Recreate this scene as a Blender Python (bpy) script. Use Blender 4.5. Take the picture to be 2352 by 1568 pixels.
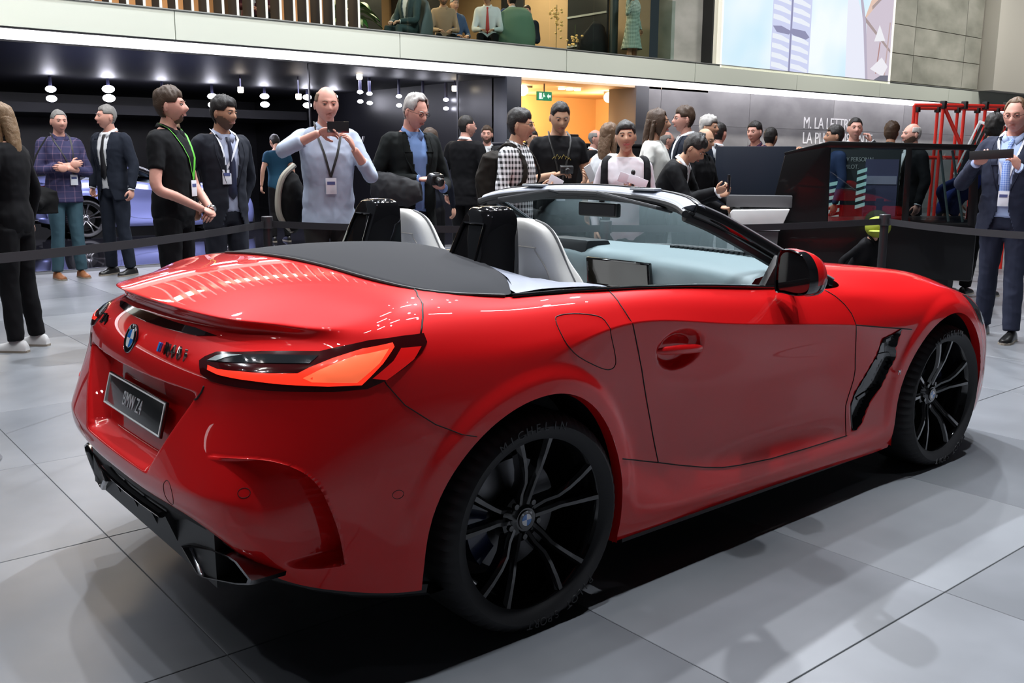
import bpy, bmesh, math, random
import numpy as np
from mathutils import Vector, Matrix
from mathutils.bvhtree import BVHTree
random.seed(7)
for _o in list(bpy.data.objects): bpy.data.objects.remove(_o)
SC = bpy.context.scene
COL = SC.collection
PI = math.pi
R = math.radians

# ---------------------------------------------------------------- camera
cd = bpy.data.cameras.new('camera'); cam = bpy.data.objects.new('camera', cd); COL.objects.link(cam)
_a, _b, _c = 0.8837, -0.1919, 0.0036
_f = Vector((math.cos(_a)*math.cos(_b), math.sin(_a)*math.cos(_b), math.sin(_b)))
_r = Vector((math.sin(_a), -math.cos(_a), 0)); _u = _r.cross(_f)
_r2 = math.cos(_c)*_r + math.sin(_c)*_u; _u2 = -math.sin(_c)*_r + math.cos(_c)*_u
cam.matrix_world = Matrix(((_r2.x, _u2.x, -_f.x, -1.7307), (_r2.y, _u2.y, -_f.y, -2.8832), (_r2.z, _u2.z, -_f.z, 1.3988), (0, 0, 0, 1)))
cd.sensor_width = 36; cd.lens = 2168.46/2352*36; cd.clip_start = 0.05; cd.clip_end = 200
SC.camera = cam
SC.view_settings.view_transform = 'Standard'; SC.view_settings.look = 'None'
SC.view_settings.gamma = 1; SC.view_settings.use_curve_mapping = False
SC.view_settings.exposure = 0.0

# ---------------------------------------------------------------- world: dim hall
w = bpy.data.worlds.new('world'); SC.world = w; w.use_nodes = True
w.node_tree.nodes['Background'].inputs[0].default_value = (0.75, 0.85, 1.0, 1)
w.node_tree.nodes['Background'].inputs[1].default_value = 0.05

# ---------------------------------------------------------------- hall lamps (ceiling rig)
def area_lamp(x, y, z, sx, sy, power, col=(1, .97, .93), tgt=None, spread=180):
    l = bpy.data.lights.new('hall_lamp', 'AREA'); l.shape = 'RECTANGLE' if sx != sy else 'DISK'
    l.size = sx; l.size_y = sy; l.energy = power; l.color = col; l.spread = R(spread)
    o = bpy.data.objects.new('hall_lamp', l); COL.objects.link(o); o.location = (x, y, z)
    d = Vector(tgt)-Vector((x, y, z)) if tgt else Vector((0, 0, -1))
    o.rotation_euler = d.to_track_quat('-Z', 'Y').to_euler()
    return o
for (x, y, z, s, pw, tgt) in [
    (-3.2, 5.2, 7.6, .30, 55, (0, .3, .5)), (0.6, 6.2, 7.6, .30, 140, (1, .2, .5)), (4.3, 4.0, 8.0, .22, 560, (1.4, -.4, .2)),
    (7.0, 2.6, 7.6, .30, 240, (3.0, 0, .5)), (-4.8, 1.6, 7.6, .30, 35, (-.8, 0, .5)), (2.6, .9, 8.0, .30, 130, (2.4, .4, 0)), (.3, -1.2, 8.2, .26, 46, (.3, -1.15, 0)), (2.9, -1.3, 8.2, .26, 74, (2.9, -1.25, 0)),  # last two: unseen overhead lamps added to brighten the near shoulder
    (-.6, .8, 8.0, .30, 75, (-.2, 0, 0)), (6.6, -3.4, 8.0, .30, 75, (6.6, -3.6, 0)), (2.8, -4.6, 8.2, .30, 34, (2.8, -4.8, 0)),
    (-4.4, -2.6, 8.2, .30, 6, (-4.6, -2.6, 0)), (9.5, 4.0, 7.6, .30, 210, (6.5, 2.0, 1)), (1.8, 8.4, 7.4, .30, 150, (1.5, 5.8, 1)), (6.4, 8.6, 7.4, .30, 150, (5.2, 6, 1)), (-2.5, 8.4, 7.4, .3, 110, (0, 7.0, 1)), (12, -2, 8.2, .3, 150, (10, -1, 0))]:
    area_lamp(x, y, z, s*.6, s*.6, pw, col=(.90, .94, 1), tgt=tgt, spread=150 if y > 0 else (80 if y > -1.6 else 55))
for (x, y) in [(-2.2, 0.0), (-.8, -.6), (.8, -.4), (2.2, -.9), (3.8, -.4), (5.5, .2), (-3.4, 2.4), (1.2, 3.2), (3.2, 3.8), (-1.5, 4.4), (.2, 1.6)]:
    area_lamp(x, y, 7.4, .9, .10, 26, col=(1, .97, .92))
_rl = random.Random(5)
for i in range(26):
    area_lamp(-5+12*_rl.random(), -1.0+7.5*_rl.random(), 7.0+.8*_rl.random(), .075, .075, 3.2, col=(.95, .97, 1), spread=120)
# unseen wall washers added to brighten the gallery front and video wall
for x in (-6, 0, 6, 12, 18, 24, 31):
    area_lamp(x, 4.6, 8.2, 2.4, .5, 115, col=(1, .98, .92), tgt=(x, 10.1, 3.6), spread=95)

# ---------------------------------------------------------------- helpers
MATS = {}
def M(name, col=(.5, .5, .5), rough=.5, metal=0., coat=0., emit=0., ecol=None, alpha=None, trans=0., ior=1.45, noise=None, bump=0., spec=.5, coat_rough=.03, sheen=0.):
    if name in MATS: return MATS[name]
    m = bpy.data.materials.new(name); m.use_nodes = True; nt = m.node_tree; b = nt.nodes['Principled BSDF']
    b.inputs['Base Color'].default_value = (*col, 1); b.inputs['Roughness'].default_value = rough
    b.inputs['Metallic'].default_value = metal; b.inputs['Coat Weight'].default_value = coat; b.inputs['Coat Roughness'].default_value = coat_rough
    b.inputs['Transmission Weight'].default_value = trans; b.inputs['IOR'].default_value = ior
    b.inputs['Specular IOR Level'].default_value = spec; b.inputs['Sheen Weight'].default_value = sheen
    if emit: b.inputs['Emission Color'].default_value = (*(ecol or col), 1); b.inputs['Emission Strength'].default_value = emit
    if alpha is not None: b.inputs['Alpha'].default_value = alpha
    if noise or bump:
        tc = nt.nodes.new('ShaderNodeTexCoord'); n = nt.nodes.new('ShaderNodeTexNoise')
        sc_, amt = noise if noise else (60, 0)
        n.inputs['Scale'].default_value = sc_; n.inputs['Detail'].default_value = 5
        nt.links.new(tc.outputs['Object'], n.inputs['Vector'])
        if amt:
            mx = nt.nodes.new('ShaderNodeMixRGB'); mx.inputs[1].default_value = (*[c*(1-amt) for c in col], 1); mx.inputs[2].default_value = (*[min(1, c*(1+amt)) for c in col], 1)
            nt.links.new(n.outputs['Fac'], mx.inputs[0]); nt.links.new(mx.outputs[0], b.inputs['Base Color'])
        if bump:
            bp = nt.nodes.new('ShaderNodeBump'); bp.inputs['Strength'].default_value = bump; bp.inputs['Distance'].default_value = .01
            nt.links.new(n.outputs['Fac'], bp.inputs['Height']); nt.links.new(bp.outputs[0], b.inputs['Normal'])
    MATS[name] = m
    return m

def tag(o, label=None, cat=None, group=None, kind=None):
    if label: o['label'] = label
    if cat: o['category'] = cat
    if group: o['group'] = group
    if kind: o['kind'] = kind
    return o
def thing(name, label, cat, loc=(0, 0, 0), rz=0., group=None):
    o = bpy.data.objects.new(name, None); COL.objects.link(o); o.location = loc; o.rotation_euler = (0, 0, rz); o.empty_display_size = .1
    return tag(o, label, cat, group)
def obj(name, verts, faces, mat=None, parent=None, smooth=True, sharp=None):
    me = bpy.data.meshes.new(name); me.from_pydata([tuple(v) for v in verts], [], [tuple(f) for f in faces]); me.update()
    if mat: me.materials.append(mat)
    if smooth: me.polygons.foreach_set('use_smooth', [True]*len(me.polygons))
    if sharp: me.set_sharp_from_angle(angle=R(sharp))
    o = bpy.data.objects.new(name, me); COL.objects.link(o)
    if parent: o.parent = parent
    return o
class MB:
    def __init__(s): s.v = []; s.f = []; s.m = []
    def add(s, v, f, mi=0):
        n = len(s.v); s.v += [tuple(q) for q in v]; s.f += [tuple(i+n for i in q) for q in f]; s.m += [mi]*len(f); return s
    def box(s, c, d, rz=0., M4=None, mi=0):
        x, y, z = [q/2 for q in d]
        V = [Vector((sx*x, sy*y, sz*z)) for sx in (-1, 1) for sy in (-1, 1) for sz in (-1, 1)]
        if M4 is not None: V = [M4 @ q for q in V]
        else:
            Rz = Matrix.Rotation(rz, 3, 'Z'); V = [Rz @ q+Vector(c) for q in V]
        return s.add(V, [(0, 1, 3, 2), (4, 6, 7, 5), (0, 4, 5, 1), (2, 3, 7, 6), (0, 2, 6, 4), (1, 5, 7, 3)], mi)
    def bbox(s, a, b, mi=0):
        return s.box([(p+q)/2 for p, q in zip(a, b)], [abs(q-p) for p, q in zip(a, b)], mi=mi)
    def tube(s, pts, rad, n=8, cap=True, mi=0, up=(0, 0, 1), sq=1.0, closed=False):
        pts = [Vector(q) for q in pts]; N = len(pts)
        rr = rad if isinstance(rad, list) else [rad]*N
        rings = []; prev = None
        for i, q in enumerate(pts):
            a = pts[i-1] if (i > 0 or closed) else pts[0]; b = pts[(i+1) % N] if (i < N-1 or closed) else pts[-1]
            t = (b-a)
            t = t.normalized() if t.length > 1e-9 else Vector((0, 0, 1))
            if prev is None:
                u_ = Vector(up); 
                if abs(u_.dot(t)) > .95: u_ = Vector((1, 0, 0))
                x = t.cross(u_).normalized()
            else: x = (prev-t*prev.dot(t)).normalized()
            prev = x; y = t.cross(x)
            r_ = rr[i]; rx, ry = (r_ if hasattr(r_, '__len__') else (r_, r_*sq))
            rings.append([q+x*rx*math.cos(2*PI*k/n)+y*ry*math.sin(2*PI*k/n) for k in range(n)])
        V = [v for g in rings for v in g]; F = []
        for i in range(N if closed else N-1):
            j = (i+1) % N
            for k in range(n): F.append((i*n+k, i*n+(k+1) % n, j*n+(k+1) % n, j*n+k))
        if cap and not closed: F += [tuple(range(n))[::-1], tuple((N-1)*n+k for k in range(n))]
        return s.add(V, F, mi)
    def lathe(s, prof, n=24, M4=None, axis='z', mi=0, closed=False):
        V = []; F = []
        for (r_, h) in prof:
            for k in range(n):
                a = 2*PI*k/n; c, d = r_*math.cos(a), r_*math.sin(a)
                q = Vector((c, d, h)) if axis == 'z' else (Vector((c, h, d)) if axis == 'y' else Vector((h, c, d)))
                V.append(M4 @ q if M4 is not None else q)
        N = len(prof)
        for i in range(N if closed else N-1):
            j = (i+1) % N
            for k in range(n): F.append((i*n+k, i*n+(k+1) % n, j*n+(k+1) % n, j*n+k))
        return s.add(V, F, mi)
    def ell(s, c, rad, n=12, m=8, M4=None, mi=0):
        V = []; F = []
        for i in range(m+1):
            th = PI*i/m
            for k in range(n):
                a = 2*PI*k/n
                q = Vector((rad[0]*math.sin(th)*math.cos(a), rad[1]*math.sin(th)*math.sin(a), rad[2]*math.cos(th)))
                q = (M4 @ q if M4 is not None else q)+Vector(c); V.append(q)
        for i in range(m):
            for k in range(n): F.append((i*n+k, (i+1)*n+k, (i+1)*n+(k+1) % n, i*n+(k+1) % n))
        return s.add(V, F, mi)
    def prism(s, poly, a, b, axis='y', mi=0):
        """2-D polygon extruded between a and b along an axis"""
        def P(q, h):
            return {'y': (q[0], h, q[1]), 'x': (h, q[0], q[1]), 'z': (q[0], q[1], h)}[axis]
        n = len(poly); V = [P(q, a) for q in poly]+[P(q, b) for q in poly]
        F = [tuple(range(n))[::-1], tuple(range(n, 2*n))]+[(k, (k+1) % n, n+(k+1) % n, n+k) for k in range(n)]
        return s.add(V, F, mi)
    def build(s, name, mat=None, parent=None, smooth=True, sharp=35, bevel=0., mats=None, seg=2):
        me = bpy.data.meshes.new(name); me.from_pydata(s.v, [], s.f); me.update()
        for m_ in (mats or ([mat] if mat else [])): me.materials.append(m_)
        if mats: me.polygons.foreach_set('material_index', s.m)
        bm = bmesh.new(); bm.from_mesh(me); bmesh.ops.remove_doubles(bm, verts=bm.verts, dist=1e-5); bmesh.ops.recalc_face_normals(bm, faces=bm.faces)
        if bevel:
            ed = [e for e in bm.edges if len(e.link_faces) == 2 and e.calc_face_angle(0) > .5]
            bmesh.ops.bevel(bm, geom=ed, offset=bevel, segments=seg, affect='EDGES', profile=.6, clamp_overlap=True)
        bm.to_mesh(me); bm.free()
        if smooth:
            me.polygons.foreach_set('use_smooth', [True]*len(me.polygons))
            if sharp: me.set_sharp_from_angle(angle=R(sharp))
        o = bpy.data.objects.new(name, me); COL.objects.link(o)
        if parent: o.parent = parent
        return o
def evaluated(o):
    dg = bpy.context.evaluated_depsgraph_get(); dg.update()
    return bpy.data.meshes.new_from_object(o.evaluated_get(dg), depsgraph=dg)
def bake_mods(o):
    me = evaluated(o); o.modifiers.clear(); old = o.data; o.data = me; bpy.data.meshes.remove(old); return o
def catmull(P, n=8, closed=False):
    P = [Vector(q) for q in P]; out = []
    N = len(P)
    for i in range(N if closed else N-1):
        g = lambda k: P[k % N] if closed else P[max(0, min(N-1, k))]
        a, b, c, d = g(i-1), g(i), g(i+1), g(i+2)
        for k in range(n):
            t = k/n; out.append(.5*((2*b)+(c-a)*t+(2*a-5*b+4*c-d)*t*t+(3*b-a-3*c+d)*t**3))
    if not closed: out.append(P[-1])
    return out
def text(s, size, mat, loc, rot, parent=None, name='lettering', ext=.002, align='CENTER', sx=1., bold=0., shear=0.):
    c = bpy.data.curves.new(name, 'FONT'); c.body = s; c.size = size; c.extrude = ext; c.align_x = align; c.align_y = 'CENTER'; c.offset = bold; c.shear = shear
    c.resolution_u = 3
    o = bpy.data.objects.new(name, c); COL.objects.link(o)
    me = evaluated(o); bpy.data.objects.remove(o); bpy.data.curves.remove(c)
    me.materials.clear(); me.materials.append(mat)
    o = bpy.data.objects.new(name, me); COL.objects.link(o); o.scale = (sx, 1, 1); o.location = loc; o.rotation_euler = rot
    if parent: o.parent = parent
    return o
# ================================================================ the hall
def struct(o): o['kind'] = 'structure'; return o
def concrete(name, a, b, sc=1.3, rough=.45, spec=.4):
    m = M(name, a, rough=rough, spec=spec); nt = m.node_tree; bs = nt.nodes['Principled BSDF']
    tc = nt.nodes.new('ShaderNodeTexCoord'); mp_ = nt.nodes.new('ShaderNodeMapping'); mp_.inputs['Scale'].default_value = (1, 1, 1.8); n1 = nt.nodes.new('ShaderNodeTexNoise'); n1.inputs['Scale'].default_value = sc; n1.inputs['Detail'].default_value = 4; n1.inputs['Roughness'].default_value = .5; n1.inputs['Distortion'].default_value = .15
    n2 = nt.nodes.new('ShaderNodeTexNoise'); n2.inputs['Scale'].default_value = sc*9; n2.inputs['Detail'].default_value = 4
    oi = nt.nodes.new('ShaderNodeObjectInfo'); ml = nt.nodes.new('ShaderNodeMath'); ml.operation = 'MULTIPLY'; ml.inputs[1].default_value = 60; va = nt.nodes.new('ShaderNodeVectorMath'); va.operation = 'ADD'; nt.links.new(oi.outputs['Random'], ml.inputs[0]); nt.links.new(tc.outputs['Object'], va.inputs[0]); nt.links.new(ml.outputs[0], va.inputs[1]); nt.links.new(va.outputs[0], mp_.inputs[0]); nt.links.new(mp_.outputs[0], n1.inputs['Vector']); nt.links.new(mp_.outputs[0], n2.inputs['Vector'])
    cr = nt.nodes.new('ShaderNodeValToRGB'); cr.color_ramp.elements[0].position = .36; cr.color_ramp.elements[1].position = .66; cr.color_ramp.elements[0].color = (*a, 1); cr.color_ramp.elements[1].color = (*b, 1)
    nt.links.new(n1.outputs['Fac'], cr.inputs[0]); nt.links.new(cr.outputs[0], bs.inputs['Base Color'])
    mr = nt.nodes.new('ShaderNodeMapRange'); mr.inputs['To Min'].default_value = rough-.03; mr.inputs['To Max'].default_value = rough+.03; nt.links.new(n2.outputs['Fac'], mr.inputs['Value']); nt.links.new(mr.outputs[0], bs.inputs['Roughness'])
    return m
TILE = [concrete('tile_%s' % k, a, b, 1.1, .40) for k, a, b in (('grey', (.105, .112, .125), (.165, .175, .192)), ('mid', (.115, .122, .134), (.178, .187, .205)), ('pale', (.125, .132, .145), (.190, .20, .216)))]
GROUT = M('grout', (.05, .052, .056), rough=.8)
fl = struct(MB().bbox((-16, -14, -.06), (46, 9.79, -.003)).build('floor', GROUT, smooth=False))
base_far = MB(); 
tm_ = {}
for k in range(3):
    mb = MB(); mb.box((0, 0, -.010), (.9955, 1.0955, .0205)); o_ = mb.build('tile', TILE[k], fl, bevel=.0016, seg=1); tm_[k] = o_
first = dict(tm_); used = set()
for i in range(-5, 12):
    for j in range(-2, 12):
        xx, yy = -.785+i*.998+.5, -1.55+j*1.1+.55-1.1*0
        if yy > 9.6 or (i < -3 and j > 6): continue
        k = (i*7+j*13+(i*j) % 5) % 3
        o_ = tm_[k] if k not in used else tm_[k].copy()
        if k in used: COL.objects.link(o_); o_.parent = fl
        used.add(k); o_.location = (xx, yy, 0); o_.rotation_euler = (0, 0, 0)
        o_.scale = (1, 1.0, 1)
OUTER = concrete('floor_outer', (.115, .122, .134), (.178, .187, .205), .6, .30)
mb = MB(); mb.bbox((-16, -14, -.02), (-5.78, 9.79, 0)); mb.bbox((11.2, -14, -.02), (46, 9.79, 0)); mb.bbox((-5.78, -14, -.02), (11.2, -3.76, 0)); fo = struct(mb.build('floor', OUTER, smooth=False))
GLF = M('gloss_floor', (.012, .012, .016), rough=.035, spec=.6)
struct(MB().bbox((-16, 9.79, -.06), (46, 30, .002)).build('floor', GLF, smooth=False))
MB().bbox((-16, 9.775, -.02), (46, 9.80, .004)).build('edge_trim', M('edge_metal', (.3, .3, .33), rough=.3, metal=1), None)['kind'] = 'structure'; bpy.context.scene.objects['edge_trim'].name = 'trim_1'
# hall ceiling with rig, seen only in reflections
CEIL = M('ceiling_dark', (.045, .046, .05), rough=.8)
struct(MB().bbox((-16, -14, 8.6), (46, 10.1, 8.8)).build('ceiling', CEIL, smooth=False))
struct(MB().bbox((-16, -14.2, 0), (46, -14, 8.8)).build('wall_front', M('wall_far', (.10, .105, .115), rough=.7), smooth=False))
struct(MB().bbox((-16.2, -14, 0), (-16, 30, 8.8)).build('wall_left', M('wall_side', (.10, .105, .115), rough=.7), smooth=False))
# fascia of the mezzanine
FAS = M('fascia_cream', (.70, .735, .66), rough=.45)
wf_ = struct(MB().bbox((-16, 10.13, 2.93), (46, 10.42, 3.29)).build('wall_back', M('fascia_core', (.3, .32, .3)), smooth=False))
xs_ = [-14.5+3.527*i for i in range(17)]
pn = None
for i in range(17):
    x0 = -14.53+3.5275*i+.005
    if pn is None: pn = MB().bbox((.006, 0, 0), (3.5215, .03, .375)).build('fascia_panel', FAS, wf_, bevel=.003, seg=1); o_ = pn
    else: o_ = pn.copy(); COL.objects.link(o_); o_.parent = wf_
    o_.location = (x0, 10.10, 2.928)
MB().bbox((-16, 10.08, 3.303), (46, 10.40, 3.318)).build('fascia_cap', M('cap_metal', (.45, .46, .45), rough=.4, metal=.6), wf_)
# lit soffit strip
SOF = M('soffit_light', (.95, .93, 1), rough=.5, emit=2.6, ecol=(.96, .95, 1))
sp = None
for i in range(17):
    x0 = -14.53+3.5275*i
    o_ = MB().bbox((0, 0, 0), (3.505, 1.02, .02)).build('soffit_panel', SOF, wf_, smooth=False) if sp is None else sp.copy()
    if sp is None: sp = o_
    else: COL.objects.link(o_); o_.parent = wf_
    o_.location = (x0+.011, 10.125, 2.885)
MB().bbox((-16, 10.12, 2.905), (46, 11.2, 2.93)).build('soffit_core', M('soffit_dark', (.1, .1, .11)), wf_)
# dark showroom below
DARK = M('showroom_black', (.010, .010, .013), rough=.35); GDK = M('showroom_ceiling', (.006, .006, .009), rough=.08, spec=.5)
struct(MB().bbox((-16, 22, 0), (16, 22.2, 2.9)).build('wall_1', DARK, smooth=False))
struct(MB().bbox((-16, 11.14, 2.86), (9.6, 22, 2.92)).build('ceiling', M('showroom_ceil2', (.006, .006, .009), rough=.5), smooth=False))
struct(MB().bbox((-16, 19.0, 2.30), (9.6, 21.9, 2.5)).build('trim_2', M('bulkhead', (.03, .03, .035), rough=.5), smooth=False))
struct(MB().bbox((9.60, 11.10, 0), (9.95, 11.55, 2.88)).build('trim_3', M('pillar_dark', (.030, .034, .045), rough=.4), bevel=.004))
struct(MB().bbox((9.60, 11.5, 0), (9.70, 22, 2.88)).build('wall_2', DARK, smooth=False))
# glass front of the showroom
GLS = None
GLASS_D = M('mullion', (.05, .05, .055), rough=.3, metal=.8)
for xx in (5.62, 8.55): struct(MB().bbox((xx, 11.2, 0), (xx+.02, 11.24, 2.88)).build('trim_4', GLASS_D, smooth=False))
# warm-lit room
WARM = M('warm_wall', (.85, .60, .34), rough=.6)
wr_ = struct(MB().bbox((9.95, 14.6, 0), (16, 14.7, 2.9)).build('wall_3', WARM, smooth=False))
struct(MB().bbox((9.93, 11.5, 0), (9.97, 14.6, 2.9)).build('wall_4', WARM, smooth=False)); struct(MB().bbox((15.3, 11.5, 0), (15.4, 14.6, 2.9)).build('wall_5', WARM, smooth=False))
struct(MB().bbox((9.95, 11.14, 2.84), (15.4, 14.6, 2.9)).build('ceiling', M('warm_ceiling', (.75, .55, .36), rough=.7), smooth=False))
for xx, yy in ((11.0, 12.8), (13.6, 12.8), (12.3, 14.0)):
    l = bpy.data.lights.new('warm_lamp', 'POINT'); l.energy = 75; l.color = (1, .62, .28); l.shadow_soft_size = .12; o_ = bpy.data.objects.new('warm_lamp', l); COL.objects.link(o_); o_.location = (xx, yy, 2.4)
BULB = M('warm_bulb', (1, .85, .6), emit=14, ecol=(1, .80, .48))
for i, (xx, yy, zz) in enumerate(((10.9, 12.2, 2.74), (13.35, 12.2, 2.70))):
    t_ = thing('globe_lamp', ('left' if i == 0 else 'right')+' of two round warm lamps under the ceiling of the lit doorway', 'lamp', (xx, yy, zz), group='warm doorway lamps')
    mb = MB(); mb.ell((0, 0, 0), (.11, .11, .11), 16, 12); mb.build('globe', BULB, t_); mb = MB(); mb.bbox((.04, .0, .06), (.26, .2, .14)); mb.build('driver_box', M('lamp_grey', (.2, .17, .14)), t_)
t_ = thing('ceiling_spotlights', 'row of three small ceiling spotlights in the warm doorway', 'spotlight', (12.0, 12.0, 2.80))
for k in (-1, 0, 1): mb = MB(); mb.lathe([(0, 0), (.07, 0), (.08, .04)], n=14, M4=Matrix.Translation((k*.22, 0, -.02))); mb.build('spot', M('spot_warm', (1, .9, .75), emit=4, ecol=(1, .85, .6)), t_)
ex = thing('exit_sign', 'small green exit sign hanging in the warm-lit doorway', 'sign', (10.95, 11.6, 2.60))
mb = MB(); mb.bbox((-.19, -.02, -.085), (.19, .02, .085)); mb.build('sign_plate', M('exit_green', (.02, .30, .14), emit=.35, ecol=(.02, .35, .16)), ex, bevel=.004)
WSG = M('exit_white', (.7, .85, .8), emit=.7, ecol=(.8, 1, .9)); yf = -.023
MB().bbox((-.01, -.01, .085), (.01, .01, .25)).build('hanger', M('lamp_grey', (.2, .17, .14)), ex)
mb = MB(); mb.bbox((-.15, yf, -.06), (-.08, -.02, .06)); mb.build('sign_door', WSG, ex)
mb = MB(); mb.ell((-.03, yf, .045), (.012, .003, .012)); mb.prism([(-.05, .03), (-.02, .03), (.01, -.01), (-.01, -.02), (-.025, .0), (-.06, -.06), (-.075, -.055), (-.045, -.0)], yf-.001, -.02); o_ = mb.build('sign_figure', WSG, ex); o_['kind'] = 'stuff'
mb = MB(); mb.prism([(.06, 0), (.10, .05), (.10, .02), (.16, .02), (.16, -.02), (.10, -.02), (.10, -.05)], yf, -.02); mb.build('sign_arrow', WSG, ex)
# pillar and grey panelled wall
struct(MB().bbox((13.05, 11.10, 0), (13.44, 11.9, 2.88)).build('trim_5', M('pillar_grey', (.085, .085, .095), rough=.4), bevel=.004))
GW = concrete('wall_panel_grey', (.27, .26, .27), (.40, .385, .395), .8, .38)
ww = struct(MB().bbox((13.44, 11.17, 0), (46, 11.4, 2.89)).build('wall_6', M('wall_core', (.05, .05, .05)), smooth=False))
xs_ = [13.44, 13.86, 16.93, 20.42, 23.9, 27.4, 30.9, 34.4, 37.9]
for a, b in zip(xs_[:-1], xs_[1:]):
    for z0, z1 in ((0, .70), (.705, 2.115), (2.12, 2.885)): MB().bbox((a+.006, 11.14, z0), (b-.006, 11.18, z1)).build('wall_panel', GW, ww, bevel=.003, seg=1)
LET = M('letter_white', (.80, .78, .80), rough=.4, emit=.25)
for s_, zz in (('M. LA LETTRE', 2.27), ('LA PLUS PUISSANTE', 1.90), ('DU MONDE.', 1.53)):
    t_ = text(s_, .40, LET, (19.1, 11.135, zz), (PI/2, 0, 0), ww, 'wall_lettering', ext=.006, align='LEFT', sx=.92)
TXD = M('letter_dim', (.20, .20, .22), rough=.5, emit=.05)
tv = text('TV', .55, TXD, (6.44, 11.9, 1.56), (PI/2, 0, 0), None, 'wall_lettering', ext=.01, align='LEFT', sx=.9, bold=-.006); tag(tv, 'large thin grey letters on the black glass behind the visitors', 'lettering')
# upper wall: video screen in pale frame, concrete tiles, white return
CR = M('frame_cream', (.78, .76, .66), rough=.5)
uw = struct(MB().bbox((14.19, 10.2, 3.31), (46, 10.6, 8.6)).build('wall_7', CR, smooth=False))
MB().bbox((14.16, 10.09, 3.31), (14.21, 10.5, 8.6)).build('dark_reveal', M('reveal', (.03, .03, .03)), uw, smooth=False)
ct = concrete('concrete_tile', (.30, .30, .255), (.50, .49, .43), .9, .6)
for (a, b) in ((21.22, 22.30), (22.31, 25.0), (25.01, 25.95)):
    for z0, z1 in ((3.34, 4.02), (4.03, 4.72), (4.73, 6.3), (6.31, 8.5)): MB().bbox((a+.005, 10.13, z0+.005), (b-.005, 10.22, z1)).build('concrete_slab', ct, uw, bevel=.004, seg=1)
MB().bbox((25.97, 9.7, 3.31), (46, 10.3, 8.6)).build('white_return', M('return_white', (.80, .76, .68), rough=.5), uw, bevel=.004)
sc_ = thing('video_screen', 'huge bright video wall showing a pale sky and a ribbed white tower', 'screen', (14.52, 10.10, 3.32))
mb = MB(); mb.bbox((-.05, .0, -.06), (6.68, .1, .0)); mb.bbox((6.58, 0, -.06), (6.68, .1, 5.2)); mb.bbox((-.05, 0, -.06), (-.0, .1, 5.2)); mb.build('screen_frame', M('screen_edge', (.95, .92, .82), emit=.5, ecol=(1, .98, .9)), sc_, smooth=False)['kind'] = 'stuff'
def em(name, c, e=1.0): return M(name, tuple(q_*.08 for q_ in c), rough=.6, emit=e*.95, ecol=c, spec=.1)
m_ = em('screen_sky', (.72, .90, .98), 1.0); nt = m_.node_tree; tc = nt.nodes.new('ShaderNodeTexCoord'); nz = nt.nodes.new('ShaderNodeTexNoise'); nz.inputs['Scale'].default_value = .5; cr = nt.nodes.new('ShaderNodeValToRGB'); cr.color_ramp.elements[0].color = (.55, .82, .98, 1); cr.color_ramp.elements[1].color = (.92, .98, 1, 1); cr.color_ramp.elements[0].position = .3; cr.color_ramp.elements[1].position = .65
nt.links.new(tc.outputs['Object'], nz.inputs['Vector']); nt.links.new(nz.outputs['Fac'], cr.inputs[0]); nt.links.new(cr.outputs[0], nt.nodes['Principled BSDF'].inputs['Emission Color'])
MB().bbox((0, .01, 0), (6.58, .05, 5.2)).build('picture', m_, sc_, smooth=False)
RIB = em('screen_rib', (.88, .92, 1.0), .95); RIBD = em('screen_rib_shade', (.36, .36, .56), .8); RBB = em('screen_body', (.66, .70, .94), .95)
tw = MB().bbox((1.68, .004, 0), (3.12, .012, 5.2)).build('tower_picture', RBB, sc_, smooth=False)
tw2 = MB(); 
for k in range(26):
    if k == 4: continue
    z0 = .02+.20*k
    for x0, x1 in ((1.70, 2.32), (2.42, 3.06)):
        tw2.prism([(x0, z0+.05), ((x0+x1)/2, z0+.02), (x1, z0-.02), (x1, z0+.05), ((x0+x1)/2, z0+.13), (x0, z0+.15)], .000, .005)
tw2.build('tower_ribs', RIB, sc_, smooth=False)['kind'] = 'stuff'
mb = MB(); mb.prism([(1.70, .92), (1.85, .80), (2.30, .78), (2.36, .84), (2.45, .78), (2.95, .72), (3.08, .78), (2.9, .90), (2.42, .92), (2.36, .86), (2.0, .94)], -.001, .004); mb.bbox((2.34, .001, 0), (2.40, .006, 5.2)); mb.build('tower_shade', RIBD, sc_, smooth=False)['kind'] = 'stuff'
mb = MB()
for pl in ([(4.65, 0), (5.55, 0), (5.35, 1.2), (4.85, 2.0), (4.50, 2.6)], ): mb.prism(pl, .003, .008)
mb.build('facade_picture', em('screen_white', (.86, .88, 1.0), .95), sc_, smooth=False)
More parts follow.
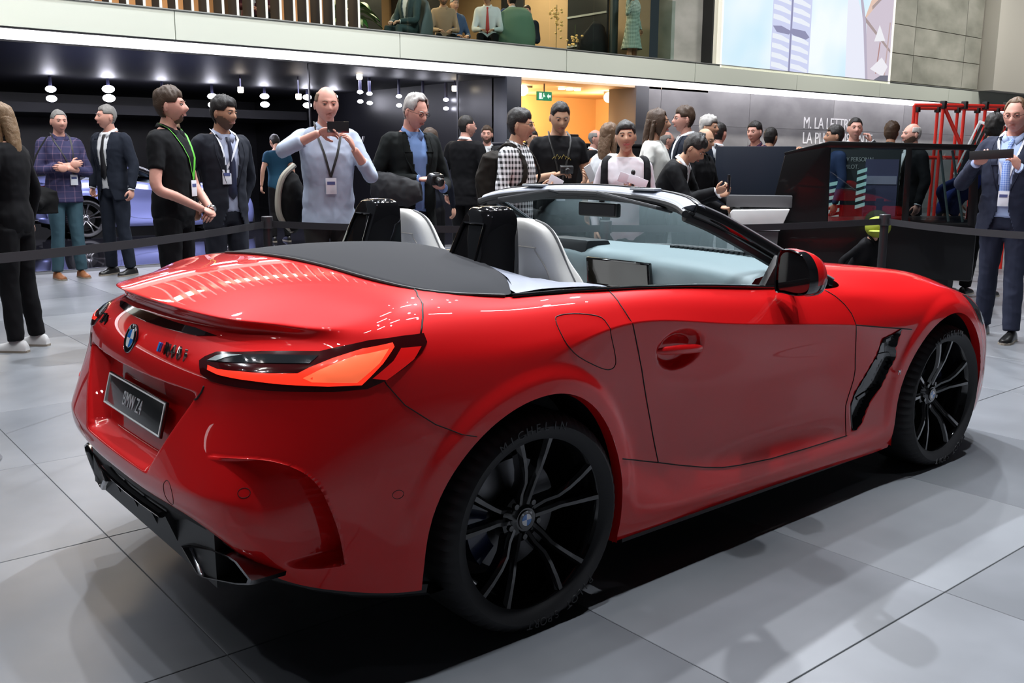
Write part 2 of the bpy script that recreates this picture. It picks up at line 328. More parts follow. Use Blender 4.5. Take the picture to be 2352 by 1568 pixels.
for i, (c, pl) in enumerate((((.70, .62, .72), [(5.55, .0), (6.58, .0), (6.58, 2.4), (5.4, 1.5)]), ((.85, .62, .52), [(5.30, 1.35), (6.5, 2.3), (6.58, 2.6), (5.6, 1.9)]), ((.45, .36, .36), [(5.30, 1.45), (6.58, .75), (6.58, .68), (5.28, 1.36)]), ((.45, .36, .36), [(5.6, 1.7), (6.58, 2.35), (6.58, 2.28), (5.62, 1.62)]), ((.55, .50, .62), [(4.92, 2.5), (5.38, 1.3), (5.62, 0), (5.52, 0), (5.26, 1.3), (4.84, 2.5)]), ((.5, .3, .3), [(5.95, .15), (6.05, .9), (6.1, .9), (6.0, .15)]), ((.6, .45, .45), [(6.35, .1), (6.45, 1.4), (6.5, 1.4), (6.4, .1)]), ((.95, .93, 1), [(5.7, .25), (6.2, .55), (6.5, .35), (6.3, .1)]), ((.95, .95, 1), [(5.8, .9), (6.0, 1.3), (6.3, .95)]), ((.2, .2, .26), [(5.9, .0), (6.55, .0), (6.55, .14), (6.2, .12)]))):
    MB().prism(pl, -.001-.0006*i, .006).build('picture_shape', em('screen_c%d' % i, c, .9), sc_, smooth=False)
# white fins at the left of the gallery
FIN = M('fin_white', (.82, .84, .78), rough=.4); FIND = M('fin_dark', (.03, .032, .035), rough=.4)
f0 = None
for i in range(21):
    if f0 is None:
        f0 = thing('gallery_fin', 'white upright fin of the gallery balustrade with dark side', 'fin', (0, 10.14, 3.318), group='gallery balustrade fins'); MB().bbox((-.016, 0, 0), (.016, .012, 2.2)).build('fin_front', FIN, f0, smooth=False); MB().bbox((-.016, .012, 0), (.016, .30, 2.2)).build('fin_side', FIND, f0, smooth=False); o_ = f0
    else:
        o_ = f0.copy(); COL.objects.link(o_)
        for c_ in f0.children: d_ = c_.copy(); COL.objects.link(d_); d_.parent = o_
    o_.location.x = 5.945-.2135*i
# gallery interior
struct(MB().bbox((-16, 10.42, 2.93), (14.2, 18, 3.02)).build('floor', M('gallery_floor', (.05, .045, .04), rough=.5), smooth=False))
struct(MB().bbox((-16, 17.0, 3.0), (14.2, 17.1, 6.2)).build('wall_8', M('gallery_wall', (.42, .25, .13), rough=.6), smooth=False))
struct(MB().bbox((-16, 10.42, 6.1), (14.2, 17.1, 6.2)).build('ceiling', M('gallery_ceiling', (.04, .04, .045)), smooth=False))
struct(MB().bbox((13.22, 10.35, 3.3), (14.19, 10.7, 8.6)).build('wall_9', concrete('gallery_pier', (.36, .36, .33), (.50, .49, .46), 1.2, .5), bevel=.006))
struct(MB().bbox((12.80, 10.95, 3.0), (13.24, 17, 6.2)).build('wall_10', M('pier_brown', (.36, .24, .14), rough=.5), smooth=False))  # pier in one even warm brown
for y0, y1, z0, z1 in ((11.7, 12.9, 3.1, 5.9), (14.4, 15.2, 3.1, 5.9)): MB().bbox((12.74, y0, z0), (12.79, y1, z1)).build('bay_window', M('bay_dark', (.02, .022, .025), rough=.25), SC.objects['wall_10'], bevel=.004)
for zz in (3.75, 4.35, 4.95): MB().bbox((12.72, 11.7, zz), (12.745, 12.9, zz+.04)).build('bay_rail', M('bay_rail', (.25, .27, .28)), SC.objects['wall_10'], smooth=False)
for xx in (9.2, 10.8, 6.5, 3.0, .5):
    MB().bbox((xx, 16.2, 3.02), (xx+.9, 16.9, 5.8)).build('dark_bay', M('bay_dark', (.02, .022, .025), rough=.25), None)['kind'] = 'structure'
for i, o_ in enumerate([q_ for q_ in COL.objects if q_.name.startswith('dark_bay')]): o_.name = 'wall_%d' % (11+i)
for xx in (2, 5, 8, 11.2): 
    l = bpy.data.lights.new('gallery_lamp', 'AREA'); l.shape = 'RECTANGLE'; l.size = 2.2; l.size_y = 1.2; l.energy = 260; l.color = (1, .76, .50); o_ = bpy.data.objects.new('gallery_lamp', l); COL.objects.link(o_); o_.location = (xx, 13.6, 5.9)
gp_ = thing('round_post', 'dark round post behind the gallery glass beside the standing woman', 'post', (12.40, 11.15, 3.02)); mb = MB(); mb.tube([(0, 0, 0), (0, 0, 3.0)], .085, n=20); mb.build('shaft', M('post_dark', (.03, .045, .05), rough=.35), gp_); mb = MB(); mb.tube([(0, 0, 0), (0, 0, .03)], .13, n=20); mb.build('foot_plate', M('post_dark', (.03, .045, .05)), gp_)
def glassmat(name, tint, ior=1.5):
    m = bpy.data.materials.new(name); m.use_nodes = True; nt = m.node_tree; nt.nodes.clear()
    o_ = nt.nodes.new('ShaderNodeOutputMaterial'); mx = nt.nodes.new('ShaderNodeMixShader'); tr = nt.nodes.new('ShaderNodeBsdfTransparent'); gl = nt.nodes.new('ShaderNodeBsdfGlossy'); fr = nt.nodes.new('ShaderNodeMath'); lw = nt.nodes.new('ShaderNodeLayerWeight'); lw.inputs[0].default_value = .5; pw_ = nt.nodes.new('ShaderNodeMath'); pw_.operation = 'POWER'; pw_.inputs[1].default_value = 4.5; fr.operation = 'MULTIPLY_ADD'; fr.inputs[1].default_value = .75; fr.inputs[2].default_value = .045; nt.links.new(lw.outputs['Facing'], pw_.inputs[0]); nt.links.new(pw_.outputs[0], fr.inputs[0])
    tr.inputs[0].default_value = (*tint, 1); gl.inputs['Roughness'].default_value = .0
    nt.links.new(fr.outputs[0], mx.inputs[0]); nt.links.new(tr.outputs[0], mx.inputs[1]); nt.links.new(gl.outputs[0], mx.inputs[2]); nt.links.new(mx.outputs[0], o_.inputs[0])
    MATS[name] = m; return m
GG = glassmat('gallery_glass', (.80, .88, .86)); gx = [5.98, 6.88, 7.83, 8.86, 9.88, 10.96, 12.05, 13.2]
GN = ['beside the white fins at the potted plant', 'before the seated man with white trainers', 'before the seated man in beige', 'before the man with the red tie', 'before the sage armchair and blossom', 'left of the round post', 'before the woman in gingham']
for a, b in zip(gx[:-1], gx[1:]):
    o_ = MB().bbox((a+.008, 10.24, 3.318), (b-.008, 10.256, 4.45)).build('glass_panel', GG, None, smooth=False); tag(o_, 'clear glass balustrade panel '+GN[gx.index(a)], 'glass panel', 'gallery glass panels')
# ================================================================ the red roadster
PAINT = M('red_paint', (.66, .008, .010), rough=.45, metal=.12, coat=1.0, coat_rough=.012, spec=.08)
GLOSSBLK = M('gloss_black', (.006, .006, .007), rough=.06, coat=1, coat_rough=.01)
SATINBLK = M('satin_black', (.012, .012, .013), rough=.45)
SEAM = M('seam_black', (.004, .002, .002), rough=.6)
RUBBER = M('rubber', (.018, .018, .02), rough=.62, noise=(300, .2))
CHROME = M('chrome', (.75, .75, .78), rough=.12, metal=1)
car = thing('roadster', 'metallic red open two-seat roadster with black wheels parked in the foreground', 'car')
_C = {}
def col_(k, pts): _C[k] = pts
# control net, right half: columns run from tail centre round the side to the nose, rows from the sill to the shoulder
col_(0, [(-.895, 0, .445), (-.92, 0, .475), (-.925, 0, .525), (-.90, 0, .64), (-.872, 0, .775), (-.845, 0, .86), (-.775, 0, .937), (-.80, 0, .985)])
col_(1, [(-.888, -.27, .445), (-.915, -.27, .475), (-.92, -.27, .53), (-.893, -.27, .64), (-.862, -.27, .77), (-.833, -.26, .86), (-.765, -.25, .936), (-.79, -.245, .983)])
col_(2, [(-.84, -.50, .42), (-.885, -.54, .465), (-.897, -.545, .54), (-.865, -.525, .65), (-.826, -.52, .765), (-.80, -.50, .86), (-.715, -.47, .928), (-.738, -.46, .973)])
col_(3, [(-.75, -.685, .32), (-.795, -.722, .42), (-.805, -.73, .54), (-.782, -.71, .66), (-.748, -.695, .79), (-.728, -.67, .87), (-.645, -.60, .922), (-.645, -.59, .965)])
col_(4, [(-.575, -.82, .27), (-.59, -.838, .40), (-.60, -.850, .54), (-.595, -.85, .67), (-.57, -.84, .81), (-.56, -.823, .88), (-.54, -.785, .928), (-.52, -.745, .968)])
col_(5, [(-.39, -.885, .245), (-.385, -.902, .38), (-.38, -.912, .53), (-.38, -.918, .67), (-.375, -.908, .82), (-.37, -.885, .905), (-.36, -.84, .968), (-.34, -.76, 1.017)])
col_(6, [(0, -.88, .20), (0, -.90, .35), (0, -.925, .52), (0, -.935, .68), (0, -.925, .84), (0, -.902, .90), (0, -.85, .962), (0, -.77, 1.0)])
col_(7, [(.38, -.865, .178), (.38, -.90, .25), (.38, -.892, .45), (.38, -.888, .68), (.38, -.907, .898), (.38, -.884, .932), (.38, -.85, .966), (.38, -.80, .992)])
col_(8, [(.80, -.86, .175), (.8, -.895, .245), (.8, -.868, .42), (.8, -.872, .64), (.8, -.903, .85), (.8, -.882, .888), (.8, -.848, .931), (.8, -.80, .966)])
col_(9, [(1.25, -.855, .17), (1.25, -.89, .24), (1.25, -.860, .40), (1.25, -.866, .60), (1.25, -.898, .797), (1.25, -.878, .838), (1.25, -.845, .886), (1.25, -.80, .925)])
col_(10, [(1.70, -.86, .165), (1.70, -.885, .235), (1.70, -.864, .38), (1.70, -.868, .56), (1.70, -.898, .744), (1.70, -.882, .79), (1.70, -.85, .845), (1.70, -.79, .895)])
col_(11, [(2.08, -.86, .165), (2.08, -.88, .25), (2.08, -.88, .38), (2.08, -.89, .55), (2.08, -.899, .700), (2.08, -.89, .75), (2.08, -.855, .81), (2.08, -.785, .865)])
col_(12, [(2.47, -.87, .20), (2.47, -.885, .32), (2.47, -.895, .45), (2.47, -.903, .60), (2.47, -.900, .71), (2.47, -.885, .765), (2.47, -.845, .815), (2.47, -.77, .85)])
col_(13, [(2.83, -.845, .18), (2.83, -.865, .28), (2.83, -.87, .42), (2.83, -.868, .55), (2.82, -.855, .645), (2.81, -.835, .71), (2.80, -.79, .76), (2.78, -.72, .79)])
col_(14, [(3.07, -.75, .17), (3.09, -.765, .28), (3.09, -.77, .42), (3.08, -.765, .53), (3.06, -.75, .61), (3.03, -.73, .665), (2.99, -.70, .715), (2.93, -.635, .76)])
col_(15, [(3.20, -.50, .16), (3.22, -.51, .27), (3.22, -.51, .42), (3.20, -.50, .52), (3.17, -.49, .59), (3.13, -.48, .63), (3.08, -.46, .67), (3.01, -.43, .71)])
col_(16, [(3.28, -.25, .16), (3.30, -.26, .27), (3.30, -.26, .42), (3.28, -.25, .52), (3.25, -.25, .59), (3.21, -.24, .63), (3.15, -.23, .675), (3.07, -.22, .72)])
col_(17, [(3.30, 0, .16), (3.325, 0, .27), (3.325, 0, .42), (3.30, 0, .52), (3.27, 0, .59), (3.23, 0, .63), (3.17, 0, .675), (3.09, 0, .722)])
NR = 8
V = []; F = []; idx = {}
for k in range(18):
    for r in range(NR): idx[(k, r)] = len(V); V.append(_C[k][r])
for k in range(17):
    for r in range(NR-1): F.append((idx[(k, r)], idx[(k+1, r)], idx[(k+1, r+1)], idx[(k, r+1)]))
def nv(n, p): idx[n] = len(V); V.append(p)
# trunk deck
for n, p in dict(m0=(-.58, 0, 1.036), m1=(-.57, -.26, 1.030), m2=(-.55, -.44, 1.017), m3=(-.51, -.60, 1.002),
                 d0=(-.30, 0, 1.067), d1=(-.30, -.28, 1.060), d2=(-.305, -.48, 1.047), d3=(-.315, -.63, 1.034),
                 g0=(0.02, 0, 1.075), g1=(0.02, -.28, 1.068), g2=(0.02, -.48, 1.05), g3=(0.01, -.65, 1.025),
                 # bonnet
                 a1=(1.68, -.60, .962), a2=(1.70, -.42, .975), a3=(1.72, -.22, .980), a4=(1.73, 0, .982),
                 b1=(2.08, -.64, .925), b2=(2.08, -.42, .938), b3=(2.08, -.22, .935), b4=(2.08, 0, .935),
                 c1=(2.47, -.64, .888), c2=(2.47, -.46, .885), c3=(2.47, -.24, .88), c4=(2.47, 0, .88),
                 e1=(2.78, -.60, .822), e2=(2.79, -.43, .812), e3=(2.80, -.22, .815), e4=(2.80, 0, .815)).items(): nv(n, p)
def q(*n): F.append(tuple(idx[i] if not isinstance(i, int) else idx[(i, NR-1)] for i in n))
q(0, 1, 'm1', 'm0'); q(1, 2, 'm2', 'm1'); q(2, 3, 'm3', 'm2'); q(3, 4, 'm3')
q('m0', 'm1', 'd1', 'd0'); q('m1', 'm2', 'd2', 'd1'); q('m2', 'm3', 'd3', 'd2'); q('m3', 4, 5, 'd3')
q('d0', 'd1', 'g1', 'g0'); q('d1', 'd2', 'g2', 'g1'); q('d2', 'd3', 'g3', 'g2'); q('d3', 5, 6, 'g3')
for a, b in (('a', 'b'), ('b', 'c'), ('c', 'e')):
    s0 = {'a': 10, 'b': 11, 'c': 12}[a]
    q(s0, s0+1, b+'1', a+'1')
    for k in (1, 2, 3): q(a+str(k), b+str(k), b+str(k+1), a+str(k+1))
q(13, 14, 'e1'); q('e1', 14, 15, 'e2'); q('e2', 15, 16, 'e3'); q('e3', 16, 17, 'e4')
# mirror the half net
half = len(V); mp = {}
for i in range(half):
    if abs(V[i][1]) < 1e-9: mp[i] = i
    else: mp[i] = len(V); V.append((V[i][0], -V[i][1], V[i][2]))
F += [tuple(mp[i] for i in reversed(f)) for f in F[:]]
cage = obj('body_cage', V, F)
me = cage.data
bm = bmesh.new(); bm.from_mesh(me); bmesh.ops.recalc_face_normals(bm, faces=bm.faces)
cl = bm.edges.layers.float.new('crease_edge')
bm.verts.ensure_lookup_table()
def crease(a, b, v):
    for x, y in ((a, b), (mp[a], mp[b])):
        e = bm.edges.get((bm.verts[x], bm.verts[y]))
        if e: e[cl] = v
for k in range(0, 3): crease(idx[(k, 7)], idx[(k+1, 7)], .8)
crease(idx[(3, 7)], idx[(4, 7)], .45)
for k in range(7, 12): crease(idx[(k, 4)], idx[(k+1, 4)], .85)
crease(idx[(6, 4)], idx[(7, 4)], .55)
for k in range(0, 3): crease(idx[(k, 2)], idx[(k+1, 2)], .5)
bm.to_mesh(me); bm.free()
sub = cage.modifiers.new('s', 'SUBSURF'); sub.levels = 3; sub.boundary_smooth = 'PRESERVE_CORNERS'
tgt = np.array(V); cur = tgt.copy()
for it in range(6):
    me.vertices.foreach_set('co', cur.ravel()); me.update()
    ev = evaluated(cage); co = np.empty(len(ev.vertices)*3); ev.vertices.foreach_get('co', co); co = co.reshape(-1, 3)[:len(V)]
    bpy.data.meshes.remove(ev); cur = cur+(tgt-co)*.8
me.vertices.foreach_set('co', cur.ravel()); me.update()
sub.levels = 5
bake_mods(cage)
me = cage.data
nV = len(me.vertices); co = np.empty(nV*3); me.vertices.foreach_get('co', co); co = co.reshape(-1, 3)
# ---- sculpted features (true displacement)
def sstep(a, b, x): t = np.clip((x-a)/(b-a), 0, 1); return t*t*(3-2*t)
X, Y, Z = co[:, 0].copy(), co[:, 1].copy(), co[:, 2].copy(); AY = np.abs(Y); SY = np.sign(Y)
side = AY > .55
ARCH = [(0, .345, .365, .405, .395), (2.47, .335, .375, .395, .395)]   # centre x, z, rear/front half widths, height
def arch_r(x, z, A):
    cx, cz, wf, wr, h = A
    if A[0] > 1: wf, wr = wr, wf   # front wheel: wf towards nose
    wf_, wr_ = wf, wr
    wx = np.where(x > cx, wf_, wr_)
    up_ = np.where(z > cz, (z-cz)/h, 0)
    return np.sqrt(((x-cx)/wx)**2+up_**2)
ARCH = [(0, .345, .345, .405, .395), (2.455, .335, .36, .405, .388)]
def arch_r(x, z, A):
    cx, cz, wf, wr, h = A
    if cx > 1: wf, wr = .385, .40
    wx = np.where(x > cx, wf, wr); up_ = np.where(z > cz, (z-cz)/h, 0)
    return np.sqrt(((x-cx)/wx)**2+up_**2)
dy = np.zeros(nV); dx = np.zeros(nV); dz = np.zeros(nV)
for A in ARCH:   # crisp flared band round each wheel opening
    r = arch_r(X, Z, A); band = (1-sstep(1.10, 1.22, r))*side*(Z > .22)
    low = sstep(.2, .42, Z)
    dy += SY*.010*band*low
# under-crease tuck on the door
t = np.exp(-((Z-(.70-.06*X))/.11)**2)*sstep(.45, .75, X)*(1-sstep(1.5, 1.75, X))*side
dy -= SY*.010*t
# door handle pocket
r = np.sqrt(((X-.622)/.118)**2+((Z-.787)/.070)**2); dy -= SY*.036*(1-sstep(.66, 1.0, r))*side
# rear air curtain: a scoop with a crisp outer edge, opened by its side-view outline
def in_poly(px, py, poly):
    ins = np.zeros(len(px), bool); n = len(poly)
    for i in range(n):
        x1, y1 = poly[i]; x2, y2 = poly[(i+1) % n]
        c = ((y1 > py) != (y2 > py)) & (px < (x2-x1)*(py-y1)/(y2-y1+1e-12)+x1); ins ^= c
    return ins
def seg_dist(px, py, pl):
    d = np.full(len(px), 9.)
    for (x1, y1), (x2, y2) in zip(pl[:-1], pl[1:]):
        ex, ey = x2-x1, y2-y1; t = np.clip(((px-x1)*ex+(py-y1)*ey)/(ex*ex+ey*ey), 0, 1)
        d = np.minimum(d, np.hypot(px-x1-t*ex, py-y1-t*ey))
    return d
# angular coordinate round the rear corner
TH = np.degrees(np.arctan2(AY, -(X+.10)))      # 0 at tail centre, 90 at the side
def snap(px, pz, pl, lim, sel):
    """pull vertices close to a 2-D line exactly onto it"""
    bd = np.full(len(px), 9.); bx, bz = px.copy(), pz.copy()
    for (x1, y1), (x2, y2) in zip(pl[:-1], pl[1:]):
        ex, ey = x2-x1, y2-y1; t = np.clip(((px-x1)*ex+(pz-y1)*ey)/(ex*ex+ey*ey), 0, 1); qx, qz = x1+t*ex, y1+t*ey; d = np.hypot(px-qx, pz-qz); k = d < bd; bd[k] = d[k]; bx[k] = qx[k]; bz[k] = qz[k]
    on = (bd < lim) & sel; return on, bx, bz
rearq = (X < -.25)
edge = [(38, .643), (46.7, .651), (51.9, .631), (55.1, .587), (56.9, .515), (58.0, .442), (58.6, .357)]
tl = np.interp(Z, [.345, .50, .655], [49., 43., 37.]); te = np.interp(Z, [.345, .442, .515, .587, .631, .651], [58.6, 58., 56.9, 55.1, 51.9, 46.7])
EL = [tuple(v[:2]) for v in catmull([(a*.0165, b, 0) for a, b in edge], 6)]
for _k in range(2):
    on, bx, bz = snap(TH*.0165, Z, EL, .0062, rearq & (TH > 30)); rr_ = np.hypot(AY, X+.10); th2 = np.radians(bx/.0165)
    co[on, 0] = (-.10-rr_*np.cos(th2))[on]; co[on, 1] = (SY*rr_*np.sin(th2))[on]; co[on, 2] = bz[on]
    X, Y, Z = co[:, 0].copy(), co[:, 1].copy(), co[:, 2].copy(); AY = np.abs(Y); TH = np.degrees(np.arctan2(AY, -(X+.10)))
tl = np.interp(Z, [.345, .50, .655], [49., 43., 37.]); te = np.interp(Z, [.345, .442, .515, .587, .631, .651], [58.6, 58., 56.9, 55.1, 51.9, 46.7])
dE = seg_dist(TH*.0165, Z, EL)
mask = in_poly(TH*.0165, Z, EL+[(49*.0165, .345), (43*.0165, .50), (37*.0165, .643)]) & rearq & (dE > .0004)
dmax = .015+.085*sstep(36, 54, TH)
depth = np.where(mask, dmax*np.clip((TH-tl)/(te-tl+.01), 0, 1)**1.15*sstep(.0005, .011, dE)*sstep(.345, .375, Z), 0)
dx += depth*np.cos(np.radians(TH-12)); dy += -SY*depth*np.sin(np.radians(TH-12))
vp = [(2.018, .700), (1.960, .686), (1.885, .673), (1.866, .602), (1.81, .525), (1.75, .457), (1.728, .41), (1.732, .302), (1.755, .300), (1.80, .324), (1.858, .396), (1.892, .424), (1.933, .458), (1.973, .527), (2.009, .577), (1.996, .618), (2.008, .662)]
mk = in_poly(X, Z, vp) & side; dv = seg_dist(X, Z, vp+vp[:1])
dy -= SY*np.where(mk, .030*sstep(0, .022, dv), 0)
# number plate recess and the ledge below it
wd = .27+np.clip((Z-.55)/.22, 0, 1)*.17
ins = (X < -.6) & (Z > .50) & (Z < .80)
m = (1-sstep(-.03, .03, AY-wd))*sstep(.525, .56, Z)*(1-sstep(.768, .785, Z))
dx += np.where(ins, .062*m, 0)
co[:, 0] += dx; co[:, 1] += dy
me.vertices.foreach_set('co', co.ravel()); me.update()
bodyX, bodyY, bodyZ = co.T
# ---- face split into panels
nF = len(me.polygons); cen = np.empty(nF*3); me.polygons.foreach_get('center', cen); cen = cen.reshape(-1, 3)
cx, cy, cz = cen.T; ay = np.abs(cy)
me.vertices.foreach_get('co', co.ravel()); nrm = np.empty(nV*3); me.vertices.foreach_get('normal', nrm); nrm = nrm.reshape(-1, 3)
lab = np.zeros(nF, int)     # 0 quarter panel
names = ['rear_quarter_panel', 'door', 'front_fender', 'bonnet', 'rear_bumper', 'boot_lid', 'side_skirt', 'front_bumper']
th = np.degrees(np.arctan2(ay, -(cx+.10)))
doorp = [(.37, 1.1), (.368, .992), (.360, .975), (.358, .955), (.364, .915), (.387, .86), (.411, .806), (.437, .744), (.464, .666), (.497, .565), (.538, .413), (.785, .344), (.981, .312), (1.393, .292), (1.682, .289), (1.691, .411), (1.718, .478), (1.730, .52), (1.729, .559), (1.707, .632), (1.683, .702), (1.662, .754), (1.652, .80), (1.630, .835), (1.595, .868), (1.54, .905), (1.48, 1.1)]
inside_side = ay > .5
lab[(cx > 1.45) & inside_side] = 2
lab[in_poly(cx, cz, doorp) & inside_side] = 1
skirt = (np.where(cx < .541, .475-.30*(cx-.33), np.where(cx < 1.67, np.interp(cx, [.545, .78, .977, 1.385, 1.67], [.41, .346, .313, .295, .289]), .29+(cx-1.67)*.35)) > cz) & (cx > .2) & (cx < 2.25) & inside_side
lab[skirt] = 6
lab[(cx < -.2) & (cz < np.interp(cx, [-.9, -.506, -.456, -.372, -.25], [.79, .82, .776, .713, .664]))] = 4
lab[(cx < -.33) & (cz >= np.where(th < 40, np.interp(ay, [0, .17, .46, .56], [.775, .772, .757, .80]), .93))] = 5
lab[(cx < .1) & (ay < .755) & (cz > .975)] = 5
lab[(cx < -.33) & (ay >= .0) & (cz > .80) & (th < 41)] = 5
lab[(cx > 1.6) & ((cz > .70+.0*cx) & (nrm[0, 0] < 9) & (cx < 2.95)) & (cz > np.interp(cx, [1.6, 1.7, 2.1, 2.47, 2.9], [.76, .745, .705, .70, .69]))] = 3
lab[(cx > 2.84) & (cz < .70)] = 7
lab[(cx > 2.93)] = 7
hole = np.zeros(nF, bool)
for A in ARCH: hole |= (arch_r(cx, cz, A) < 1) & (ay > .6)
ventp = [(2.018, .700), (1.960, .686), (1.885, .673), (1.866, .602), (1.81, .525), (1.75, .457), (1.728, .41), (1.732, .302), (1.755, .300), (1.80, .324), (1.858, .396), (1.892, .424), (1.933, .458), (1.973, .527), (2.009, .577), (1.996, .618), (2.008, .662)]
# deck under the fabric hood is not seen: keep only a margin
hole |= (cx > -.22) & (ay < .70) & (cx < .3) & (cz > .95)
lp = np.empty(len(me.loops), int); me.loops.foreach_get('vertex_index', lp); lp4 = lp.reshape(-1, 4)
keep = ~hole
# snap arch rim vertices to the true outline
used_keep = np.zeros(nV, bool); used_keep[lp4[keep].ravel()] = True
used_hole = np.zeros(nV, bool); used_hole[lp4[hole].ravel()] = True
rim = used_keep & used_hole
for A in ARCH:
    s = rim & (np.abs(co[:, 1]) > .6) & (np.abs(co[:, 0]-A[0]) < .5)
    r = arch_r(co[:, 0], co[:, 2], A); k = np.where(s)[0]
    up_ = co[k, 2] > A[1]
    co[k, 0] = A[0]+(co[k, 0]-A[0])/r[k]; co[k, 2] = np.where(up_, A[1]+(co[k, 2]-A[1])/r[k], co[k, 2])
me.vertices.foreach_set('co', co.ravel()); me.update()
# folded-in lips: faces bridging rim edges inwards
BVH = BVHTree.FromPolygons([tuple(v) for v in co], [tuple(f) for f in lp4[keep]])
for li, nm in enumerate(names):
    for sgn in ((-1, 1) if li in (0, 1, 2, 6) else (0,)):
        sel = keep & (lab == li)
        if sgn: sel &= (np.sign(cy) == sgn)
        if not sel.any(): continue
        f = lp4[sel]; uv, inv = np.unique(f.ravel(), return_inverse=True)
        o = obj(nm, co[uv], inv.reshape(-1, 4), PAINT, car)
        o.data.normals_split_custom_set_from_vertices([tuple(n) for n in nrm[uv]])
# arch lips and wells
def arch_line(A, y0f, n=48, grow=1.0):
    cx_, cz_, wf, wr, h = A
    if cx_ > 1: wf, wr = .385, .40
    out = []; b0, b1 = (.255, .185) if cx_ < 1 else (.175, .19)
    for i in range(9): out.append((cx_-wr*grow, b0+(cz_-b0)*i/9))
    for i in range(n+1):
        a = PI-PI*i/n; c, s = math.cos(a), math.sin(a); out.append((cx_+(wf if c > 0 else wr)*grow*c, cz_+h*grow*s))
    for i in range(1, 10): out.append((cx_+wf*grow, cz_+(b1-cz_)*i/9))
    return out
def surf_y(x, z, sg=-1):
    h = BVH.ray_cast(Vector((x, sg*1.3, z)), Vector((0, -sg, 0)), 1.2)
    return h[0], h[1]
for A in ARCH:
    for sg in (-1, 1):
        L = arch_line(A, None, grow=1.0); Lo = arch_line(A, None, grow=1.012)
        ring = []
        for (x, z), (xo, zo) in zip(L, Lo):
            h, n = surf_y(xo, max(zo, .215), sg); ring.append((x, h.y if h and abs(h.y) > .7 else (ring[-1][1] if ring else sg*.885), z))
        mb = MB(); n = len(ring)
        vv = [(x, y, z) for x, y, z in ring]+[(x+(A[0]-x)*.015, y-sg*.035, z-(.004 if z > .4 else 0)) for x, y, z in ring]
        mb.add(vv, [(i, i+1, n+i+1, n+i) for i in range(n-1)]); mb.build('arch_lip', PAINT, car)
        mb = MB(); vv = [(x, y-sg*.034, z) for x, y, z in ring]+[(x, sg*.58, z) for x, y, z in ring]
        mb.add(vv, [(i, i+1, n+i+1, n+i) for i in range(n-1)])
        mb.add([(x, sg*.58, z) for x, y, z in ring], [tuple(range(n))]); mb.build('wheel_well', SATINBLK, car)
bpy.data.objects.remove(cage)
# ---- thin raised patch laid on the body from a side-view (x,z) or round-the-tail (angle,z) outline
def hit(a, b, mode, sg=-1):
    if mode == 'side': o_ = Vector((a, sg*1.4, b)); d_ = Vector((0, -sg, 0))
    elif mode == 'top': o_ = Vector((a, b*sg, 1.6)); d_ = Vector((0, 0, -1))
    elif mode == 'rear': o_ = Vector((-1.6, a*sg, b)); d_ = Vector((1, 0, 0))
    else:
        t_ = R(a); o_ = Vector((-.10-1.3*math.cos(t_), sg*1.3*math.sin(t_), b)); d_ = Vector((math.cos(t_), -sg*math.sin(t_), 0))
    h = BVH.ray_cast(o_, d_, 2.5)
    return (h[0], h[1] if h[1].dot(d_) < 0 else -h[1]) if h[0] else (None, None)
def seam(pts, mode='side', rad=.0022, sg=-1, name='shut_line', mat=None, lift=.0002, n=6):
    P = []
    pl = []
    for (a, b), (c, d) in zip(pts[:-1], pts[1:]):
        k = max(2, int(math.hypot((c-a)*(1 if mode != 'tail' else .015), d-b)/.02))
        pl += [(a+(c-a)*i/k, b+(d-b)*i/k) for i in range(k)]
    pl.append(pts[-1])
    for a, b in pl:
        h, nn = hit(a, b, mode, sg)
        if h: P.append(h+nn*lift)
    if len(P) < 2: return None
    return MB().tube(P, rad, n=n).build(name, mat or SEAM, car, sharp=None)
def dense(poly, n=6, smooth=True):
    return [tuple(v[:2]) for v in catmull([(a, b, 0) for a, b in poly], n, closed=True)] if smooth else poly
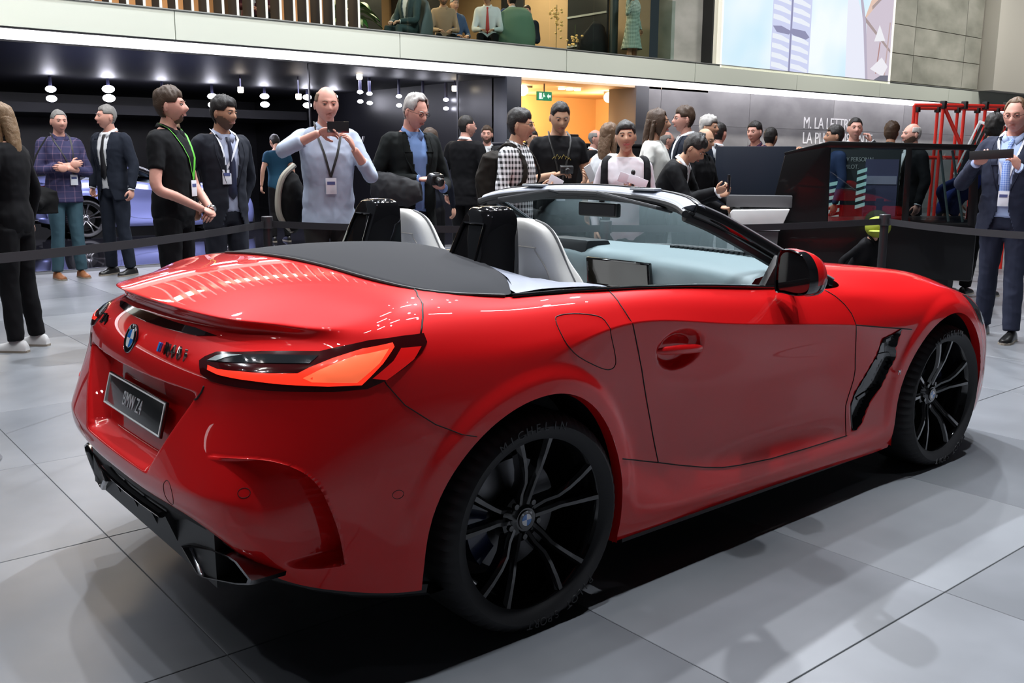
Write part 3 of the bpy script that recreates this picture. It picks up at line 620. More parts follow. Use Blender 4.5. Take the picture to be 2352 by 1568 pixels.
def patch(name, poly, mat, mode='side', off=.0015, thick=.004, sg=-1, step=.02, parent=None, smooth=0, sx=None, bev=0., edge=None):
    """fills a 2-D outline with a fine mesh, drapes it on the body, gives it a rim"""
    k_ = .0155 if mode == 'tail' else 1.
    P2 = [(a*k_, b) for a, b in (dense(poly, smooth) if smooth else poly)]
    # resample
    Q = []
    for (a, b), (c, d) in zip(P2, P2[1:]+P2[:1]):
        k = max(1, int(math.hypot(c-a, d-b)/step)); Q += [(a+(c-a)*i/k, b+(d-b)*i/k) for i in range(k)]
    from mathutils.geometry import delaunay_2d_cdt
    xs = [q_[0] for q_ in Q]; zs = [q_[1] for q_ in Q]
    inner_ = []
    gx = np.arange(min(xs)+step*.5, max(xs), step); gz = np.arange(min(zs)+step*.5, max(zs), step)
    GX, GZ = np.meshgrid(gx, gz); gxf, gzf = GX.ravel(), GZ.ravel()
    if len(gxf):
        inn = in_poly(gxf, gzf, Q) & (seg_dist(gxf, gzf, Q+Q[:1]) > step*.4)
        inner_ = list(zip(gxf[inn], gzf[inn]))
    pts_ = [Vector(q_) for q_ in Q+inner_]; n = len(Q)
    ve, ed, fa, *_ = delaunay_2d_cdt(pts_, [(i, (i+1) % n) for i in range(n)], [], 1, 1e-6)
    fa = [f_ for f_ in fa if in_poly(np.array([sum(ve[i][0] for i in f_)/3]), np.array([sum(ve[i][1] for i in f_)/3]), Q)[0]]
    top = []; bot = []
    ring2 = Q
    for v in ve:
        h, nn = hit(v[0]/k_, v[1], mode, sg)
        if h is None: h, nn = (top[-1][2], top[-1][3]) if top else (Vector((0, sg, 0)), Vector((0, sg, 0)))
        d_ = off
        if bev:
            de = seg_dist(np.array([v[0]]), np.array([v[1]]), Q+Q[:1])[0]; d_ = off-bev+bev*min(1, de/(bev*2.5))**.5
        top.append((h+nn*d_, h-nn*thick, h, nn))
    m = len(ve); vv = [t_[0] for t_ in top]+[t_[1] for t_ in top]; ff = [tuple(f_) for f_ in fa]
    cnt = {}
    for f_ in fa:
        for a, b in zip(f_, list(f_[1:])+[f_[0]]): cnt[(a, b)] = 1
    for (a, b) in list(cnt):
        if (b, a) not in cnt: ff.append((b, a, m+a, m+b))
    mb = MB(); mb.add(vv, ff)
    return mb.build(name, mat, parent or car, sharp=50)

# ==== CUT
for sg in (-1, 1):
    seam([(.368, .992), (.362, .975), (.358, .955), (.364, .915), (.378, .88), (.387, .86), (.411, .806), (.437, .744), (.464, .666), (.497, .565), (.538, .413)], sg=sg)
    seam([(.344, .472), (.444, .44), (.538, .413), (.646, .381), (.785, .344), (.88, .324), (.981, .312), (1.165, .298), (1.393, .292), (1.688, .289)], sg=sg)
    seam([(1.682, .289), (1.687, .35), (1.691, .411), (1.703, .443), (1.718, .478), (1.730, .52), (1.729, .559), (1.707, .632), (1.683, .702), (1.662, .754), (1.652, .80), (1.630, .835), (1.595, .868), (1.54, .905)], sg=sg)
    seam([(1.662, .754), (1.841, .726), (2.038, .697), (2.10, .687)], sg=sg, rad=.003)
    seam(dense([(.081, .938), (.094, .947), (.14, .949), (.20, .943), (.254, .929), (.267, .900), (.275, .870), (.299, .811), (.304, .780), (.282, .768), (.234, .78), (.133, .829), (.085, .873), (.076, .915)], 3)+[(.081, .938)], sg=sg, rad=.0016, name='filler_flap_line')
    seam([(-.254, 1.036), (-.299, 1.025), (-.335, .998), (-.355, .975), (-.378, .945)], sg=sg, rad=.0026)
    seam([(65.4, .842), (65.7, .832), (68.4, .776), (73.3, .715), (77.7, .679), (80.5, .665)], 'tail', sg=sg, rad=.0015)
    seam([(.50, .806), (.493, .79), (.476, .770), (.465, .765)], 'rear', sg=sg, rad=.003)
    # tail lamp: dark housing, light slot, glowing L, outer reflector
    LH = M('lamp_housing', (.035, .002, .003), rough=.12, coat=1)
    LG = M('lamp_glow', (.9, .03, .015), rough=.25, coat=1, emit=1.1, ecol=(1, .03, .012))
    LO = M('lamp_glow_amber', (.95, .18, .08), rough=.3, coat=1, emit=.75, ecol=(1, .14, .05))
    LR = M('lamp_reflector', (.5, .008, .008), rough=.15, coat=1, emit=.25, ecol=(1, .01, .01))
    LS = M('lamp_slot', (.01, .012, .014), rough=.08, coat=1)
    LW = M('lamp_clear', (.25, .3, .31), rough=.2, coat=1)
    tl_ = patch('tail_lamp', [(31.8, .862), (32.8, .873), (35.2, .887), (44.8, .899), (55.4, .907), (59.0, .921), (63.6, .938), (68.6, .945), (72.6, .947), (72.9, .926), (71.9, .907), (68.9, .873), (65.4, .841), (62.8, .824), (57.8, .818), (50.2, .819), (42.8, .821), (36.4, .823), (33.4, .835)], LH, 'tail', off=.003, thick=.004, sg=sg, step=.012)
    patch('indicator_slot', [(33.9, .865), (35.9, .879), (37.6, .886), (46.7, .894), (55.3, .898), (54.0, .882), (45.8, .878)], LS, 'tail', off=.0045, thick=0, sg=sg, step=.012, parent=tl_)
    patch('indicator_slot_tip', [(34.2, .866), (35.9, .879), (37.8, .885), (41.5, .888), (38.3, .879), (36.5, .869)], LW, 'tail', off=.0055, thick=0, sg=sg, step=.01, parent=tl_)
    patch('glow_bar', [(34.8, .857), (37.6, .8535), (42.5, .857), (47.5, .8585), (52.3, .861), (54.1, .874), (57.6, .894), (62.4, .918), (67.1, .931), (67.3, .921), (65.3, .884), (62.0, .834), (57, .832), (50.0, .836), (45.4, .840), (37.9, .842), (35.1, .847)], LG, 'tail', off=.0055, thick=0, sg=sg, step=.012, parent=tl_, bev=.001)
    patch('light_panel', [(53.2, .851), (55.5, .868), (58.8, .888), (61.2, .901), (66.4, .917), (64.8, .885), (61.3, .840), (54.6, .842)], LO, 'tail', off=.0075, thick=0, sg=sg, step=.012, parent=tl_, bev=.0015)
    patch('reflector', [(68.3, .917), (71.7, .917), (70.2, .889), (65.7, .844), (63.6, .849), (66.9, .889)], LR, 'tail', off=.0055, thick=0, sg=sg, step=.012, parent=tl_)
    # bumper sensors, tow-eye cover
    for (a, b, r_) in ((44.4, .565, .012), (67, .54, .012)):
        seam([(a+r_*math.cos(t*PI/8)/.0135, b+r_*math.sin(t*PI/8)) for t in range(17)], 'tail', sg=sg, rad=.0008, name='sensor')
    if sg < 0: seam([(.425+.027*math.cos(t*PI/12), .510+.034*math.sin(t*PI/12)) for t in range(25)], 'rear', sg=sg, rad=.0009, name='tow_eye_cover')
    # side gill behind the front wheel
    ve = patch('air_outlet', [(2.018, .700), (1.960, .686), (1.885, .673), (1.866, .602), (1.81, .525), (1.75, .457), (1.728, .41), (1.732, .302), (1.755, .300), (1.80, .324), (1.858, .396), (1.892, .424), (1.933, .458), (1.973, .527), (2.009, .577), (1.996, .618), (2.008, .662)], GLOSSBLK, off=.005, thick=.003, sg=sg, step=.012)
    for pl in ([(1.90, .60), (1.985, .60), (1.995, .585), (1.91, .575)], [(1.80, .425), (1.89, .45), (1.90, .44), (1.81, .412)], [(1.93, .665), (1.99, .668), (1.985, .65), (1.93, .645)]):
        patch('outlet_fin', pl, GLOSSBLK, off=.010, thick=0, sg=sg, step=.02, parent=ve)
    patch('headlamp', [(2.70, .775), (2.78, .762), (2.84, .725), (2.93, .665), (2.95, .62), (2.88, .615), (2.82, .65), (2.75, .715)], GLOSSBLK, off=.002, thick=.003, sg=sg, step=.03)
    # handle
    mb = MB(); mb.tube([(.506, sg*.886, .793), (.53, sg*.899, .793), (.60, sg*.903, .789), (.68, sg*.900, .782), (.715, sg*.894, .777), (.731, sg*.880, .774)], [(.008, .005), (.0135, .008), (.016, .010), (.015, .010), (.013, .008), (.007, .005)], n=12, up=(0, 1, 0))
    mb.build('door_handle', PAINT, car)
    # M badge on the wing
    text('M', .030, CHROME, (2.020, sg*.905, .512), (PI/2, 0, 0 if sg < 0 else PI), car, 'wing_badge', ext=.0015)
# plate
PB = M('plate_black', (.008, .01, .012), rough=.3, coat=.6); PW = M('plate_white', (.75, .78, .8), rough=.4, emit=.15)
T = Matrix.Translation((-.853, -.002, .664)) @ Matrix.Rotation(R(15), 4, 'Y')
mb = MB(); mb.box((0, 0, 0), (.010, .52, .106), M4=T); pl = mb.build('number_plate', PB, car, bevel=.004)
mb = MB()
for z_ in (-.047, .047): mb.box((0, 0, 0), (.002, .506, .004), M4=T @ Matrix.Translation((-.0058, 0, z_)))
for y_ in (-.251, .251): mb.box((0, 0, 0), (.002, .004, .098), M4=T @ Matrix.Translation((-.0058, y_, 0)))
mb.build('plate_border', PW, pl)
t_ = text('BMW Z4', .062, M('plate_grey', (.60, .62, .65), rough=.5), (-.860, .012, .655), (PI/2, 0, -PI/2), pl, 'plate_lettering', ext=.001, sx=.72); t_.rotation_euler = (PI/2, R(0), -PI/2)
t_.matrix_world = T @ Matrix.Translation((-.006, 0, 0)) @ Matrix.Rotation(-PI/2, 4, 'Z') @ Matrix.Rotation(PI/2, 4, 'X') @ Matrix.Diagonal((.72, 1, 1, 1)) @ Matrix.Translation((0, -.003, 0))
def roundel(parent, Mx, rad):
    """blue and white quartered emblem lying in the local XY plane, facing +Z"""
    mb = MB(); mb.lathe([(0.001, .002), (rad*.66, .002), (rad*.68, .003), (rad*.98, .003), (rad, .001), (rad, -.004)], n=40, M4=Mx)
    b = mb.build('roundel', M('badge_black', (.01, .01, .012), rough=.15, coat=1), parent, sharp=30)
    for k in range(4):
        v = [Mx @ Vector((0, 0, .0030))]+[Mx @ Vector((rad*.62*math.cos(PI/2*k+PI/2*j/8), rad*.62*math.sin(PI/2*k+PI/2*j/8), .0030)) for j in range(9)]
        v += [Mx @ Vector((0, 0, .001))]+[Mx @ Vector((rad*.62*math.cos(PI/2*k+PI/2*j/8), rad*.62*math.sin(PI/2*k+PI/2*j/8), .001)) for j in range(9)]
        f = [tuple(range(10))]+[(j, j+10, (j+1) % 10+10, (j+1) % 10) for j in range(10)]
        m = M('badge_blue', (.02, .19, .62), rough=.2, coat=1) if k % 2 == 1 else M('badge_white', (.85, .87, .9), rough=.2, coat=1)
        obj('roundel_quarter', v, f, m, b, smooth=False)
    for r0 in (.645, .985):
        mb = MB(); mb.tube([Mx @ Vector((rad*r0*math.cos(2*PI*j/36), rad*r0*math.sin(2*PI*j/36), .0028)) for j in range(36)], rad*.022, n=6, closed=True); mb.build('roundel_ring', CHROME, b)
    for ch, a in (('B', 128), ('M', 90), ('W', 52)):
        t_ = text(ch, rad*.36, M('badge_white', (.85, .87, .9)), (0, 0, 0), (0, 0, 0), b, 'roundel_letter', ext=.0004)
        t_.matrix_world = Mx @ Matrix.Translation((rad*.82*math.cos(R(a)), rad*.82*math.sin(R(a)), .0033)) @ Matrix.Rotation(R(a-90), 4, 'Z')
    return b
REARM = Matrix.Rotation(-PI/2, 4, 'Z') @ Matrix.Rotation(PI/2, 4, 'X')
h, nn = hit(0, .86, 'rear')
roundel(car, Matrix.Translation(h+nn*.004) @ Matrix.Rotation(R(20), 4, 'Y') @ REARM, .045)
def badge_text(s_, y0, y1, z_, size, mat, sx=1.1):
    n_ = len(s_); 
    for i, ch in enumerate(s_):
        yy = y0+(y1-y0)*(i+.5)/n_; h, nn = hit(-yy, z_, 'rear')
        t_ = text(ch, size, mat, (0, 0, 0), (0, 0, 0), car, 'badge_letter', ext=.003, sx=sx, bold=.0012)
        rz = math.atan2(-nn.y, -nn.x)
        t_.matrix_world = Matrix.Translation(h+nn*.004) @ Matrix.Rotation(-rz, 4, 'Z') @ Matrix.Rotation(R(18), 4, 'Y') @ REARM @ Matrix.Diagonal((sx, 1, 1, 1))
badge_text('M40i', -.245, -.385, .864, .050, M('badge_chrome', (.35, .34, .33), rough=.2, metal=1))
badge_text('Z4', .40, .31, .867, .048, M('badge_dark', (.05, .05, .055), rough=.2, metal=1))
for yy, c_ in ((-.205, (.02, .25, .75)), (-.219, (.05, .04, .25)), (-.233, (.75, .02, .02))):
    h, nn = hit(-yy, .864, 'rear'); mb = MB(); mb.box((0, 0, 0), (.004, .012, .030), M4=Matrix.Translation(h+nn*.002) @ Matrix.Rotation(R(18), 4, 'Y') @ Matrix.Rotation(R(12), 4, 'X')); mb.build('badge_stripe', M('stripe%d' % int(-yy*1000), c_, rough=.3), car)
patch('third_brake_lamp', [(-.30, .928), (0, .931), (.30, .928), (.41, .919), (.34, .911), (0, .908), (-.34, .911), (-.41, .919)], M('lamp_dark', (.02, .004, .005), rough=.08, coat=1), 'rear', off=.002, thick=.002, step=.02)
# lower valance, diffuser and tail pipes
def R0(t):   # the red bumper's lower edge, y -> point
    h = None
    return h
low = [(0, -.902, .447), (.14, -.900, .447), (.27, -.892, .445), (.40, -.872, .437), (.50, -.842, .42), (.60, -.80, .375), (.685, -.752, .32), (.76, -.665, .29), (.82, -.575, .27), (.86, -.48, .256), (.885, -.39, .247)]
def strip(name, rows, mat, parent=car, smooth=True, sharp=None):
    v = [q_ for r_ in rows for q_ in r_]; n = len(rows[0])
    f = [(i*n+j, i*n+j+1, (i+1)*n+j+1, (i+1)*n+j) for i in range(len(rows)-1) for j in range(n-1)]
    return obj(name, v, f, mat, parent, smooth, sharp)
full = [(-y, x, z) for y, x, z in low[::-1]]+[(y, x, z) for y, x, z in low[1:]]
r0 = [(x+.006, y, z+.012) for y, x, z in full]; r1 = [(x+.002, y*.997, z-.012) for y, x, z in full]
r2 = [(x+.022, y*.985, z-(.036 if abs(y) < .3 else .028)) for y, x, z in full]
r3 = [(x+(.045 if abs(y) < .34 else .075), y*.97, z-(.078 if abs(y) < .34 else .036)) for y, x, z in full]
r4 = [(x+.18, y*.93, max(.2, z-.13 if abs(y) < .34 else z-.045)) for y, x, z in full]
strip('diffuser', [r0, r1, r2, r3, r4], SATINBLK, sharp=28)
mb = MB(); mb.tube([(x+.012, y, z-.052) for y, x, z in full if abs(y) < .38], (.010, .014), n=8, up=(1, 0, 0)); mb.build('diffuser_bar', GLOSSBLK, car)
for yy in (-.26, -.09, .09, .26): MB().prism([(-.875, .395), (-.60, .36), (-.60, .24), (-.84, .30)], yy-.005, yy+.005).build('diffuser_fin', SATINBLK, car)
for sg in (-1, 1):
    P = [(.345, .318), (.40, .338), (.53, .366), (.625, .374), (.665, .372), (.735, .343), (.725, .327), (.66, .306), (.47, .262), (.43, .262)]
    P = [(a, b) for a, b in P]; c_ = (sum(a for a, b in P)/len(P), sum(b for a, b in P)/len(P))
    def ringx(k, x): return [(x+(a-.5)*.10, sg*(c_[0]+(a-c_[0])*k), c_[1]+(b-c_[1])*k) for a, b in P]
    rows = [ringx(1.02, -.70), ringx(1.02, -.835), ringx(.99, -.845), ringx(.90, -.847), ringx(.82, -.835), ringx(.80, -.72)]
    n = len(P); mb = MB()
    mb.add([q_ for r_ in rows for q_ in r_], [(i*n+j, i*n+(j+1) % n, (i+1)*n+(j+1) % n, (i+1)*n+j) for i in range(5) for j in range(n)])
    ex = mb.build('tail_pipe', M('pipe_chrome', (.22, .22, .23), rough=.14, metal=1), car, sharp=40)
    obj('pipe_bore', ringx(.80, -.73), [tuple(range(n))], SATINBLK, ex, False)
# underbody
mb = MB(); mb.bbox((-.40, -.56, .14), (2.8, .56, .34)); mb.bbox((.42, -.84, .15), (2.02, .84, .28)); mb.bbox((-.84, -.55, .26), (-.3, .55, .42)); mb.bbox((2.7, -.6, .15), (3.2, .6, .3)); mb.build('underbody', SATINBLK, car, smooth=False)

# ---------------------------------------------------------------- wheels
RIMB = M('rim_black', (.008, .008, .009), rough=.10, coat=1, coat_rough=.02)
STEEL = M('disc_steel', (.14, .14, .145), rough=.35, metal=1)
def wheel(cx_, sg, Rt, wid, face, rr=.262, rim=RIMB, root=car, blue=True, fancy=True, steel=STEEL):
    """axis along y, outer face at y = face*sg"""
    B = Matrix.Translation((cx_, 0, Rt-.002)) @ Matrix.Diagonal((1, sg*-1, 1, 1))       # local: outer side towards -y
    yo = -face
    mb = MB(); prof = [(rr-.035, yo+wid-.02), (rr-.012, yo+.10), (rr-.016, yo+.05), (rr-.006, yo+.012), (rr, yo+.004), (rr+.004, yo), (rr+.004, yo+.006), (rr, yo+wid-.01)]
    mb.lathe(prof, n=72, M4=B, axis='y')
    # hub
    mb.lathe([(.0, yo+.052), (.036, yo+.052), (.044, yo+.060), (.052, yo+.062), (.075, yo+.072), (.08, yo+.12), (.0, yo+.12)], n=40, M4=B, axis='y')
    for k in range(5):
        a = PI/2+2*PI*k/5+2*PI/10; c, s_ = .056*math.cos(a), .056*math.sin(a)
        mb.lathe([(0, -.004), (.009, -.003), (.011, .02)], n=8, M4=B @ Matrix.Translation((c, yo+.058, s_)), axis='y')
    w_ = mb.build('wheel', rim, root, sharp=35)
    mb = MB()
    for k in range(10):
        pass
    for k in range(5):
        base = PI/2+2*PI*k/5
        for d in (-1, 1):
            pts = [(.045, d*.32, yo+.060, .013), (.085, d*.230, yo+.048, .012), (.125, d*.150, yo+.030, .0115), (.165, d*.170, yo+.018, .012), (.215, d*.195, yo+.010, .0135), (rr-.004, d*.215, yo+.006, .016)]
            v = []
            for (r_, da, y_, hw) in pts:
                a = base+da; ca, sa = math.cos(a), math.sin(a); tx, tz = -sa, ca
                for (o_, dep) in ((-hw, .012), (-hw*.45, 0), (hw*.45, 0), (hw, .012), (hw*.8, .045), (-hw*.8, .045)):
                    v.append(B @ Vector((r_*ca+o_*tx, y_+dep, r_*sa+o_*tz)))
            f = [(i*6+j, i*6+(j+1) % 6, (i+1)*6+(j+1) % 6, (i+1)*6+j) for i in range(len(pts)-1) for j in range(6)]
            m2 = MB(); m2.add(v, f+[tuple(range(6)), tuple(range((len(pts)-1)*6, len(pts)*6))]); m2.build('spoke', rim, w_, sharp=25)
    # tyre with shoulder grooves
    N = 180; yi = yo+wid
    prof = [(rr-.004, yo+.006), (rr+.006, yo-.004), (rr+.020, yo-.013), ((rr+Rt)/2, yo-.019), (Rt-.030, yo-.014), (Rt-.016, yo-.003), (Rt-.006, yo+.014), (Rt-.001, yo+.040), (Rt, yo+wid/2), (Rt-.001, yi-.04), (Rt-.006, yi-.014), (Rt-.03, yi+.012), ((rr+Rt)/2, yi+.018), (rr, yi)]
    v = []; f = []
    for i, (r_, y_) in enumerate(prof):
        for k in range(N):
            a = 2*PI*k/N; q_ = r_-(.005 if (k % 3 == 0 and i in (5, 6, 7)) else 0)
            v.append(B @ Vector((q_*math.cos(a), y_+(.003 if (k % 3 == 0 and i in (5,)) else 0), q_*math.sin(a))))
    for i in range(len(prof)-1):
        for k in range(N): f.append((i*N+k, i*N+(k+1) % N, (i+1)*N+(k+1) % N, (i+1)*N+k))
    m2 = MB(); m2.add(v, f); ty = m2.build('tyre', RUBBER, w_, sharp=28)
    if fancy:
        for (word, a0, step_) in (('MICHELIN', 118, 6.2), ('PILOT SPORT', -48, 5.0)):
            for i, ch in enumerate(word):
                if ch == ' ': continue
                a = R(a0-step_*i); rm = (rr+Rt)/2+.002
                t_ = text(ch, .036, M('rubber_raised', (.032, .032, .035), rough=.5), (0, 0, 0), (0, 0, 0), ty, 'sidewall_letter', ext=.0012)
                t_.matrix_world = Matrix.Translation((cx_, 0, Rt-.002)) @ Matrix.Diagonal((1, -sg, 1, 1)) @ Matrix.Translation((rm*math.cos(a), yo-.0195, rm*math.sin(a))) @ Matrix.Rotation(PI/2-a, 4, 'Y') @ Matrix.Rotation(PI/2, 4, 'X')
    # brake
    mb = MB(); mb.lathe([(.06, yo+.125), (.172, yo+.125), (.175, yo+.13), (.175, yo+.15), (.06, yo+.15)], n=48, M4=B, axis='y'); mb.build('brake_disc', steel, w_, sharp=30)
    mb = MB(); ar = [R(150+q_*8) for q_ in range(10)] if cx_ < 1 else [R(-10+q_*8) for q_ in range(10)]
    v = []
    for a in ar:
        for (r_, y_) in ((.115, yo+.10), (.185, yo+.10), (.190, yo+.17), (.115, yo+.17)): v.append(B @ Vector((r_*math.cos(a), y_, r_*math.sin(a))))
    mb.add(v, [(i*4+j, i*4+(j+1) % 4, (i+1)*4+(j+1) % 4, (i+1)*4+j) for i in range(9) for j in range(4)]+[(0, 1, 2, 3), (36, 37, 38, 39)]); mb.build('brake_caliper', M('caliper_blue', (.006, .012, .05), rough=.3, coat=1), w_)
    if blue:
        Mx = B @ Matrix.Translation((0, yo+.050, 0)) @ Matrix.Rotation(PI/2, 4, 'X')
        mb = MB(); rad = .030
        mb.lathe([(0.0005, .001), (rad*.64, .001), (rad*.66, .002), (rad*.97, .002), (rad, 0), (rad, -.006)], n=32, M4=Mx); mb.build('centre_cap', M('badge_black', (.01, .01, .012)), w_, sharp=30)
        for k in range(4):
            v = [Mx @ Vector((0, 0, .002))]+[Mx @ Vector((rad*.62*math.cos(PI/2*k+PI/2*j/8), rad*.62*math.sin(PI/2*k+PI/2*j/8), .002)) for j in range(9)]
            obj('cap_quarter', v, [tuple(range(10))], MATS['badge_blue'] if k % 2 == 1 else MATS['badge_white'], w_, smooth=False)
        for ch, a in (('B', 128), ('M', 90), ('W', 52)):
            t_ = text(ch, rad*.36, MATS['badge_white'], (0, 0, 0), (0, 0, 0), w_, 'cap_letter', ext=.0003)
            t_.matrix_world = Mx @ Matrix.Translation((rad*.82*math.cos(R(a)), rad*.82*math.sin(R(a)), .0023)) @ Matrix.Rotation(R(a-90), 4, 'Z')
    return w_
for sg in (-1, 1):
    wheel(0, sg, .338, .25, .895, rr=.263, fancy=sg < 0); wheel(2.47, sg, .332, .23, .885, rr=.261, fancy=sg < 0)

# ---------------------------------------------------------------- hood, cockpit, screen
FABRIC = M('hood_fabric', (.020, .021, .025), rough=.9, bump=.12, noise=(900, .15), spec=.25)
PALE = M('cowl_grey', (.20, .22, .28), rough=.42, coat=.3, coat_rough=.3)
TRIM = M('dark_trim', (.02, .021, .024), rough=.5)
DASH = M('dash_pale', (.23, .285, .305), rough=.55)
LEATHER = M('seat_leather', (.82, .81, .78), rough=.5, bump=.03)
def lerpc(C, t):
    """catmull interpolation of (t, point) keys, mirrored for t<0"""
    s_ = 1 if t >= 0 else -1; t = abs(t); ks = [k for k, _ in C]
    i = max(0, min(len(C)-2, next((j for j in range(len(ks)-1) if t <= ks[j+1]), len(C)-2)))
    u_ = (t-ks[i])/(ks[i+1]-ks[i]); g = lambda j: Vector(C[max(0, min(len(C)-1, j))][1]); a, b, c, d = g(i-1), g(i), g(i+1), g(i+2)
    if i == 0: a = Vector((c.x, -c.y, c.z))
    p_ = .5*((2*b)+(c-a)*u_+(2*a-5*b+4*c-d)*u_*u_+(3*b-a-3*c+d)*u_**3)
    return Vector((p_.x, s_*-p_.y*-1 if s_ > 0 else -p_.y, p_.z))
RRC = [(0, (-.315, 0, 1.072)), (.3, (-.312, .25, 1.066)), (.6, (-.305, .48, 1.053)), (.8, (-.265, .650, 1.037)), (.9, (-.185, .728, 1.024)), (1, (-.02, .768, 1.008))]
FFC = [(0, (.17, 0, 1.090)), (.3, (.165, .23, 1.082)), (.6, (.14, .45, 1.062)), (.8, (.10, .60, 1.043)), (.9, (.06, .68, 1.030)), (1, (.005, .764, 1.008))]
rows = []
TT = [i/24 for i in range(-24, 25)]
for j in range(17):
    s_ = j/16; row = []
    for t in TT:
        a, b = lerpc(RRC, t), lerpc(FFC, t); q_ = a.lerp(b, s_); q_.z += (.014*math.sin(PI*s_)+.004*s_)*(1-abs(t)**3); row.append(q_)
    rows.append(row)
rows = [[Vector((q_.x-.004, q_.y, q_.z-.02)) for q_ in rows[0]]]+rows+[[Vector((q_.x+.006, q_.y, q_.z-.03)) for q_ in rows[-1]]]
strip('folded_hood_cover', rows, FABRIC)
mb = MB(); mb.tube([lerpc(RRC, t)+Vector((-.004, 0, -.002)) for t in TT], .0055, n=8); mb.build('hood_seal', SEAM, car)
# cowl behind the seats
rows = []
for j in range(9):
    s_ = j/8; row = []
    for t in TT:
        a = lerpc(FFC, t); y_ = a.y
        fx = .36 if abs(t) > .8 else .33; b = Vector((fx, y_*1.03 if abs(t) > .8 else y_, .998 if abs(t) > .7 else 1.025-.027*abs(t)/.7))
        q_ = (a+Vector((.012, 0, -.004))).lerp(b, s_); row.append(q_)
    rows.append(row)
rows.append([Vector((q_.x+.01, q_.y, q_.z-.03)) for q_ in rows[-1]]); rows.append([Vector((q_.x, q_.y, q_.z-.35)) for q_ in rows[-1]])
strip('rear_cowl', rows, PALE)
for sg in (-1, 1):
    P0 = [Vector((.0, sg*.772, 1.001)), Vector((.2, sg*.786, .998)), Vector((.38, sg*.80, .993)), Vector((.8, sg*.80, .968)), Vector((1.25, sg*.80, .927)), Vector((1.48, sg*.795, .912)), Vector((1.62, sg*.785, .905))]
    C_ = catmull(P0, 6)
    mb = MB(); mb.tube([q_+Vector((0, -sg*.004, .003)) for q_ in C_], (.012, .007), n=8, up=(0, 0, 1)); mb.build('belt_strip', GLOSSBLK, car)
    rows = [[q_+Vector((0, -sg*.012, .004)) for q_ in C_], [q_+Vector((0, -sg*.035, .004)) for q_ in C_], [q_+Vector((0, -sg*.075, -.03)) for q_ in C_], [q_+Vector((0, -sg*.10, -.4)) for q_ in C_]]
    strip('door_lining', rows, TRIM)
    # cockpit side wing between hood and door
    rows = [[Vector((.02, sg*.768, 1.010)), Vector((.12, sg*.765, 1.014)), Vector((.24, sg*.765, 1.010)), Vector((.34, sg*.765, 1.004)), Vector((.405, sg*.765, .996))],
            [Vector((.03, sg*.70, 1.022)), Vector((.14, sg*.70, 1.022)), Vector((.26, sg*.69, 1.016)), Vector((.35, sg*.70, 1.008)), Vector((.41, sg*.73, .998))],
            [Vector((.06, sg*.62, 1.030)), Vector((.16, sg*.60, 1.030)), Vector((.26, sg*.60, 1.018)), Vector((.35, sg*.66, .99)), Vector((.40, sg*.71, .95))]]
    strip('side_cowl', rows, PALE)
# roll hoops
for yy in (-.36, .36):
    def sec(z_, x0, x1, w_): return [(x0, yy-w_, z_), (x0, yy+w_, z_), ((x0+x1)/2, yy+w_*1.12, z_), (x1, yy+w_, z_), (x1, yy-w_, z_), ((x0+x1)/2, yy-w_*1.12, z_)]
    S = [sec(.98, .100, .285, .105), sec(1.06, .125, .290, .098), sec(1.14, .160, .295, .088), sec(1.205, .190, .298, .078), sec(1.232, .205, .290, .064), sec(1.240, .225, .275, .045)]
    mb = MB(); mb.add([q_ for s_ in S for q_ in s_], [(i*6+j, i*6+(j+1) % 6, (i+1)*6+(j+1) % 6, (i+1)*6+j) for i in range(5) for j in range(6)]+[tuple(range(30, 36))])
    hp_ = mb.build('roll_hoop', GLOSSBLK, car, bevel=.008, sharp=40)
    mb = MB(); mb.add([(.118, yy-.07, 1.045), (.118, yy+.07, 1.045), (.176, yy+.055, 1.185), (.176, yy-.055, 1.185), (.150, yy-.065, 1.04), (.150, yy+.065, 1.04), (.205, yy+.05, 1.18), (.205, yy-.05, 1.18)], [(4, 5, 6, 7), (0, 1, 5, 4), (1, 2, 6, 5), (2, 3, 7, 6), (3, 0, 4, 7)]); 
    mb.build('hoop_inset', SATINBLK, hp_, bevel=0)
    mb = MB(); mb.tube([(.117, yy-.07, 1.045), (.117, yy+.07, 1.045), (.175, yy+.055, 1.185), (.175, yy-.055, 1.185)], .0045, n=6, closed=True); mb.build('hoop_frame', GLOSSBLK, hp_)
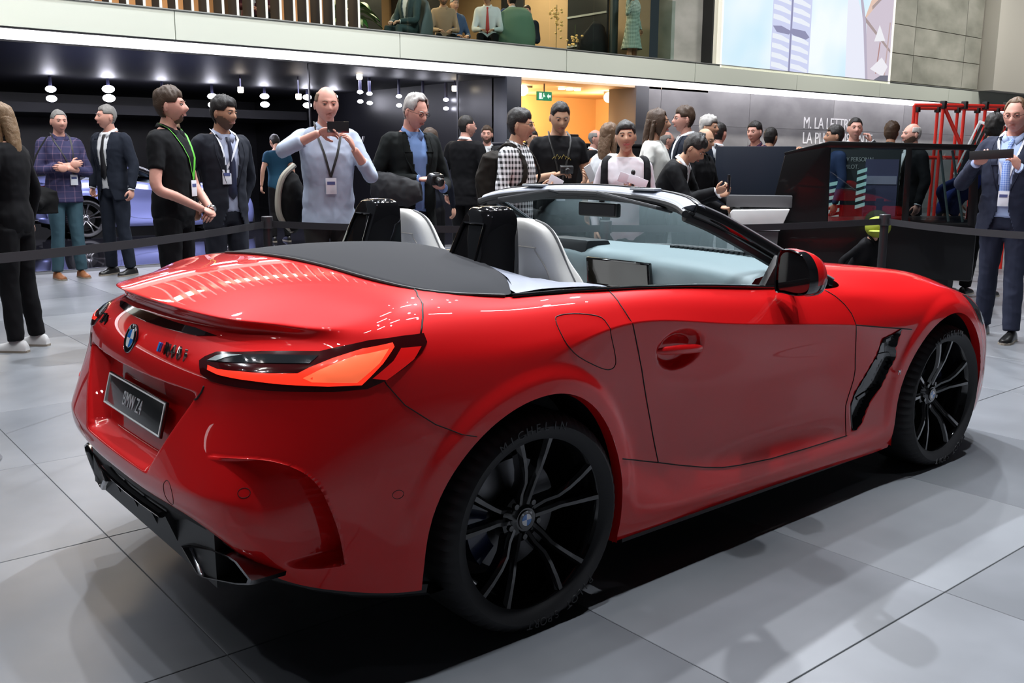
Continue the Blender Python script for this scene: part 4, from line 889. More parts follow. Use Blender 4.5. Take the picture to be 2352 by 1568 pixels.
# seats
def seat(yy):
    # (z, x back, half width, thickness)
    S = [(.42, .57, .25, .16), (.60, .54, .262, .16), (.80, .505, .245, .155), (.93, .480, .205, .145), (1.00, .468, .176, .135), (1.05, .460, .156, .125), (1.10, .452, .142, .115), (1.145, .445, .124, .105), (1.175, .441, .100, .09), (1.192, .445, .060, .055), (1.197, .455, .02, .02)]
    n = 28; v = []
    for (z_, x_, w_, t_) in S:
        for k in range(n):
            a = 2*PI*k/n; c, s_ = math.cos(a), math.sin(a); e = 2/3.2
            v.append((x_+t_*.5+t_*.5*math.copysign(abs(c)**e, c)-.10+(.035*(abs(s_)**4) if c > 0 and z_ < 1.02 else 0), yy+w_*math.copysign(abs(s_)**e, s_), z_))
    f = [(i*n+k, i*n+(k+1) % n, (i+1)*n+(k+1) % n, (i+1)*n+k) for i in range(len(S)-1) for k in range(n)]+[tuple(range((len(S)-1)*n, len(S)*n))]
    mb = MB(); mb.add(v, f); st = mb.build('seat', LEATHER, car, sharp=None)
    sm = st.modifiers.new('s', 'SUBSURF'); sm.levels = 2; bake_mods(st)
    # piping where back shell meets bolster, stitched rear panel
    pip = [(x_-.10+t_*.62, z_, w_) for (z_, x_, w_, t_) in S[1:-1]]
    for d in (-1, 1):
        mb = MB(); mb.tube(catmull([(x_, yy+d*(w_*.985+.001), z_) for x_, z_, w_ in pip], 4), .004, n=6); mb.build('seat_piping', M('piping_grey', (.25, .25, .25)), st)
    tr = BVHTree.FromPolygons([tuple(q_.co) for q_ in st.data.vertices], [tuple(p_.vertices) for p_ in st.data.polygons])
    L_ = [(-.14, .84), (-.135, 1.00), (-.085, 1.09), (-.078, 1.10), (.078, 1.10), (.085, 1.09), (.135, 1.00), (.14, .84)]
    P_ = []
    for q_ in catmull([(a, b, 0) for a, b in L_], 6):
        h_ = tr.ray_cast(Vector((0, yy+q_.x, q_.y)), Vector((1, 0, 0)))
        if h_[0]: P_.append(h_[0])
    mb = MB(); mb.tube(P_, .0028, n=6); mb.build('seat_stitching', M('piping_pale', (.5, .48, .45)), st)
    mb = MB(); mb.bbox((.55, yy-.25, .30), (1.02, yy+.25, .46)); mb.build('seat_cushion', LEATHER, st, bevel=.05)
    mb = MB(); mb.tube(catmull([(.43, yy+(-.255 if yy < 0 else .255), .98), (.50, yy+(-.29 if yy < 0 else .29), .93), (.60, yy+(-.33 if yy < 0 else .33), .80), (.62, yy+(-.34 if yy < 0 else .34), .55)], 6), (.022, .002), n=6, up=(0, 1, 0)); mb.build('seat_belt', TRIM, st)
seat(-.375); seat(.375)
# tub
mb = MB(); mb.bbox((.34, -.70, .28), (1.75, .70, .31)); mb.bbox((.30, -.72, .3), (.34, .72, .98)); mb.bbox((.5, -.10, .3), (1.4, .10, .60)); mb.build('cockpit_tub', TRIM, car, smooth=False)
# dashboard
sect = [(1.74, .985), (1.60, 1.0), (1.45, 1.000), (1.32, .998), (1.26, .985), (1.225, .955), (1.22, .90), (1.25, .80), (1.30, .60)]
rows = []
for (x_, z_) in sect:
    rows.append([Vector((x_+(.05-.10*abs(t)**2 if x_ > 1.4 else (.03 if abs(t) < .25 else 0))+(.0 if x_ > 1.3 else -.04*(t < -.1)), t*.73, z_-(.03*abs(t)**3)+(.02*math.exp(-((t-.5)/.22)**2) if 1.22 < x_ < 1.5 else 0))) for t in [i/20 for i in range(-20, 21)]])
strip('dashboard', rows, DASH)
mb = MB(); mb.bbox((1.185, -.20, .62), (1.30, .12, .86)); mb.build('centre_console', GLOSSBLK, car, bevel=.01)
Ms = Matrix.Translation((1.160, -.075, .916)) @ Matrix.Rotation(R(2), 4, 'Z') @ Matrix.Rotation(R(-8), 4, 'Y')
mb = MB(); mb.box((0, 0, 0), (.020, .36, .122), M4=Ms); mb.build('display_frame', GLOSSBLK, car, bevel=.006)
mb = MB(); mb.box((0, 0, 0), (.004, .338, .104), M4=Ms @ Matrix.Translation((-.0095, 0, .002))); mb.build('display', M('display_glass', (.01, .009, .007), rough=.05, coat=1), car)
mb = MB(); mb.tube([Ms @ Vector((-.012, -.178, -.062)), Ms @ Vector((-.012, .178, -.062))], .0035, n=6); mb.tube([Ms @ Vector((-.012, .178, -.062)), Ms @ Vector((-.012, .170, .045))], .003, n=6); mb.build('display_edge', CHROME, car)
mb = MB()
for k in range(4): mb.box((0, 0, 0), (.012, .26, .010), M4=Matrix.Translation((1.180, -.05, .825-.022*k)))
mb.build('console_keys', CHROME, car, bevel=.002)
# instrument hood and steering wheel, left-hand drive
mb = MB(); mb.prism([(1.22, .92), (1.26, 1.035), (1.40, 1.03), (1.45, .95)], .22, .52); mb.build('instrument_cowl', TRIM, car, bevel=.02)
mb = MB(); Mw = Matrix.Translation((1.03, .37, .86)) @ Matrix.Rotation(R(-68), 4, 'Y'); mb.tube([Mw @ Vector((.175*math.cos(a*PI/18), .175*math.sin(a*PI/18), 0)) for a in range(36)], .016, n=10, closed=True); mb.tube([Mw @ Vector((-.17, 0, 0)), Mw @ Vector((.17, 0, 0))], (.02, .01), n=6); mb.tube([Mw @ Vector((0, -.17, 0)), Mw @ Vector((0, .17, 0))], (.02, .01), n=6); mb.ell((1.03, .37, .86), (.03, .06, .05)); mb.build('steering_wheel', TRIM, car)
mb = MB()
for k in range(22): mb.box((0, 0, 0), (.045, .017, .012), M4=Matrix.Translation((1.585, -.60+.028*k, 1.004)))
mb.build('demister_slats', TRIM, car, smooth=False)['kind'] = 'stuff'
# windscreen frame
HC = [(0, (1.075, 0, 1.268)), (.3, (1.068, .20, 1.264)), (.6, (1.048, .40, 1.253)), (.85, (1.018, .54, 1.236)), (1, (.985, .615, 1.214))]
hdr = [lerpc(HC, i/20) for i in range(-20, 21)]
mb = MB(); mb.tube(hdr, (.050, .020), n=14, up=(0, 0, 1)); hb = mb.build('windscreen_header', PALE, car)
for off_, rd, mt in (((.038, 0, .018), .006, SEAM), ((.012, 0, .022), .004, SEAM), ((.052, 0, .006), .006, GLOSSBLK), ((-.045, 0, -.012), .014, TRIM), ((-.02, 0, -.022), .018, TRIM)):
    mb = MB(); mb.tube([q_+Vector(off_) for q_ in hdr], rd, n=8); mb.build('header_seal', mt, hb)
for yy in (-.33, .33):
    mb = MB(); mb.box((1.035, yy, 1.281), (.045, .13, .010), rz=0); lt = mb.build('hood_latch', M('latch_grey', (.5, .52, .56), rough=.3), car, bevel=.004)
    mb = MB(); mb.box((1.030, yy, 1.287), (.022, .030, .004)); mb.box((1.030, yy+.035, 1.287), (.022, .016, .004)); mb.build('latch_slot', SEAM, lt)
for sg in (-1, 1):
    A0 = [Vector((.985, sg*.612, 1.212)), Vector((1.10, sg*.640, 1.168)), Vector((1.25, sg*.672, 1.098)), Vector((1.42, sg*.715, 1.012)), Vector((1.56, sg*.745, .945)), Vector((1.66, sg*.765, .900))]
    mb = MB(); mb.tube(catmull(A0, 5), [(.030, .022)]*26, n=12, up=(0, 1, 0)); mb.build('windscreen_pillar', GLOSSBLK, car)
    mb = MB(); mb.tube([q_+Vector((-.028, -sg*.012, -.016)) for q_ in catmull(A0, 5)], (.024, .018), n=10, up=(0, 1, 0)); mb.build('pillar_lining', TRIM, car)
    mb = MB(); mb.tube([q_+Vector((.026, sg*.004, .022)) for q_ in catmull(A0, 5)], .006, n=6); mb.build('pillar_moulding', M('moulding', (.3, .3, .32), rough=.25), car)
    # quarter light triangle and mirror
    mb = MB(); mb.prism([(1.18, .925), (1.46, .905), (1.52, .94), (1.28, 1.045)], sg*.795, sg*.765); mb.build('mirror_triangle', SATINBLK, car, bevel=.006)
    mb = MB(); mb.tube([(1.33, sg*.78, .93), (1.31, sg*.86, .935), (1.28, sg*.92, .95)], [(.035, .012), (.03, .012), (.035, .014)], n=10, up=(1, 0, 0)); 
    mb.build('mirror_arm', GLOSSBLK, car)
    # shell: lofted towards +x, turned a little towards the driver
    MRm = Matrix.Translation((1.20, sg*.93, .998)) @ Matrix.Rotation(R(10*sg), 4, 'Z') @ Matrix.Diagonal((.80, .80, 1.08, 1)) @ Matrix.Translation((-1.20, -sg*.93, -1.01))
    n = 28; S = []
    out_ = [(.83, .945), (.875, .940), (.96, .938), (1.02, .952), (1.035, .985), (1.025, 1.03), (.985, 1.068), (.93, 1.082), (.87, 1.085), (.838, 1.070), (.826, 1.02)]
    O_ = [tuple(v_[:2]) for v_ in catmull([(a, b, 0) for a, b in out_], 4, closed=True)]; cy_, cz_ = .93, 1.01
    v = []
    X_ = [(1.165, .97, 0), (1.160, 1.0, 0), (1.175, 1.03, 0), (1.21, 1.03, .0), (1.25, .96, .0), (1.29, .80, -.003), (1.315, .58, -.006), (1.33, .30, -.008), (1.335, .05, -.01)]
    for x_, k_, dz_ in X_:
        for a, b in O_: v.append(MRm @ Vector((x_, sg*(cy_+(a-cy_)*k_), cz_+(b-cz_)*k_+dz_)))
    n = len(O_); f = [(i*n+j, i*n+(j+1) % n, (i+1)*n+(j+1) % n, (i+1)*n+j) for i in range(len(X_)-1) for j in range(n)]
    mb = MB(); mb.add(v, f); sh = mb.build('mirror_shell', PAINT, car, sharp=40)
    sh.data.materials.append(GLOSSBLK)
    for p_ in sh.data.polygons:
        if p_.center.x < 1.192 or p_.center.z < .965: p_.material_index = 1
    obj('mirror_glass', [MRm @ Vector((1.172, sg*(cy_+(a-cy_)*.90), cz_+(b-cz_)*.88)) for a, b in O_], [tuple(range(n))], M('mirror_glass', (.008, .009, .010), rough=.03, metal=0, coat=.6), sh, False)
    mb = MB(); mb.tube([MRm @ Vector((1.22+.05*i_/14, sg*(cy_+(a-cy_)*1.03), cz_+(b-cz_)*1.02)) for i_, (a, b) in enumerate(O_[6:18])], (.006, .004), n=6); mb.build('mirror_indicator', M('indicator', (.3, .3, .32), rough=.2, coat=1), sh)
# glass
BC = [(0, (1.80, 0, .985)), (.3, (1.785, .24, .982)), (.6, (1.745, .48, .968)), (.85, (1.69, .66, .935)), (1, (1.62, .752, .905))]
rows = []
for j in range(9):
    s_ = j/8; rows.append([lerpc(HC, i/20).lerp(lerpc(BC, i/20), s_)+Vector((.02, 0, .012))*math.sin(PI*s_) for i in range(-20, 21)])
strip('windscreen', rows, glassmat('screen_glass', (.50, .57, .58)))
mb = MB(); mb.tube([lerpc(BC, i/20)+Vector((0, 0, -.004)) for i in range(-20, 21)], .012, n=8); mb.build('windscreen_base', TRIM, car)
mb = MB(); mb.box((1.13, 0.02, 1.185), (.030, .235, .062)); im_ = mb.build('rear_view_mirror', SATINBLK, car, bevel=.012); mb = MB(); mb.box((1.1135, .02, 1.185), (.002, .215, .046)); mb.build('rear_view_glass', M('mirror_glass2', (.05, .05, .055), rough=.03, coat=1), im_); mb = MB(); mb.tube([(1.14, .02, 1.20), (1.15, .02, 1.25)], .012); mb.build('mirror_mount', SATINBLK, im_)
for yy in (-.30, .32):
    mb = MB(); mb.box((1.02, yy, 1.235), (.10, .34, .014), M4=Matrix.Translation((1.00, yy, 1.232)) @ Matrix.Rotation(R(12), 4, 'Y') @ Matrix.Rotation(R(8 if yy < 0 else -8), 4, 'X')); mb.build('sun_visor', M('visor', (.045, .047, .052), rough=.7), car, bevel=.008)
# ================================================================ people
from mathutils import noise as mnoise
def SK(k): 
    C = {'fair': (.56, .31, .22), 'tan': (.42, .22, .14), 'pink': (.62, .32, .25), 'asian': (.50, .29, .19), 'brown': (.20, .10, .06)}
    return M('skin_'+k, C[k], rough=.5, noise=(40, .10), spec=.35)
def HR(k):
    C = {'brown': (.055, .030, .016), 'dark': (.012, .009, .008), 'grey': (.20, .19, .18), 'silver': (.42, .40, .38), 'light': (.18, .11, .055), 'fair': (.13, .075, .04)}
    return M('hair_'+k, C[k], rough=.55, noise=(180, .35), bump=.35)
def CL(name, col, rough=.8, bump=.05, sc=500): return M('cloth_'+name, tuple(q_*(.62 if max(col) < .08 else .9) for q_ in col), rough=rough, noise=(sc, .10), bump=bump, spec=.18)
def plaid(name, base, line, sc=22., w=.35, line2=None):
    if name in MATS: return MATS[name]
    m = M(name, base, rough=.85); nt = m.node_tree; b = nt.nodes['Principled BSDF']
    tc = nt.nodes.new('ShaderNodeTexCoord'); sx = nt.nodes.new('ShaderNodeSeparateXYZ'); nt.links.new(tc.outputs['Object'], sx.inputs[0])
    def st(sock, s_, ww):
        a = nt.nodes.new('ShaderNodeMath'); a.operation = 'MULTIPLY'; a.inputs[1].default_value = s_; nt.links.new(sock, a.inputs[0])
        f_ = nt.nodes.new('ShaderNodeMath'); f_.operation = 'FRACT'; nt.links.new(a.outputs[0], f_.inputs[0])
        c = nt.nodes.new('ShaderNodeMath'); c.operation = 'LESS_THAN'; c.inputs[1].default_value = ww; nt.links.new(f_.outputs[0], c.inputs[0]); return c.outputs[0]
    ad = nt.nodes.new('ShaderNodeMath'); ad.operation = 'ADD'; nt.links.new(sx.outputs[0], ad.inputs[0]); nt.links.new(sx.outputs[1], ad.inputs[1])
    h_ = st(sx.outputs[2], sc, w); v_ = st(ad.outputs[0], sc*(1 if not line2 else .7), w)
    s1 = nt.nodes.new('ShaderNodeMath'); s1.operation = 'ADD'; nt.links.new(h_, s1.inputs[0]); nt.links.new(v_, s1.inputs[1])
    hf = nt.nodes.new('ShaderNodeMath'); hf.operation = 'MULTIPLY'; hf.inputs[1].default_value = .5; nt.links.new(s1.outputs[0], hf.inputs[0])
    mx = nt.nodes.new('ShaderNodeMixRGB'); mx.inputs[1].default_value = (*base, 1); mx.inputs[2].default_value = (*line, 1); nt.links.new(hf.outputs[0], mx.inputs[0]); nt.links.new(mx.outputs[0], b.inputs['Base Color'])
    return m
def remeshed(name, mb, voxel, smooth, mats, parent, wr=0., cut=None, matfn=None, seed=0, scl=9.):
    o = mb.build(name, None, parent, sharp=None, mats=mats)
    # materials are re-assigned after remeshing
    r_ = o.modifiers.new('r', 'REMESH'); r_.mode = 'VOXEL'; r_.voxel_size = voxel
    if smooth: s_ = o.modifiers.new('s', 'SMOOTH'); s_.iterations = smooth; s_.factor = .5
    bake_mods(o); me = o.data
    me.materials.clear()
    for m_ in mats: me.materials.append(m_)
    n = len(me.vertices); co = np.empty(n*3); me.vertices.foreach_get('co', co); co = co.reshape(-1, 3)
    if wr:
        no = np.empty(n*3); me.vertices.foreach_get('normal', no); no = no.reshape(-1, 3)
        d = np.array([mnoise.noise(Vector((v[0]*scl+seed, v[1]*scl*1.1, v[2]*scl*.8)))*.7+mnoise.noise(Vector((v[0]*scl*2.3, v[1]*scl*2.3+seed, v[2]*scl*1.9)))*.45 for v in co])
        d = -np.abs(d)+.25; co += no*(d*wr)[:, None]; me.vertices.foreach_set('co', co.ravel())
    if cut or matfn:
        bm = bmesh.new(); bm.from_mesh(me)
        if matfn:
            for f_ in bm.faces: f_.material_index = matfn(f_.calc_center_median())
        if cut:
            ds = [f_ for f_ in bm.faces if cut(f_.calc_center_median())]; bmesh.ops.delete(bm, geom=ds, context='FACES')
        bm.to_mesh(me); bm.free()
    me.polygons.foreach_set('use_smooth', [True]*len(me.polygons)); me.update()
    return o
def gs(x, s_): return math.exp(-(x/s_)**2)
def head_pt(th, ph, fem=0., wide=1.):
    """th 0 top..pi bottom, ph 0 = front (+x). returns (x,y,z) about head centre"""
    st, ct = math.sin(th), math.cos(th); cp, sp = math.cos(ph), math.sin(ph)
    x = .098*st*cp; y = .077*st*sp*wide; z = .118*ct
    fr = max(0., cp)*st                       # frontness
    if z < 0:                                  # taper to the jaw and chin
        t = min(1, -z/.118); y *= 1-.26*t**1.6-(.06 if fem else 0)*t; x *= 1-.05*t
        if cp > 0: x += .012*t*t*cp
        else: x += .050*t*t*(-cp)*st+.018*t
    else:
        x += -.012*(z/.118)*1 if cp > .3 else -.010*(z/.118)
        if cp < 0: x *= 1.06
    if cp > 0:
        x = x*(1-.05*gs(y, .05))+.001
        x += .026*gs(y, .0115+.007*max(0, min(1, (.02-z)/.05)))*gs(z+.022, .020)*(cp > .2)      # nose tip
        x += .010*gs(y, .010)*gs(z-.004, .022)*(cp > .2)                                        # bridge
        x -= .0095*(gs(y-.031, .017)+gs(y+.031, .017))*gs(z-.012, .013)*(cp > .2)                # sockets
        x += .0055*gs(z-.034, .010)*gs(y, .05)*(cp > .2)*(1-.6*fem)                              # brow ridge
        x += .0045*(gs(y-.040, .018)+gs(y+.040, .018))*gs(z+.022, .022)                         # cheeks
        x += .0055*gs(y, .020)*gs(z+.058, .012)-.004*gs(y, .02)*gs(z+.075, .006)                 # mouth
        x += .008*gs(y, .022)*gs(z+.098, .016)                                                  # chin
    return Vector((x, y, z))
def build_head(mb, Mh, fem, brow=True, mi_skin=0, mi_lip=1, mi_eye=2, mi_iris=3, mi_brow=4, n=56, m=48):
    V = []; F = []
    for i in range(m+1):
        th = PI*i/m
        for k in range(n):
            ph = 2*PI*k/n; V.append(Mh @ head_pt(th, ph, fem))
    for i in range(m):
        for k in range(n): F.append((i*n+k, (i+1)*n+k, (i+1)*n+(k+1) % n, i*n+(k+1) % n))
    mb.add(V, F, mi_skin)
    for s_ in (-1, 1):
        # ear
        E = Matrix.Translation((-.008, s_*.078, -.004)) @ Matrix.Rotation(R(-22*s_), 4, 'Z') @ Matrix.Rotation(R(8), 4, 'Y')
        mb.add(*ell_data((.017, .0065, .032), Mh @ E, 12, 8), mi_skin); mb.add(*ell_data((.009, .008, .020), Mh @ E @ Matrix.Translation((.004, s_*.001, 0)), 8, 6), mi_skin)
        # eyes
        mb.add(*ell_data((.0105, .0120, .0050), Mh @ Matrix.Translation((.0795, s_*.031, .011)), 12, 8), mi_eye)
        mb.add(*ell_data((.0035, .0050, .0047), Mh @ Matrix.Translation((.0895, s_*.0305, .0105)), 10, 6), mi_iris)
        mb.add(*ell_data((.010, .0145, .0035), Mh @ Matrix.Translation((.082, s_*.031, .0185)), 10, 6), mi_skin)
        if brow:
            v = catmull([(.0925, s_*.014, .028), (.0945, s_*.028, .034), (.083, s_*.046, .029)], 4); mb.tube([Mh @ q_ for q_ in v], [(.0022, .0035)]*len(v), n=6, mi=mi_brow)
    for (zz, w_, t_) in ((-.0545, .024, .0038), (-.0625, .021, .0045)):
        v = catmull([(.0870, -w_, zz-.001), (.0950, -w_*.4, zz+.0015), (.0965, 0, zz), (.0950, w_*.4, zz+.0015), (.0870, w_, zz-.001)], 3)
        mb.tube([Mh @ q_ for q_ in v], [(t_*.8, t_)]*len(v), n=6, mi=mi_lip)
def ell_data(rad, Mx, n=12, m=8):
    V = []; F = []
    for i in range(m+1):
        th = PI*i/m
        for k in range(n):
            a = 2*PI*k/n; V.append(Mx @ Vector((rad[0]*math.sin(th)*math.cos(a), rad[1]*math.sin(th)*math.sin(a), rad[2]*math.cos(th))))
    for i in range(m):
        for k in range(n): F.append((i*n+k, (i+1)*n+k, (i+1)*n+(k+1) % n, i*n+(k+1) % n))
    return V, F
def hairline(style, th, ph):
    """>0 where hair grows; ph=0 front"""
    a = abs((ph+PI) % (2*PI)-PI)/PI      # 0 front .. 1 back
    z = math.cos(th)
    lim = {'short': .52-.30*sm(a, .20, .34)-.95*sm(a, .56, .74), 'bald': .52*0+(.30 if a > .35 else 9)-.75*sm(a, .35, .7), 'recede': .80-.62*sm(a, .22, .36)-.9*sm(a, .56, .74), 'long': .55-1.9*sm(a, .12, .45), 'full': .46-.30*sm(a, .20, .34)-1.05*sm(a, .54, .72), 'crop': .58-.36*sm(a, .22, .36)-.85*sm(a, .56, .74)}[style]
    v = z-lim
    if style == 'bald': v = min(z-(.16-.85*sm(a, .55, .75)), .62-z) if a > .36 else -1
    # room for the ear
    return v
def sm(x, a, b): t = max(0, min(1, (x-a)/(b-a))); return t*t*(3-2*t)
def build_hair(style, Mh, mat, parent, thick=.014, seed=1, fringe=0.):
    n, m = 64, 40; V = []; ok = []
    for i in range(m+1):
        th = PI*(i+.001)/m*.97
        for k in range(n):
            ph = 2*PI*k/n; p_ = head_pt(th, ph); h_ = hairline(style, th, ph)
            e = sm(h_, -.02, .22); d = p_.normalized()
            nz = mnoise.noise(Vector((p_.x*45+seed, p_.y*45, p_.z*22)))*.5+mnoise.noise(Vector((p_.x*110, p_.y*110+seed, p_.z*50)))*.35
            tk = thick*(.25+.75*e)*(1+nz*.75)*(.55+.75*sm(math.cos(th), .15, .75))
            if style == 'bald': tk = .006*(1+nz)
            q_ = p_+d*tk; 
            if fringe and p_.z > .02 and math.cos(ph) > .3: q_.x += fringe; 
            V.append(Mh @ q_); ok.append(h_ > 0)
    F = [(i*n+k, (i+1)*n+k, (i+1)*n+(k+1) % n, i*n+(k+1) % n) for i in range(m) for k in range(n) if ok[i*n+k] and ok[(i+1)*n+k] and ok[i*n+(k+1) % n]]
    o = obj('hair', V, F, mat, parent)
    sf = o.modifiers.new('so', 'SOLIDIFY'); sf.thickness = .006; sf.offset = -1; bake_mods(o)
    bm = bmesh.new(); bm.from_mesh(o.data); bmesh.ops.delete(bm, geom=[v for v in bm.verts if not v.link_faces], context='VERTS'); bm.to_mesh(o.data); bm.free()
    return o
def hand_tubes(mb, wrist, direc, normal, sgn, curl=.5, mi=0, s=1., point=False):
    """palm plus five bent fingers. normal = palm facing direction"""
    d = Vector(direc).normalized(); nn = Vector(normal); nn = (nn-d*nn.dot(d)).normalized(); sd = d.cross(nn)*sgn     # sd points to the thumb side
    W = Vector(wrist)
    c = W+d*.045*s; Mx = Matrix((( d.x, sd.x, nn.x, c.x), (d.y, sd.y, nn.y, c.y), (d.z, sd.z, nn.z, c.z), (0, 0, 0, 1)))
    mb.add(*ell_data((.054*s, .041*s, .017*s), Mx, 14, 10), mi)
    for i, (off, L, ro) in enumerate(((.028, .072, .0088), (.010, .082, .0092), (-.009, .076, .0088), (-.026, .060, .0078))):
        b = W+d*(.070-.004*abs(i-1))*s+sd*off*s; P = [b-d*.02*s, b]; ang = 0; q_ = b
        cl = curl if not (point and i == 0) else .1
        for j, fr in enumerate((.44, .32, .24)):
            ang += cl*(1.15 if j else .8); q_ = q_+(d*math.cos(ang)+nn*math.sin(ang))*L*fr*s; P.append(q_)
        mb.tube(P, [ro*s, ro*s, ro*.95*s, ro*.85*s, ro*.6*s], n=7, mi=mi)
    b = W+d*.022*s+sd*.024*s+nn*.004*s; P = [b-sd*.012*s, b, b+(d*.55+sd*.75+nn*.25)*.036*s]; P.append(P[-1]+(d*.85+sd*.25+nn*.45*(1 if curl > .2 else .3))*.032*s); P.append(P[-1]+(d*.8-sd*.1+nn*.5)*.014*s)
    mb.tube(P, [.012*s, .0125*s, .0105*s, .009*s, .006*s], n=7, mi=mi)
NP = [0]
CAMP = Vector((-1.7307, -2.8832, 1.3988))
DOWN_R = dict(el=(-.02, -.26, 1.17), wr=(.05, -.27, .92), d=(.1, 0, -1), n=(0, 1, 0))
def mir(a): 
    f_ = lambda v: (v[0], -v[1], v[2]); return dict(a, el=f_(a['el']), wr=f_(a['wr']), d=f_(a['d']), n=f_(a['n']))
def person(label, x, y, h, rel, skin='fair', hair='brown', hs='short', top='shirt', tm=None, inner=None, tie=None, tr=None, shoes=None, sleeve=1., R_=None, L_=None, hyaw=0., hpitch=0., hroll=0., lean=0., fem=0., bulk=1., base=0., sit=False, group=None, lod=1, glasses=False, beard=None, lanyard=None, badge=False, head_only=False, thick=.014, voxel=None, curl=.5, feet=.0, lanb=None, watch=None, skirt=None, rot=None, hidelegs=False, fringe=0., twist=0.):
    NP[0] += 1; s = h/1.80
    hd = math.atan2(CAMP.y-y, CAMP.x-x)+R(rel) if rot is None else R(rot)
    root = thing('person', label, 'person', (x, y, base), hd, group)
    vx = voxel or {0: .009, 1: .012, 2: .018}[lod]
    tm = tm or CL('grey', (.1, .1, .11)); tr = tr or CL('black', (.010, .010, .012)); shoes = shoes or M('shoe_black', (.01, .01, .01), rough=.3)
    Rr = R_ or DOWN_R; Ll = L_ or mir(DOWN_R)
    hipz = .93 if not sit else .50
    dz = hipz-.93
    cl_, sl_ = math.cos(R(lean)), math.sin(R(lean))
    def T(p_):      # local point of the upright figure -> leaned point, scaled
        X_, Y_, Z_ = p_
        if Z_ > .95:
            k = min(1, (Z_-.95)/.25); a = R(lean)*k; dx, dzz = X_, Z_-.95; X_, Z_ = dx*math.cos(a)+dzz*math.sin(a), .95-dx*math.sin(a)+dzz*math.cos(a)
        return Vector((X_*s, Y_*s, (Z_+dz)*s))
    A = lambda p_: Vector((p_[0]*s, p_[1]*s, (p_[2]+dz)*s))    # absolute
    b = bulk; wS = (1-.10*fem)
    tor = [(.86, 0, .095, .14), (.92, 0, .112*b, .168*wS*1.0), (1.0, .004, .115*b, .162*b), (1.10, .010, .108*b**1.5, .148*b*(1-.14*fem)), (1.22, .012, .118*b, .160*b*(1-.06*fem)), (1.33, .012, .122*b+.012*fem, .182*wS), (1.42, .002, .108, .195*wS), (1.475, -.004, .085, .172*wS), (1.51, -.008, .066, .105*wS), (1.545, -.006, .052, .058)]
    def torso(mb, g, zmin=0., zmax=9., mi=0):
        rings = []; n = 24
        for (z_, cx_, hd_, hw_) in tor:
            if z_ < zmin-.001 or z_ > zmax: continue
            rings.append([T((cx_+(hd_+g)*math.copysign(abs(math.cos(2*PI*k/n))**.85, math.cos(2*PI*k/n)), (hw_+g)*math.copysign(abs(math.sin(2*PI*k/n))**.85, math.sin(2*PI*k/n)), z_)) for k in range(n)])
        F = [(i*n+k, i*n+(k+1) % n, (i+1)*n+(k+1) % n, (i+1)*n+k) for i in range(len(rings)-1) for k in range(n)]+[tuple(range(n))[::-1], tuple((len(rings)-1)*n+k for k in range(n))]
        mb.add([q_ for g_ in rings for q_ in g_], F, mi)
    def arm(mb, a, sd, g, frac=1., mi=0, r0=.056):
        sh = T((-.005, sd*.172*wS, 1.435)); el = A(a['el']); wr = A(a['wr'])
        P = [sh-Vector((0, sd*.05*s, 0)), sh, sh.lerp(el, .5), el, el.lerp(wr, .4), wr]; r_ = [r0*.95+g, r0+g, r0*.88+g, r0*.76+g, r0*.70+g*.9, .029+g*.8]
        if fem: r_ = [q_*.86 for q_ in r_]
        P2, R2 = [], []
        cs = catmull(P, 4)
        for i, q_ in enumerate(cs):
            t = i/(len(cs)-1)*5; j = min(4, int(t)); u_ = t-j; P2.append(q_); R2.append((r_[j]*(1-u_)+r_[j+1]*u_)*s)
        k = max(3, int(round(len(P2)*(.2+.8*frac)))) if frac < 1 else len(P2)
        mb.tube(P2[:k], R2[:k], n=12, mi=mi); return P2[k-1], R2[k-1]
    # ---- neck frame and head
    nk = T((.0, 0, 1.535)); ax = (T((.0, 0, 1.60))-nk).normalized()
    tilt = math.atan2(ax.x, ax.z)
    Mh = Matrix.Translation(nk+Vector((.012*s, 0, .02*s))+ax*.010*s) @ Matrix.Rotation(R(hyaw), 4, 'Z') @ Matrix.Rotation(tilt*.5+R(hpitch), 4, 'Y') @ Matrix.Rotation(R(hroll), 4, 'X') @ Matrix.Scale(s*(.97 if fem else 1.0), 4) @ Matrix.Translation((.018, 0, .098))
    mats = [SK(skin), M('lip_'+('f' if fem else 'm'), (.38, .10, .09) if fem else (.38, .16, .13), rough=.45), M('eye_white', (.55, .53, .5), rough=.2), M('iris', (.02, .012, .01), rough=.1), HR(hair if hair != 'light' else 'fair')]
    mb = MB(); torso(mb, -.012, zmin=1.0)
    mb.tube([T((-.012, 0, 1.46)), T((-.004, 0, 1.53)), nk+ax*.05*s+Vector((.012*s, 0, 0)), Mh @ Vector((-.012, 0, -.05))], [.066*s, .058*s*(1-.1*fem), .054*s*(1-.1*fem), .055*s*(1-.08*fem)], n=14)
    if not head_only:
        arm(mb, Rr, -1, -.004); arm(mb, Ll, 1, -.004)
    body = remeshed('body', mb, vx, 3, mats, root)
    mb = MB(); build_head(mb, Mh, fem, n=56 if lod < 2 else 36, m=48 if lod < 2 else 30)
    if not head_only:
        for a, sd in ((Rr, -1), (Ll, 1)):
            if a.get('nohand'): continue
            hand_tubes(mb, A(a['wr']), a['d'], a['n'], -sd, a.get('curl', curl), s=s)
    hm = mb.build('headtmp', None, None, sharp=None, mats=mats, smooth=True)
    # join head and hands into the body mesh
    bm = bmesh.new(); bm.from_mesh(body.data); bm.from_mesh(hm.data); bm.to_mesh(body.data); bm.free(); bpy.data.objects.remove(hm)
    body.data.polygons.foreach_set('use_smooth', [True]*len(body.data.polygons))
    if hs: build_hair(hs, Mh, HR(hair), root, thick=thick, seed=NP[0]*3.1, fringe=fringe)
